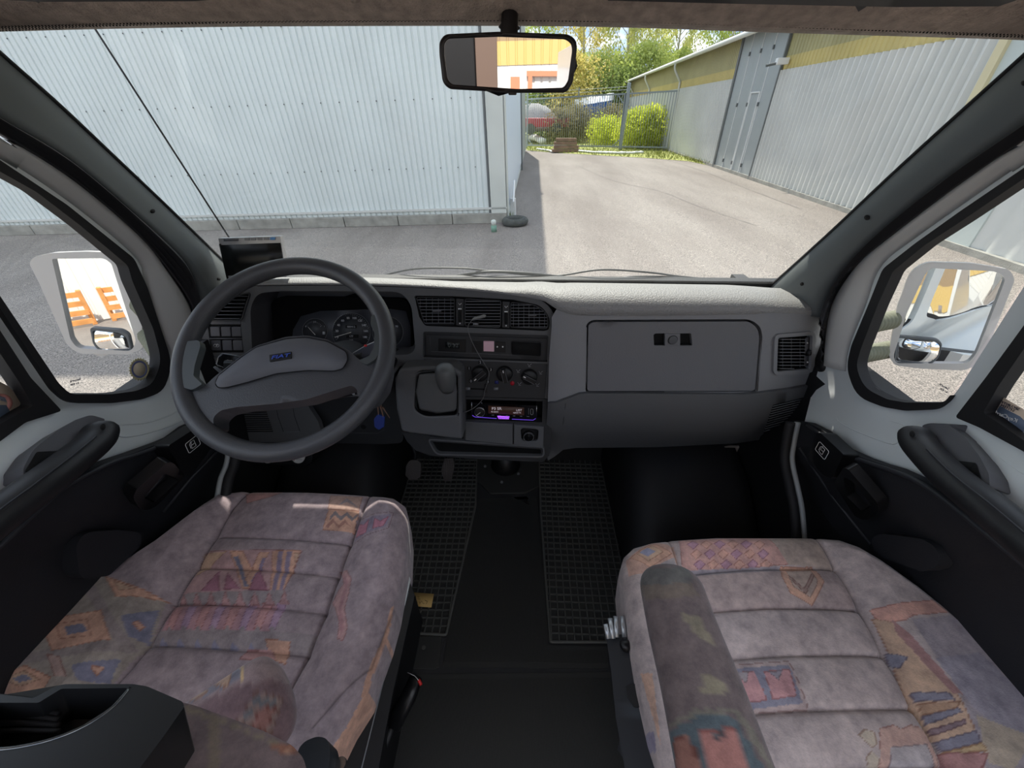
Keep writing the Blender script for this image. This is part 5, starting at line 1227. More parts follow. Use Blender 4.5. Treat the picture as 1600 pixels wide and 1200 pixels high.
# wipers
m_wip = mat('wiper black', (44, 48, 50), .45)
WO = lift(WS, -.03)
for lb, arm, blade, bridge in (
    ('left windscreen wiper lying across the glass in front of the driver side', [(560, 440), (600, 430), (650, 420), (717, 419), (762, 423), (810, 428), (850, 431)], [(640, 437), (760, 435), (900, 435.5)], [(700, 433), (760, 425), (820, 427), (880, 433)]),
    ('right windscreen wiper lying along the foot of the glass on the passenger side', [(860, 432), (887, 429), (940, 421.5), (1012, 425.5), (1062, 432), (1120, 438), (1175, 450)], [(945, 441), (1050, 444), (1130, 449), (1192, 459)], [(958, 437), (990, 433), (1055, 434), (1120, 442), (1170, 452)])):
    t_ = thing('windscreen_wiper', lb, 'wiper', WO(*arm[3])); bpy.context.view_layer.update()
    MB().tube(curve_px(arm, lift(WS, -.045)), .0028, 8).build('arm', m_wip, t_, True)
    MB().tube(curve_px(blade, WO), .004, 8).build('blade', m_wip, t_, True)
    MB().tube(curve_px(bridge, lift(WS, -.038)), .0045, 8).build('bridge', m_wip, t_, True)

# ================================================================ SIDE MIRRORS
m_hous = mat('mirror housing white', (206, 202, 200), .35, coat=.3); m_hin = mat('mirror bezel grey', (98, 102, 106), .45)
m_arm_ = mat('ribbed mirror arm', (120, 122, 104), .7)
for sg, c_px, pln, rd, outer, glass_, small, arms, lb in (
    (-1, (145, 480), PX(-1.07), (-.10, -1, -.07), [(45, 411, 8), (53, 401), (82, 395), (134, 393), (175, 394.5, 10), (199, 412), (208, 435), (221, 500), (224, 545, 10), (200, 554), (122, 553, 12), (104, 538), (60, 440)], [(81, 404.5, 3), (163, 403.5, 14), (174, 412), (213, 534, 10), (205, 549, 8), (120, 544, 12), (110, 530)], [(143, 516, 6), (186, 520, 10), (197, 527), (203, 548, 3), (156, 546, 8), (148, 536)], [((212, 468), (244, 500)), ((226, 515), (252, 552))], 'white door mirror outside the left window, with a small round-cornered blind-spot mirror'),
    (1, (1490, 495), PX(1.10), (-.46, -1, -.03), [(1402, 477), (1423, 424, 12), (1447, 409, 14), (1517, 411), (1578, 421, 18), (1586, 437), (1542, 547, 14), (1527, 571, 14), (1505, 579), (1438, 576), (1398, 571, 12), (1388, 556, 8)], [(1417, 489), (1446, 427, 8), (1456, 419, 8), (1556, 424, 12), (1572, 434, 8), (1525, 554, 10), (1512, 568, 8), (1400, 568, 8), (1396, 556, 5)], [(1403, 528, 5), (1462, 534, 6), (1470, 541, 5), (1464, 558), (1453, 568, 5), (1400, 566, 4)], [((1408, 497), (1352, 508)), ((1389, 546), (1336, 556))], 'white door mirror outside the right window, with a small blind-spot mirror')):
    Sx, pc_, nc_ = mirplane(c_px[0], c_px[1], pln, rd)
    t_ = thing('door_mirror', lb, 'mirror', pc_); bpy.context.view_layer.update()
    patch('housing', outer, lift(Sx, .010), m_hous, t_, holes=[rnd(glass_, 3)], th=.016, sp=0, bv=.0015, r=6, seg=3)
    patch('bezel', rnd(glass_, 6), lift(Sx, -.002), m_hin, t_, th=.004, sp=0, bv=0)
    shell('housing_back', rnd(outer, 8), lift(Sx, -.004), .07, m_hous, t_)
    patch('mirror_glass', glass_, Sx, m_mirror, t_, sm=False, th=.001, sp=0, bv=0, r=3)
    p, ex, ey, n = frame(Sx, *c_px)
    sm_h = [(q[0]+(-3 if q[0] < sum(a[0] for a in small)/len(small) else 3), q[1]+(-4 if q[1] < sum(a[1] for a in small)/len(small) else 1)) for q in small]
    sm_o = patch('blind_spot_frame', sm_h, lift(Sx, .008), m_hin, t_, holes=[rnd(small, 4)], th=.008, sp=0, bv=.002, r=5)
    # a convex glass
    cxp = Vector((sum(a[0] for a in small)/len(small), sum(a[1] for a in small)/len(small)))
    tl = (p*0+n)
    patch('blind_spot_glass', small, lift(Sx, .004), m_mirror, sm_o, th=0, sp=4, bv=0, r=4, zfn=lambda q, x, y, cxp=cxp, n=n: q+n*(.006*(1-((x-cxp.x)/34)**2-((y-cxp.y)/20)**2)))
    for (a, b_) in arms:
        pa = lift(Sx, -.03)(*a); pb = PX(-.90 if sg < 0 else .92)(*b_)
        P = []; R_ = []
        for i in range(41):
            t = i/40; P.append(pa.lerp(pb, t)); R_.append(.021+.0035*math.cos(i*PI*.5*1.0*2/2))
        MB().tube(P, R_, 16).build('ribbed_arm', m_arm_, t_, True)

# ================================================================ STICKERS ON THE SIDE GLASS
LG = lift(DL, -.010); RG = lift(DR, -.010)
t_ = thing('window_sticker', 'round yellow and blue toothed-edge sticker low on the left quarter window', 'sticker', LG(218, 577)); bpy.context.view_layer.update()
gear = [(218+(17 if i % 2 else 14.8)*math.cos(2*PI*i/48), 577+(18.5 if i % 2 else 16)*math.sin(2*PI*i/48)) for i in range(48)]
patch('toothed_rim', gear, lift(LG, .0004), mat('pale yellow print', (206, 196, 150), .6), t_, th=.0004, sp=0, bv=0, holes=[circ(218, 577, 12.4, 28, 13.6)])
patch('blue_ring', circ(218, 577, 12.4, 28, 13.6), lift(LG, .0006), mat('blue print', (110, 116, 156), .6), t_, th=.0004, sp=0, bv=0, holes=[circ(218, 577, 9.8, 28, 10.6)])
patch('disc', circ(218, 577, 9.8, 28, 10.6), lift(LG, .0006), mat('cream print', (214, 200, 172), .6), t_, th=.0004, sp=0, bv=0)
m_ink = mat('dark etched print', (70, 66, 80), .6)
for S, x, y, ro, lb in ((LG, 117, 597, .25, 'small dark glass maker marking at the corner of the left quarter window'), (RG, 1476, 607, -.55, 'small dark glass maker marking at the corner of the right quarter window')):
    t_ = thing('glass_marking', lb, 'marking', S(x, y)); bpy.context.view_layer.update()
    text('print', 'Securit', lift(S, .0002), x, y-3, 4, m_ink, t_, rot=ro, mirror=True); text('print', 'E1 43R', lift(S, .0002), x-1, y+3, 3, m_ink, t_, rot=ro, mirror=True)
t_ = thing('window_sticker', 'blue-grey alarm sticker with mirrored lettering in the corner of the right main window', 'sticker', RG(1575, 655)); bpy.context.view_layer.update()
m_cream = mat('sticker cream', (226, 206, 184), .6); m_slate = mat('sticker slate blue', (104, 118, 140), .5)
patch('backing', [(1563, 618), (1600, 640), (1640, 664), (1640, 690), (1551, 652)], lift(RG, .0003), m_cream, t_, th=.0004, sp=0, bv=0)
patch('panel', [(1562, 634), (1594, 651), (1603, 660), (1598, 677), (1551, 653)], lift(RG, .0006), m_slate, t_, th=.0004, sp=0, bv=0)
text('lettering', 'KeyCard', lift(RG, .0012), 1573, 651, 6, m_icon, t_, rot=-.47, mirror=True, shear=0); text('lettering', 'SECURITY', lift(RG, .0008), 1579, 634, 4, m_ink, t_, rot=-.5, mirror=True); text('lettering', 'SYSTEM', lift(RG, .0008), 1575, 637.5, 4, m_ink, t_, rot=-.5, mirror=True)
t_ = thing('window_sticker', 'cream and red sticker with a blue-grey base in the corner of the left main window', 'sticker', LG(10, 640)); bpy.context.view_layer.update()
patch('backing', [(-40, 575), (14, 604), (40, 632), (17, 648), (-40, 680)], lift(LG, .0003), m_cream, t_, th=.0004, sp=0, bv=0)
patch('red_ring', circ(2, 630, 18, 26, 15), lift(LG, .0006), mat('faded red print', (206, 140, 130), .6), t_, th=.0003, sp=0, bv=0, holes=[circ(0, 630, 12, 20, 10)])
patch('base_panel', [(-30, 632), (10, 633), (18, 647), (-30, 672)], lift(LG, .0009), m_slate, t_, th=.0004, sp=0, bv=0)
for i in range(4): line('stripe', [(0+i*2.4, 619+i*.6), (2+i*2.4, 626+i*.6)], lift(LG, .0008), 1.2, m_slate, t_)

# ================================================================ PEDALS, GAUGES, LOOM
for px, py, lb, ribs, top_ in ((567, 737, 'clutch pedal, leftmost, with a worn square rubber pad', False, (574, 690)), (646, 737, 'brake pedal, in the middle, with a worn square rubber pad', False, (634, 690)), (700, 735, 'narrow ribbed accelerator pedal, rightmost', True, (702, 700))):
    Sp = plane((0, 1.10, .17), (0, -1, .75)); t_ = thing('pedal', lb, 'pedal', Sp(px, py)); bpy.context.view_layer.update()
    m_ped = mat('worn pedal rubber', (74, 68, 66), .7, bump=.8, bscale=260, bdist=.002)
    if ribs:
        pd = patch('pad', [(px-6, py-18, 4), (px+8, py-19, 4), (px+10, py-6), (px+5, py+17, 3), (px-6, py+17, 3), (px-11, py)], Sp, m_ped, t_, th=.014, sp=0, bv=.002)
        for i in range(6): line('rib', [(px-5+i*2.4, py-17), (px-8+i*3.0, py-1), (px-5+i*2.0, py+16)], lift(Sp, .001), 1.1, m_ped, pd)
    else: patch('pad', [(px-9, py-14, 5), (px-5, py-18, 4), (px+7, py-18, 4), (px+12, py-13, 4), (px+11, py+8, 6), (px+4, py+13, 4), (px-7, py+12, 4), (px-13, py+6, 4), (px-12, py-8, 3)], Sp, m_ped, t_, th=.014, sp=0, bv=.003)
    MB().tube([Sp(px, py)+V(0, .012, 0), Sp(px+1, py-18)+V(0, .03, .01), PY(1.12)(*top_)+V(0, .02, .1)], .008, 8).build('arm', m_vdark, t_, True)
Sgp = plane((0, .93, .5), (0, -1, .6))
t_ = thing('gauge_panel', 'small black panel with two white pressure gauges below the steering wheel', 'gauge panel', Sgp(440, 715)); bpy.context.view_layer.update()
patch('housing', [(385, 690), (490, 690), (487, 722, 8), (478, 730, 6), (385, 726)], Sgp, m_vdark, t_, th=.05, sp=0, bv=.005)
for x, y in ((466, 713), (418, 713)):
    g1 = patch('gauge', circ(x, y, 11, 30), lift(Sgp, .004), mat('gauge face', (205, 203, 198), .4), t_, th=.008, sp=0, bv=.001)
    line('bezel', circ(x, y, 12, 30), lift(Sgp, .004), 2.2, m_vdark, g1, closed=True)
    MB().disc(lift(Sgp, .0045)(x+2, y-1), Sgp(0, 0)*0+V(0, -1, .6), .0045, .0015, 8).build('hub', m_hole, g1)
    line('needle', [(x+2, y-1), (x-8, y-2)], lift(Sgp, .0055), .7, m_hole, g1); line('print', [(x-3, y+5), (x+6, y+5)], lift(Sgp, .005), .5, m_hole, g1)
    line('red_band', [(x-9, y+1), (x-8, y+4), (x-6, y+7)], lift(Sgp, .005), .8, mat('red print', (150, 50, 50), .5), g1)
# wiring bundle in the passenger footwell
t_ = thing('wire_bundle', 'coil of thin red wire with grey tape hanging in the passenger footwell', 'wires', PY(1.12)(1165, 712)); bpy.context.view_layer.update()
m_red = mat('red wire', (150, 30, 36), .5)
for i, (cx, cy, rx, ry) in enumerate(((1167, 712, 14, 14), (1170, 711, 13, 15), (1173, 713, 11, 13))):
    f = PY(1.10+.01*i); MB().tube([f(cx+rx*math.cos(a), cy+ry*math.sin(a)) for a in [-1.9+4.2*k/24 for k in range(25)]], .0014, 6).build('wire', m_red, t_, True)
patch('tape', [(1132, 699), (1164, 698, 3), (1163, 720, 4), (1146, 717), (1128, 720, 3)], PY(1.09), mat('grey tape', (150, 142, 134), .5), t_, th=.012, sp=8, bv=.003)
t_ = thing('leaflet', 'green folded leaflet lying in the tray under the drawer', 'leaflet', PY(1.0)(760, 703)); bpy.context.view_layer.update()
for a in ([(733, 701.5), (758, 703), (762, 705), (744, 705.5)], [(765, 704), (792, 704), (792, 708.5), (775, 708)]): patch('page', a, PY(.97), mat('green paper', (120, 128, 60), .6), t_, th=.002, sp=0, bv=0)
# ================================================================ SEATS, MATS, FLOOR THINGS
import numpy as np
def fabric():
    m = bpy.data.materials.new('patterned seat velour'); m.use_nodes = True; t = m.node_tree; b = t.nodes['Principled BSDF']
    a = N(t, 'ShaderNodeVertexColor'); a.layer_name = 'Col'
    g = N(t, 'ShaderNodeNewGeometry'); n = N(t, 'ShaderNodeTexNoise'); n.inputs['Scale'].default_value = 420; n.inputs['Detail'].default_value = 4
    n2 = N(t, 'ShaderNodeTexNoise'); n2.inputs['Scale'].default_value = 34; n2.inputs['Detail'].default_value = 8; n2.inputs['Roughness'].default_value = .7
    t.links.new(g.outputs['Position'], n.inputs[0]); t.links.new(g.outputs['Position'], n2.inputs[0])
    r = N(t, 'ShaderNodeValToRGB'); r.color_ramp.elements[0].position = .35; r.color_ramp.elements[1].position = .68; r.color_ramp.elements[0].color = (.74, .73, .74, 1); r.color_ramp.elements[1].color = (1.32, 1.3, 1.27, 1)
    t.links.new(n2.outputs[0], r.inputs[0])
    m1 = N(t, 'ShaderNodeMix', data_type='RGBA', blend_type='MULTIPLY'); m1.inputs['Factor'].default_value = 1; t.links.new(a.outputs[0], m1.inputs['A']); t.links.new(r.outputs[0], m1.inputs['B'])
    t.links.new(m1.outputs['Result'], b.inputs['Base Color']); b.inputs['Roughness'].default_value = .9; b.inputs['Sheen Weight'].default_value = .35; b.inputs['Sheen Roughness'].default_value = .35; b.inputs['Specular IOR Level'].default_value = .2
    bp = N(t, 'ShaderNodeBump'); bp.inputs['Strength'].default_value = .6; bp.inputs['Distance'].default_value = .0012; t.links.new(n.outputs[0], bp.inputs['Height']); t.links.new(bp.outputs[0], b.inputs['Normal'])
    return m
m_fab = fabric()
def npin(X, Y, poly):
    c = np.zeros(X.shape, bool); n = len(poly)
    for i in range(n):
        x1, y1 = poly[i-1]; x2, y2 = poly[i]
        if y1 == y2: continue
        k = ((y1 > Y) != (y2 > Y)) & (X < (x2-x1)*(Y-y1)/(y2-y1)+x1); c ^= k
    return c
def npdist(X, Y, pts, closed=False):
    d = np.full(X.shape, 9.)
    P = list(pts)+([pts[0]] if closed else [])
    for (x1, y1), (x2, y2) in zip(P, P[1:]):
        dx, dy = x2-x1, y2-y1; L = dx*dx+dy*dy+1e-12
        t = np.clip(((X-x1)*dx+(Y-y1)*dy)/L, 0, 1); d = np.minimum(d, np.hypot(X-x1-t*dx, Y-y1-t*dy))
    return d
def xy(pts, z):
    S = PZ(z); return [(S(q[0], q[1]).x, S(q[0], q[1]).y) for q in pts]
rng = np.random.default_rng(3)
def wob(X, Y, s, seed):     # smooth pseudo-noise
    o = 0
    for k in range(5):
        a = seed*1.7+k*2.3; f = s*(1+k*.7); o = o+np.sin(X*f*math.cos(a)+Y*f*math.sin(a)+a*3)*np.cos(Y*f*.8*math.cos(a*1.3)-X*f*.6+a)/(1+k*.5)
    return o/2.5
OUT = (.55, .80)
def paint(X, Y, base, motifs, z, edge=.0015, fade=.64):
    C = np.zeros(X.shape+(3,)); C[:] = lin(base)
    jx = X+wob(X, Y, 300, 1)*.0006; jy = Y+wob(X, Y, 280, 2)*.0006
    for m_ in motifs:
        col, pts = m_[0], m_[1]
        P = xy(pts, z); k = npin(jx, jy, P)
        if len(m_) < 3 or m_[2]:
            e = npdist(jx, jy, P, True) < edge; 
        else: e = np.zeros(X.shape, bool)
        c = np.array(lin(col))*1.2*fade+(1-fade)*np.array(lin(base))
        C[k] = c; C[e & k] = c*np.array([.62, .52, .52])
    v = wob(X, Y, 26, 5)*.05+wob(X, Y, 90, 7)*.05
    C *= (1+v)[..., None]
    return np.clip(C, 0, 1)
def colmesh(name, Vx, F, C, parent):
    o = mk(name, Vx, F, m_fab, parent, True)
    ca = o.data.color_attributes.new('Col', 'FLOAT_COLOR', 'POINT')
    buf = np.ones((len(o.data.vertices), 4), 'f'); buf[:, :3] = C; ca.data.foreach_set('color', buf.ravel())
    return o
def cushion(name, outline, z0, seams, motifs, base, parent, extra, skirt=.13, R=.04, nx=320, ny=320):
    O = xy(outline, z0); ys = [p[1] for p in O]; y0, y1 = min(ys)+1e-4, max(ys)-1e-4
    rows = []; 
    for j in range(ny):
        t = j/(ny-1); t = .5-.5*math.cos(PI*t) if True else t; t = .5*t+.5*(j/(ny-1)); y = y0+(y1-y0)*t; xs = []
        for i in range(len(O)):
            (a, b), (c, d) = O[i-1], O[i]
            if (b > y) != (d > y): xs.append(a+(c-a)*(y-b)/(d-b))
        rows.append((min(xs), max(xs), y))
    u = np.linspace(0, 1, nx); u = .5*u+.5*(.5-.5*np.cos(np.pi*u))
    XL = np.array([r[0] for r in rows])[:, None]; XR = np.array([r[1] for r in rows])[:, None]
    X = XL+(XR-XL)*u[None, :]; Y = np.repeat(np.array([r[2] for r in rows])[:, None], nx, 1)
    d = npdist(X, Y, O, True); q = np.clip((R-d)/R, 0, 1); Z = z0-R*(1-np.sqrt(np.clip(1-q*q, 0, 1)))
    for pts, dep, w in seams:
        P = xy(pts, z0); ds = npdist(X, Y, P); Z = Z-dep*np.exp(-(ds/w)**2)-.010*np.exp(-(ds/.03))*np.clip(d/.03, 0, 1)
    Z = Z+wob(X, Y, 9, 11)*.004*np.clip(d/.03, 0, 1)+extra(X, Y, d)
    C = paint(X, Y, base, motifs, z0)
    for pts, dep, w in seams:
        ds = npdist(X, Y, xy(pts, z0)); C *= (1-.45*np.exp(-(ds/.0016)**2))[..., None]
    st = None
    Vx = [V(float(X[j, i]), float(Y[j, i]), float(Z[j, i])) for j in range(ny) for i in range(nx)]; Cc = C.reshape(-1, 3)
    F = [(j*nx+i, j*nx+i+1, (j+1)*nx+i+1, (j+1)*nx+i) for j in range(ny-1) for i in range(nx-1)]
    # side skirt
    loop = [(0, i) for i in range(nx)]+[(j, nx-1) for j in range(1, ny)]+[(ny-1, i) for i in range(nx-2, -1, -1)]+[(j, 0) for j in range(ny-2, 0, -1)]
    k0 = len(Vx); idx = [j*nx+i for j, i in loop]; cx = float(X.mean()); cy = float(Y.mean()); n = len(loop); prev = idx; Call = [Cc]
    for s, f in ((.4, .0), (1, .02)):
        new = []
        for a in idx:
            p = Vx[a]; new.append(len(Vx)); Vx.append(V(p.x+(cx-p.x)*f, p.y+(cy-p.y)*f, p.z-skirt*s))
        Call.append(Cc[idx]*.95)
        F += [(prev[(i+1) % n], prev[i], new[i], new[(i+1) % n]) for i in range(n)]; prev = new
    return colmesh(name, Vx, F, np.concatenate(Call), parent)
def Q1(pts): return [(u[0]/2.5, 750+u[1]/2.5)+tuple(u[2:]) for u in pts]
def Q2(pts): return [(960+u[0]/2.5, 810+u[1]/2.5)+tuple(u[2:]) for u in pts]
BASE = (162, 147, 151)
OLI, ORG, BLU, RED, PNK, BRN, GRY, TAN = (146, 138, 124), (206, 156, 124), (98, 108, 134), (150, 84, 108), (178, 130, 136), (140, 100, 88), (138, 130, 130), (196, 160, 126)
# ---- driver seat
m1 = [(OLI, [(365, 375), (450, 400), (640, 465), (570, 620), (420, 800), (0, 900), (-20, 720), (60, 600), (190, 490)], False),
 ((132, 122, 118), [(330, 400), (375, 390), (530, 660), (490, 680)], False), ((130, 122, 116), [(40, 720), (500, 635), (510, 668), (70, 755)], False),
 (ORG, [(436, 398), (650, 466), (480, 480)]), (TAN, [(470, 415), (560, 445), (490, 455)]),
 ((170, 140, 124), [(220, 490), (330, 420), (350, 470), (250, 530)]),
 (ORG, [(190, 570), (425, 530), (460, 640), (240, 690)]), (ORG, [(252, 585), (372, 565), (392, 630), (270, 645)]), (BLU, [(285, 597), (355, 583), (375, 612), (300, 628)], False),
 (BLU, [(495, 550), (615, 500), (560, 630), (510, 615)], False), (ORG, [(525, 565), (548, 553), (565, 570), (545, 590)]),
 (BLU, [(315, 745), (475, 700), (420, 795), (330, 795)], False), (ORG, [(375, 740), (425, 735), (390, 775)]),
 (ORG, [(15, 800), (140, 745), (240, 790), (200, 860), (0, 860)]), (TAN, [(50, 800), (140, 765), (200, 800), (120, 830)]), (BLU, [(95, 797), (140, 781), (170, 800), (120, 812)], False),
 (ORG, [(130, 640), (160, 655), (150, 690), (80, 700)]), ((168, 138, 124), [(220, 700), (270, 710), (300, 790), (250, 790)]),
 ((172, 142, 130), [(680, 130), (800, 55), (830, 65), (740, 150)]), (BLU, [(700, 130), (755, 98), (745, 136)], False),
 ((176, 138, 136), [(790, 263), (1180, 268), (1105, 430), (690, 440)]), (TAN, [(785, 270), (880, 270), (790, 340), (730, 370)]),
 (ORG, [(890, 268), (945, 270), (1000, 380), (985, 420), (940, 420)], True), (BLU, [(905, 290), (925, 290), (965, 410), (950, 410)], False), (ORG, [(1010, 275), (1050, 275), (975, 420), (950, 380)]), ((120, 108, 140), [(1020, 300), (1035, 300), (985, 400), (975, 390)], False),
 (RED, [(775, 425), (850, 340), (850, 428)]), (RED, [(868, 420), (880, 350), (935, 420)]), (RED, [(965, 425), (1005, 330), (1045, 425)]),
 (ORG, [(1060, 272), (1175, 268), (1105, 425), (1050, 425)]), ((124, 112, 140), [(1085, 275), (1105, 275), (1075, 425), (1058, 425)], False), ((124, 112, 140), [(1120, 275), (1140, 275), (1100, 425), (1085, 425)], False), (TAN, [(1145, 280), (1170, 280), (1150, 320)]),
 (GRY, [(690, 430), (1105, 425), (1088, 482), (665, 466)], False),
 (PNK, [(655, 468), (1090, 480), (1045, 600), (610, 600)], False), (GRY, [(600, 575), (1230, 590), (1190, 672), (570, 632)], False)]
for i in range(8):
    x = 640+i*58; m1 += [(((196, 140, 136), (168, 136, 166))[i % 2], [(x+30, 470), (x+68, 470), (x+20, 590), (x-4, 575)])]
    m1 += [(GRY, [(x+10, 560), (x+30, 590), (x-10, 605)], False), ((176, 130, 128), [(x+60, 425), (x+78, 478), (x+36, 478)])]
for i in range(7):
    x = 600+i*70; m1 += [((116, 122, 148), [(x, 634+i*5), (x+22, 606+i*4), (x+40, 636+i*5)], False)]
m1 += [((178, 144, 124), [(1290, 58), (1415, 55), (1400, 115), (1280, 115)]), ((128, 120, 122), [(1320, 100), (1355, 68), (1395, 102), (1355, 84)], False), (ORG, [(1283, 115), (1402, 115), (1382, 197), (1257, 192)]),
 ((110, 104, 104), [(1290, 140), (1310, 120), (1330, 140), (1355, 122), (1375, 142), (1395, 124), (1392, 136), (1372, 156), (1352, 136), (1330, 156), (1308, 136), (1288, 154)], False), ((160, 104, 80), [(1270, 178), (1300, 150), (1322, 172), (1345, 152), (1370, 176), (1345, 164), (1322, 184), (1300, 163), (1278, 186)], False),
 ((150, 136, 142), [(1388, 148), (1542, 136), (1522, 202), (1372, 242)]), ((130, 122, 142), [(1392, 158), (1532, 146), (1512, 194), (1378, 230)], False), ((186, 112, 132), [(1398, 162), (1420, 175), (1445, 158), (1432, 212), (1385, 216)]), ((186, 112, 132), [(1466, 158), (1490, 172), (1525, 152), (1502, 192), (1458, 200)]),
 ((184, 140, 136), [(1318, 338), (1350, 342), (1378, 395), (1368, 450), (1352, 510), (1364, 590), (1345, 640), (1322, 630), (1328, 560), (1308, 500), (1290, 470), (1322, 420), (1342, 400)]), ((170, 118, 120), [(1335, 350), (1362, 400), (1352, 450), (1338, 510), (1350, 590), (1336, 620), (1330, 560), (1325, 480), (1348, 420)], False),
 (ORG, [(1030, 613), (1128, 620), (1108, 712), (1040, 690)]), ((190, 140, 134), [(955, 650), (1050, 650), (1070, 700), (925, 695)]), ((190, 136, 126), [(950, 38), (1115, 30), (1060, 62), (960, 85)]),
 (ORG, [(1530, 470), (1500, 590), (1440, 740), (1412, 850), (1290, 1060), (1276, 1050), (1400, 840), (1428, 735), (1490, 590), (1520, 480)], False)]
m1 = [(q[0], Q1(q[1]))+tuple(q[2:]) for q in m1]
dout = Q1([(-40, 900), (-20, 800), (8, 700), (40, 640), (100, 570), (250, 455), (400, 360), (600, 230), (740, 120), (850, 42), (940, 22), (1200, 25), (1450, 38), (1540, 52), (1578, 78), (1588, 130), (1580, 250), (1535, 470), (1500, 590), (1450, 720), (1415, 830), (1340, 950), (1285, 1060), (1230, 1160), (500, 1400), (100, 1200)])
ls = Q1([(965, 30), (900, 100), (840, 190), (770, 300), (660, 470), (570, 620), (500, 720), (430, 800), (380, 870)]); rs_ = Q1([(1445, 35), (1400, 150), (1365, 235), (1310, 380), (1262, 510), (1190, 680), (1150, 760), (1080, 900)])
hs_ = [Q1([(845, 205), (1080, 220), (1360, 237)]), Q1([(755, 325), (1000, 340), (1312, 362)]), Q1([(655, 467), (950, 480), (1262, 507)]), Q1([(570, 632), (850, 650), (1190, 674)])]
DS_ = thing('driver_seat', 'left-hand driver seat in mauve patterned velour with a square orange motif on its outer bolster', 'seat', (-.5, .35, 0)); bpy.context.view_layer.update()
lsx = xy(ls, .56); rsx = xy(rs_, .56)
def exd(X, Y, d):
    a = npdist(X, Y, lsx); b = npdist(X, Y, rsx); c = np.clip(d/.04, 0, 1)
    left = (X < np.interp(Y, [p[1] for p in lsx][::-1], [p[0] for p in lsx][::-1])); right = X > np.interp(Y, [p[1] for p in rsx][::-1], [p[0] for p in rsx][::-1])
    return left*np.clip(a/.06, 0, 1)*c*.028+right*np.clip(b/.04, 0, 1)*c*.016
cushion('seat_cushion', dout, .56, [(ls, .007, .005), (rs_, .006, .004)]+[(h, .005, .004) for h in hs_]+[(Q1([(1530, 480), (1440, 720), (1340, 830), (1225, 970)]), .003, .004)], m1, BASE, DS_, exd)
# ---- passenger seat
m2 = [((196, 152, 130), [(50, 150), (150, 75), (235, 100), (270, 215), (60, 215)], False), (ORG, [(62, 147), (150, 84), (232, 128), (140, 192)]), (TAN, [(88, 135), (148, 97), (196, 126), (132, 168)]), ((118, 130, 168), [(98, 130), (130, 108), (162, 126), (130, 149)], False), ((150, 146, 150), [(150, 190), (240, 140), (262, 200), (220, 215)], False),
 ((200, 148, 136), [(255, 72), (600, 58), (690, 172), (272, 204)]), ((172, 154, 138), [(600, 56), (780, 55), (885, 184), (685, 172)], False), ((150, 146, 156), [(272, 194), (690, 176), (700, 196), (276, 214)], False),
 ((166, 148, 144), [(276, 214), (880, 186), (965, 340), (340, 354)], False),
 (ORG, [(655, 178), (785, 178), (828, 240), (782, 334), (690, 288), (658, 222)]), ((176, 154, 138), [(676, 196), (775, 193), (802, 240), (774, 304), (702, 262)]), ((150, 118, 104), [(684, 212), (742, 266), (778, 206), (790, 216), (752, 292), (700, 240)]),
 ((170, 150, 146), [(440, 562), (690, 548), (772, 742), (520, 752)]), (BLU, [(452, 578), (690, 566), (744, 716), (520, 738)], False), ((182, 122, 126), [(462, 592), (552, 586), (608, 704), (512, 714)]), ((182, 122, 126), [(588, 590), (690, 582), (720, 690), (626, 702)]), ((140, 132, 138), [(478, 592), (535, 588), (524, 640)]), ((120, 120, 136), [(606, 592), (664, 588), (646, 628)]),
 ((150, 142, 150), [(1140, 408), (1340, 392), (1640, 640), (1700, 1000), (1440, 1000), (1330, 700)], False), ((138, 136, 152), [(1230, 560), (1400, 540), (1620, 760), (1560, 900), (1380, 760)], False), ((176, 162, 138), [(1380, 780), (1600, 870), (1520, 1000), (1440, 960)], False),
 ((208, 150, 130), [(1005, 350), (1260, 333), (1335, 380), (1150, 395), (1120, 412), (1040, 402)]), (TAN, [(1015, 380), (1090, 410), (1190, 530), (1290, 665), (1330, 720), (1430, 925), (1255, 860), (1150, 660), (1090, 520)]), ((150, 96, 92), [(1078, 398), (1150, 470), (1330, 700), (1300, 696), (1190, 560), (1100, 450)], False),
 (BLU, [(1078, 508), (1150, 540), (1130, 580), (1100, 560)]), (BLU, [(1168, 668), (1290, 690), (1312, 722), (1195, 708)]), ((176, 134, 92), [(1200, 715), (1330, 725), (1320, 752), (1225, 762)], True), (BLU, [(1222, 762), (1325, 748), (1340, 768), (1240, 798)]), ((110, 84, 98), [(1245, 815), (1350, 792), (1360, 812), (1265, 842)]), (BLU, [(1270, 862), (1388, 838), (1412, 886), (1300, 905)]), ((190, 160, 104), [(1300, 905), (1412, 886), (1436, 920), (1330, 918)]), ((170, 110, 108), [(1290, 905), (1440, 925), (1420, 1000), (1320, 1000)]),
 ((190, 150, 134), [(1040, 815), (1100, 800), (1130, 815), (1170, 798), (1235, 812), (1320, 1000), (1050, 1000)]), ((160, 156, 160), [(1085, 888), (1238, 872), (1300, 1000), (1090, 1000)]), ((184, 172, 150), [(958, 842), (985, 815), (1025, 830), (1035, 880), (1015, 895)]), ((184, 172, 150), [(990, 930), (1010, 900), (1045, 930), (1055, 990), (1010, 985)]),
 ((204, 160, 130), [(110, 590), (150, 600), (190, 880), (140, 700)], False), ((120, 116, 148), [(140, 800), (165, 820), (180, 900), (160, 870)], False)]
for i in range(6):
    for j in range(3):
        x = 285+i*52+j*14; y = 78+j*38; m2.insert(6+i, (((178, 126, 152), (214, 158, 136))[(i+j) % 2], [(x, y+18), (x+24, y), (x+48, y+18), (x+24, y+40)]))
m2 = [(q[0], Q2(q[1]))+tuple(q[2:]) for q in m2]
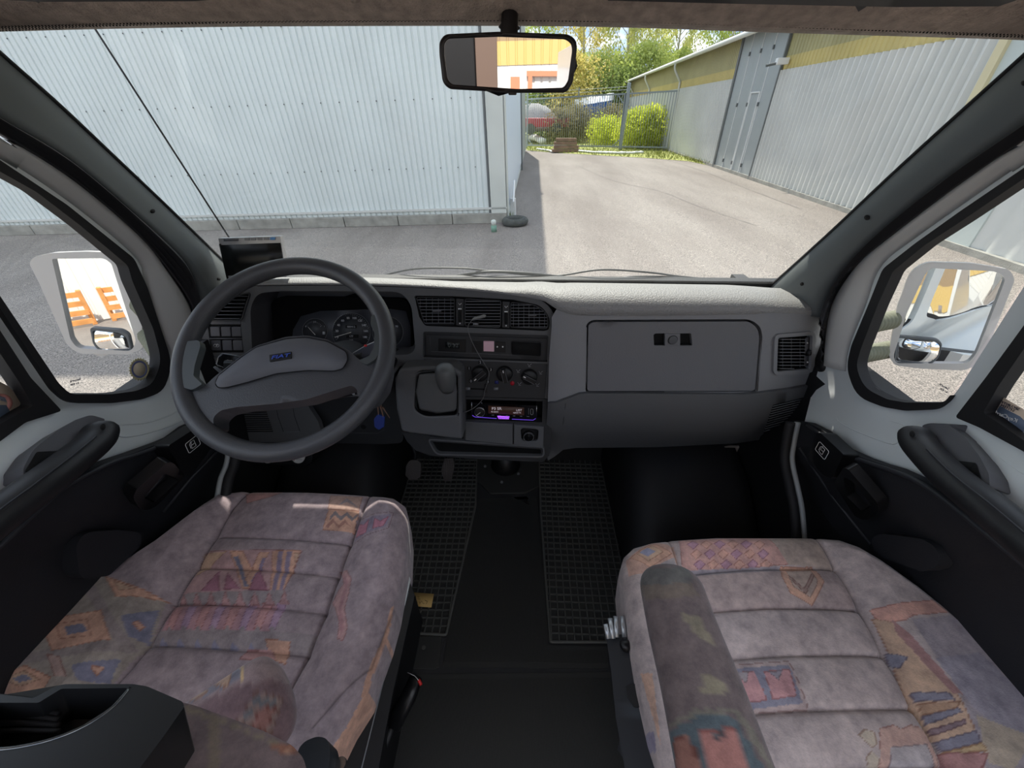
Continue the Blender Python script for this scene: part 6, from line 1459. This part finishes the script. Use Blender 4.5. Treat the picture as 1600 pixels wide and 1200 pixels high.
pout = Q2([(38, 160), (46, 122), (80, 90), (150, 70), (230, 60), (400, 50), (800, 50), (880, 60), (960, 95), (1050, 150), (1200, 255), (1400, 410), (1600, 570), (1760, 720), (1800, 900), (1700, 1300), (300, 1300), (240, 1100), (200, 975), (160, 850), (110, 640), (85, 500), (50, 260)])
pls = Q2([(215, 62), (240, 130), (272, 210), (330, 340), (420, 560), (520, 760), (600, 980)]); prs = Q2([(795, 48), (860, 150), (960, 310), (1060, 490), (1170, 690), (1290, 900), (1350, 1010), (1420, 1150)])
phs = [Q2([(275, 208), (500, 190), (882, 183)]), Q2([(340, 355), (600, 340), (968, 342)]), Q2([(430, 540), (700, 525), (1072, 522)]), Q2([(520, 755), (800, 742), (1188, 732)]), Q2([(600, 985), (800, 978), (1320, 965)])]
PS = thing('passenger_seat', 'right-hand passenger seat in faded mauve velour with a row of pink diamonds at its front', 'seat', (.55, .3, 0)); bpy.context.view_layer.update()
prx = xy(prs, .58)
def exp_(X, Y, d):
    b = npdist(X, Y, prx); right = X > np.interp(Y, [p[1] for p in prx][::-1], [p[0] for p in prx][::-1])
    return right*np.clip(b/.06, 0, 1)*np.clip(d/.04, 0, 1)*.02
cushion('seat_cushion', pout, .58, [(pls, .004, .004), (prs, .007, .005)]+[(h, .006, .004) for h in phs], m2, (190, 176, 173), PS, exp_)
# ---- upholstered armrests and driver's backrest
def pipe_fab(name, centre, rad, zc, motifs, base, parent, n=48, m=90, flat=1.0, cap=True):
    P = resample(spline(centre, 8), m); Rr = np.interp(np.linspace(0, 1, m), np.linspace(0, 1, len(rad)), rad)
    vs = []; T0 = None
    for i in range(m):
        a = P[max(0, i-1)]; b = P[min(m-1, i+1)]; t = (b-a).normalized(); s = t.cross(V(0, 0, 1)).normalized(); u = s.cross(t)
        for k in range(n):
            ang = 2*PI*k/n; vs.append(P[i]+s*math.cos(ang)*Rr[i]+u*math.sin(ang)*Rr[i]*flat)
    fs = [(i*n+k, (i+1)*n+k, (i+1)*n+(k+1) % n, i*n+(k+1) % n) for i in range(m-1) for k in range(n)]; fs += [tuple(range(n)), tuple((m-1)*n+k for k in range(n-1, -1, -1))]
    pr = np.array([proj(v) for v in vs]); Z = PZ(zc); xyv = np.array([(Z(a, b).x, Z(a, b).y) for a, b in pr])
    C = paint(xyv[:, 0], xyv[:, 1], base, motifs, zc, .002)
    return colmesh(name, vs, fs, C, parent)
ZA = PZ(.735)
ca_ = [ZA(1043, 888), ZA(1050, 920), ZA(1068, 985), ZA(1098, 1080), ZA(1132, 1200), ZA(1170, 1330)]
m3 = [((92, 96, 92), Q2([(70, 200), (290, 190), (310, 250), (90, 270)]), False), ((110, 100, 88), Q2([(90, 262), (300, 250), (330, 300), (120, 320)]), False),
 ((134, 128, 106), Q2([(255, 370), (330, 470), (400, 500), (330, 380)]), False), ((138, 132, 108), Q2([(350, 600), (440, 650), (430, 690), (340, 680)]), False),
 ((120, 118, 104), Q2([(210, 800), (320, 745), (480, 745), (520, 790), (640, 1000), (620, 1000), (470, 762), (330, 765), (215, 820)]), False), ((66, 92, 100), Q2([(215, 830), (330, 770), (460, 768), (600, 1000), (215, 1000)]), False),
 ((150, 100, 84), Q2([(228, 860), (290, 840), (350, 1000), (240, 1000)])), ((176, 118, 108), Q2([(328, 830), (470, 815), (545, 1000), (370, 1000)])), ((92, 100, 104), Q2([(368, 835), (440, 822), (415, 880)]))]
pipe_fab('armrest_pad', ca_, rprof(.050, .060, 90, 12), .74, m3, (116, 104, 103), PS, flat=.72)
ZD = PZ(.74)
cd_ = [ZD(452, 1070), ZD(436, 1082), ZD(400, 1108), ZD(330, 1160), ZD(230, 1230)]
m4 = [((112, 120, 136), Q1([(660, 830), (800, 720), (940, 700), (955, 760), (900, 800), (740, 870), (690, 850)]), False), ((206, 176, 120), Q1([(640, 825), (820, 712), (900, 700), (950, 720), (955, 770), (935, 790), (940, 740), (900, 712), (840, 722), (660, 835)]), False), (TAN, Q1([(805, 725), (912, 722), (895, 812), (825, 800)])), (TAN, Q1([(712, 795), (800, 795), (815, 830), (740, 868)])),
 ((108, 84, 90), Q1([(780, 872), (935, 803), (1060, 778), (1200, 822), (1220, 1100), (700, 1100)]), False), ((150, 128, 118), Q1([(1000, 825), (1110, 850), (1060, 1000), (920, 950)])), ((96, 112, 118), Q1([(1000, 850), (1080, 860), (1065, 890), (1000, 880), (960, 950), (945, 940)]), False), ((170, 116, 104), Q1([(1010, 885), (1080, 885), (1040, 985), (985, 965)]))]
pipe_fab('armrest_pad', cd_, rprof(.058, .062, 90, 20), .74, m4, (158, 138, 138), DS_, flat=.8)
SB = plane((-.25, .10, .92), (.12, .42, 1)); 
def fabpatch(name, poly, S, th, motifs, base, parent, bv=.02, r=8, z=.9):
    o = patch(name, poly, S, m_fab, parent, th=th, sp=9, bv=bv, r=r, seg=4)
    me = o.data; W = o.location+wloc(parent); vs = [W+v.co for v in me.vertices]; pr = [proj(v) for v in vs]; Z = PZ(z); a = np.array([(Z(*q).x, Z(*q).y) for q in pr])
    C = paint(a[:, 0], a[:, 1], base, motifs, z, .002); ca = me.color_attributes.new('Col', 'FLOAT_COLOR', 'POINT'); buf = np.ones((len(vs), 4), 'f'); buf[:, :3] = C; ca.data.foreach_set('color', buf.ravel()); return o
m5 = [((130, 118, 100), Q1([(820, 900), (870, 930), (850, 1130), (810, 1130)]), False), ((140, 130, 108), Q1([(730, 880), (900, 945), (1120, 1035), (1150, 1080), (1040, 1020), (860, 950), (720, 900)]), False), (ORG, Q1([(1050, 1035), (1140, 1035), (1165, 1060), (1110, 1075)]))]
fabpatch('backrest', Q1([(640, 850), (760, 880), (900, 930), (1040, 985), (1140, 1035), (1185, 1085), (1230, 1250), (1200, 1400), (400, 1400), (500, 1100)]), SB, .14, m5, (128, 112, 112), DS_, .03)
# black belt-guide housing on top of the backrest
SBk = plane((-.3, .13, .985), (.05, .35, 1))
bg_ = thing('seat_belt_housing', 'black plastic seat belt housing with a shiny rim at the driver backrest corner', 'belt housing', SBk(120, 1130)); bpy.context.view_layer.update()
m_bb = mat('satin black housing', (30, 31, 33), .38)
sh = patch('shell', Q1([(-60, 830), (130, 852), (235, 797, 14), (520, 797), (575, 806), (714, 866, 8), (720, 885, 4), (640, 1000), (520, 1160), (430, 1300), (-60, 1300)]), SBk, m_bb, bg_, th=.05, sp=0, bv=.006, r=4, seg=3, holes=[rnd(Q1([(-40, 870), (150, 870), (240, 815), (500, 812), (430, 890), (320, 960), (200, 1010), (60, 1040), (-40, 1050)]), 4)])
patch('inner_face', Q1([(-50, 850), (240, 800), (520, 800), (330, 980), (60, 1060), (-50, 1060)]), lift(SBk, -.035), mat('grey housing inside', (54, 56, 58), .4), bg_, th=.01, sp=0, bv=0)
line('shiny_rim', [(p.x, p.y) for p in spline([Vector((a, b, 0)) for a, b in Q1([(508, 812), (440, 888), (330, 962), (200, 1015), (60, 1046), (-40, 1054)])], 5)], lift(SBk, -.001), 5.5, mat('polished trim', (120, 124, 126), .15, .8), bg_)
for i in range(5):
    line('bellows_fold', [(p.x, p.y) for p in spline([Vector((a, b, 0)) for a, b in Q1([(-40, 850+i*34), (60, 858+i*30), (150, 872+i*27), (230, 893+i*22)])], 5)], lift(SBk, -.018), 12-i, m_rub, bg_)
# seat frames, rails, hinge covers
for par, sg in ((DS_, -1), (PS, 1)):
    cx = -.5 if sg < 0 else .56
    b = MB(); b.box((cx, .34, .30), (.38, .42, .30)); b.build('pedestal', m_blk, par, False, (bevel(.01),))
    b = MB(); b.box((cx, .33, .425), (.42, .46, .05)); b.build('seat_pan', m_blk, par, False, (bevel(.01),))
    b = MB(); b.box((cx, .33, .09), (.44, .5, .18)); b.build('base_box', m_blk, par, False, (bevel(.01),))
SL = plane((-.245, 0, .4), (1, 0, .25))
rl = patch('side_rail', [(624, 905), (640, 908), (648, 930), (612, 1090), (586, 1230), (450, 1300), (470, 1180), (560, 1060)], plane((-.235, 0, .45), (.45, 0, 1)), m_gloss, DS_, th=.03, sp=0, bv=.003)
line('rail_edge', [(638, 926), (600, 1060), (565, 1200)], lift(plane((-.235, 0, .45), (.45, 0, 1)), .001), 1.6, m_ring, DS_)
patch('chrome_bracket', [(621, 902), (640, 900), (642, 906), (633, 946), (626, 930), (620, 918)], lift(plane((-.235, 0, .45), (.45, 0, 1)), .006), mat('bright steel', (200, 204, 206), .3, .6), DS_, th=.004, sp=0, bv=.001)
patch('hinge_cover', Q1([(1165, 1050), (1190, 1020, 10), (1240, 1000, 10), (1280, 1010, 8), (1290, 1060), (1280, 1160), (1150, 1160)]), PZ(.66), mat('grey-black cover', (52, 56, 60), .45), DS_, th=.05, sp=0, bv=.006, r=6)
MB().disc(PZ(.62)(534, 1196), (0, 0, 1), .008, .01, 12).build('bolt', m_chr, DS_)
SR_ = plane((.25, 0, .52), (-.35, 0, 1))
rr_ = patch('side_rail', [(948, 1000, 3), (953, 993, 3), (983, 990, 3), (990, 1010), (1008, 1090), (1028, 1240), (1010, 1300), (985, 1250), (962, 1120), (955, 1050)], SR_, mat('charcoal rail cover', (46, 48, 52), .4), PS, th=.03, sp=0, bv=.003)
p, ex, ey, n = frame(lift(SR_, .002), 978, 1010); MB().tube([p, p+n*.008, p+n*.013], [.011, .011, .006], 16).build('rail_knob', m_gloss, PS, True)
patch('latch_plate', [(978, 1072, 6), (986, 1068, 6), (1010, 1068), (1010, 1106), (990, 1104, 8), (980, 1090)], lift(SR_, .004), m_blk, rr_, th=.004, sp=0, bv=.001)
m_stl = mat('bright steel', (200, 204, 206), .3, .6)
for a, b_ in (((946, 975), (951, 998)), ((953, 966), (958, 998)), ((962, 963), (964, 996)), ((972, 963), (976, 996)), ((982, 973), (984, 996))):
    MB().tube([PZ(.52)(*b_), PZ(.53)(*a)], .0048, 8, flat=.6).build('latch_finger', m_stl, PS, True)
patch('yellow_tag', [(986, 975, 2), (990, 978), (992, 1004), (987, 998)], PZ(.53), mat('amber plastic', (212, 160, 70), .5), PS, th=.004, sp=0, bv=0)
# handbrake
t_ = thing('handbrake_lever', 'black handbrake lever with a red release tip beside the driver seat', 'lever', PZ(.16)(622, 1120)); bpy.context.view_layer.update()
MB().tube([PZ(.20)(650, 1058), PZ(.18)(640, 1085), PZ(.15)(614, 1134)], [.017, .020, .021], 14, flat=.8).build('grip', m_gloss, t_, True)
MB().tube([PZ(.15)(612, 1136), PZ(.10)(596, 1180), PZ(.05)(586, 1215)], .009, 10).build('lever_arm', m_blk, t_, True)
line('white_edge', [(637, 1051), (648, 1056), (654, 1063)], PZ(.225), 1.0, m_icon, t_)
MB().tube([PZ(.222)(654, 1062), PZ(.214)(658, 1070)], .004, 8).build('red_tip', mat('red plastic', (220, 50, 50), .4), t_, True)

# ---- mats
m_mat = mat('rubber mat', (50, 50, 48), .65, bump=.3, bscale=300, bdist=.001)
m_mat2 = mat('rubber mat rib', (86, 86, 82), .6)
def gridmat(name, lb, outline, cell, ang, z=.004):
    t_ = thing(name, lb, 'floor mat', PZ(z)(*outline[0])); bpy.context.view_layer.update()
    patch('mat_base', outline, PZ(z), m_mat, t_, th=.004, sp=0, bv=.001, r=3)
    O = xy([(p[0], p[1]) for p in rnd(outline, 3)], z+.003); ca, sa = math.cos(ang), math.sin(ang)
    cx = sum(p[0] for p in O)/len(O); cy = sum(p[1] for p in O)/len(O); R_ = [((x-cx)*ca+(y-cy)*sa, -(x-cx)*sa+(y-cy)*ca) for x, y in O]; b = MB()
    for ax in (0, 1):
        lo = min(p[ax] for p in R_); hi = max(p[ax] for p in R_); n = int((hi-lo)/cell)
        for i in range(1, n+1):
            v = lo+(hi-lo)*i/(n+.0001) if i < n else hi-.001
            v = lo+cell*i
            if v > hi: continue
            xs = []
            for k in range(len(R_)):
                a, c = R_[k-1], R_[k]
                if (a[ax] > v) != (c[ax] > v): xs.append(a[1-ax]+(c[1-ax]-a[1-ax])*(v-a[ax])/(c[ax]-a[ax]))
            xs.sort()
            for s in range(0, len(xs)-1, 2):
                q = [(v, xs[s]), (v, xs[s+1])] if ax == 0 else [(xs[s], v), (xs[s+1], v)]
                W = [V(cx+x*ca-y*sa, cy+x*sa+y*ca, z+.005) for x, y in q]; m_ = (W[0]+W[1])/2; L = (W[1]-W[0]).length; d = (W[1]-W[0]).normalized(); b.box(m_, (L, .0035, .008), Matrix((d, V(0, 0, 1).cross(d), V(0, 0, 1))).transposed())
    b.build('grid_ribs', m_mat2, t_); 
    bd_ = MB(); bd_.tube([V(x, y, z+.004) for x, y in O], .005, 6, True); bd_.build('border', m_mat2, t_, True)
gridmat('rubber_mat', 'black grid-patterned rubber mat in the driver footwell', [(560, 700), (746, 712), (743, 790), (697, 992), (560, 985)], .0245, .02)
gridmat('rubber_mat', 'black grid-patterned rubber mat in the passenger footwell', [(842, 706), (1010, 706), (1022, 740), (1045, 800), (1085, 870), (1100, 1003), (860, 1003), (845, 800)], .0245, -.01)
def ribmat(name, lb, outline, z, pitch, cat='floor mat', along=0):
    t_ = thing(name, lb, cat, PZ(z)(*outline[0])); bpy.context.view_layer.update()
    patch('mat_base', outline, PZ(z), m_mat, t_, th=z, sp=0, bv=.003, r=5)
    O = xy([(p[0], p[1]) for p in outline], z); b = MB(); x0 = min(p[0] for p in O); x1 = max(p[0] for p in O); x = x0+pitch
    while x < x1-pitch:
        ys = []
        for k in range(len(O)):
            a, c = O[k-1], O[k]
            if (a[0] > x) != (c[0] > x): ys.append(a[1]+(c[1]-a[1])*(x-a[0])/(c[0]-a[0]))
        if len(ys) >= 2: b.box((x, (min(ys)+max(ys))/2, z+.0004), (pitch*.5, max(ys)-min(ys)-.03, .0026))
        x += pitch
    b.build('ribs', m_mat, t_)
ribmat('tunnel_mat', 'finely ribbed black rubber mat between the two grid mats', [(744, 780), (838, 775), (848, 830), (857, 1008), (950, 1010), (950, 1045), (692, 1042), (700, 990)], .003, .004)
ribmat('tunnel_mat', 'finely ribbed black rubber mat at the bottom between the two seats', [(610, 1054), (960, 1050), (1000, 1330), (560, 1330)], .002, .004)
t_ = tag(patch('floor_cover', [(628, 992, 3), (690, 994, 3), (687, 1042, 6), (678, 1046, 6), (616, 1044)], PZ(.006), m_mat, None, th=.005, sp=0, bv=.002), 'small flat black floor cover plate at the end of the driver mat', 'cover plate')
MB().disc(PZ(.006)(662, 1012), (0, 0, 1), .006, .002, 14).build('screw', m_mat2, t_)
t_ = thing('gear_gaiter', 'black floor plate with bolts on the tunnel below the console', 'cover plate', PZ(.02)(793, 740)); bpy.context.view_layer.update()
patch('plate', [(745, 700), (843, 700), (842, 760, 16), (820, 770), (766, 771, 20), (745, 750)], PZ(.012), m_mat, t_, th=.01, sp=0, bv=.003)
MB().tube([PZ(.012)(790, 728), PZ(.05)(790, 722), PZ(.10)(790, 715)], [.07, .05, .03], 20).build('boot', m_vdark, t_, True)
for x, y in ((758, 729), (784, 754), (810, 741)): MB().disc(PZ(.014)(x, y), (0, 0, 1), .006, .006, 10).build('bolt', m_ring, t_)
# paper note on the driver mat
t_ = thing('paper_note', 'yellow-brown paper note with scribbled handwriting lying on the driver mat', 'note', PZ(.016)(655, 938)); bpy.context.view_layer.update()
SN = PZ(.016)
pn = patch('paper', [(640, 925), (678, 928), (674, 949), (635, 946.5)], SN, mat('kraft paper', (206, 170, 104), .7), t_, th=.0008, sp=0, bv=0)
m_pen = mat('pencil', (120, 96, 60), .7)
for s in ([(643, 930), (640.5, 935), (645, 935)], [(646, 931), (648, 934), (649.5, 931), (649, 936)], [(652, 932), (655, 932), (653, 936), (657, 936)], [(645, 942), (648, 940), (649, 943), (652, 939), (652, 943)], [(655, 940), (656, 943), (659, 939), (661, 943), (663, 943)], [(664, 938), (668, 939.5), (666, 944)]): line('handwriting', s, lift(SN, .0004), .7, m_pen, pn)
# ================================================================ WHAT THE MIRRORS SEE
RB0 = E(-14, -14.9); rdn = EY; 
RBt = thing('warehouse', 'sunlit ochre-topped white warehouse behind the van, seen only in the mirrors', 'building', E(0, -15.0))
b = MB(); b.quad(E(-22, -15.02), E(16, -15.02), E(16, -15.02, 6), E(-22, -15.02, 6)); b.build('wall', m_wallR, RBt)
corr('corrugated_panel', E(-22, -15.0), EX, 38, .05, 2.7, mat('bright white sheet', (214, 212, 206), .5), RBt, .28, .03, .2, EY)
corr('corrugated_panel', E(-22, -14.98), EX, 38, 2.7, 3.3, mat('yellow sheet', (200, 172, 108), .5), RBt, .28, .03, .2, EY)
corr('corrugated_panel', E(-22, -14.98), EX, 38, 3.3, 6, mat('tan sheet', (150, 128, 98), .5), RBt, .28, .03, .2, EY)
dr2 = MB()
for x, w in ((1.6, .14), (3.0, .14), (1.1, .3)): dr2.box(E(x, -14.9, 1.2), (w, .08, 2.4))
dr2.box(E(2.3, -14.9, 2.45), (1.55, .08, .14)); dr2.build('door_frame', mat('terracotta paint', (196, 128, 96), .6), RBt)
m_pal = mat('orange pallet wood', (214, 148, 84), .7, var=.2, vscale=5)
for i, nmb in enumerate(('leftmost', 'second from the left', 'middle', 'second from the right', 'rightmost')):
    x = -6.6+i*1.15; c = E(x, -14.2, .0)
    t_ = thing('wooden_trestle', nmb+' of five orange pallets by the wall in the left door mirror', 'pallet', c, 'pallets behind the van'); bpy.context.view_layer.update()
    R = Matrix.Rotation(-.25, 3, EX)
    for k in range(4): MB().box(c+UPE*(.15+.25*k)-EY*(.06*k), (.75, .03, .15), R).build('board', m_pal, t_)
    for s in (-.36, .36): MB().box(c+EX*s+UPE*.5-EY*.16, (.1, .12, 1.05), R).build('runner', m_pal, t_)
# the van's own flank and the dark partition behind the seats
m_van = mat('van white paint', (222, 222, 220), .3, coat=.5)
b = MB(); b.quad(V(1.0, .60, -.2), V(1.0, -1.1, -.2), V(1.0, -1.1, .86), V(1.0, .60, .86)); b.quad(V(-1.0, .60, -.2), V(-1.0, -1.1, -.2), V(-1.0, -1.1, .86), V(-1.0, .60, .86)); tag(b.build('wall_body', m_van, None, False, (solid(.03),)), kind='structure')
b = MB(); b.box((1.02, -.25, .72), (.02, .22, .06)); o = b.build('door_3', m_blk, None, False, (bevel(.008),)); o['kind'] = 'structure'
b = MB(); b.box((1.12, -3.4, .75), (.06, 4.6, 2.3)); b.box((-1.12, -3.4, .75), (.06, 4.6, 2.3)); tag(b.build('wall_body', m_van, None, False, (bevel(.01),)), kind='structure')
m_str = mat('brown coachline', (142, 118, 100), .5)
b = MB(); b.box((1.16, -3.4, .35), (.01, 4.6, .12)); b.box((1.16, -3.4, .2), (.01, 4.6, .03)); b.box((-1.16, -3.4, .35), (.01, 4.6, .12)); tag(b.build('trim_7', m_str), kind='structure')
m_bro = mat('brown cupboard veneer', (112, 92, 80), .5)
b = MB(); b.box((-.50, -.95, .85), (.9, .05, 1.6)); tag(b.build('wall_partition', mat('black partition', (20, 19, 20), .5), None, False, (bevel(.01),)), kind='structure')
b = MB(); b.box((0.0, -.95, .85), (.10, .06, 1.6)); tag(b.build('trim_8', m_bro, None, False, (bevel(.005),)), kind='structure')
t_ = thing('headrest', 'dark rounded headrest reflected low in the interior mirror', 'headrest', (.30, -.7, 1.2)); bpy.context.view_layer.update()
MB().tube([V(.14, -.7, 1.30), V(.17, -.7, 1.30), V(.30, -.7, 1.31), V(.43, -.7, 1.30), V(.46, -.7, 1.30)], [.03, .09, .11, .09, .03], 20).build('cushion', mat('dark headrest cloth', (52, 48, 48), .8), t_, True)
MB().tube([V(.25, -.7, 1.25), V(.25, -.7, .9)], .008, 8).build('post', m_chr, t_, True); MB().tube([V(.36, -.7, 1.25), V(.36, -.7, .9)], .008, 8).build('post', m_chr, t_, True)
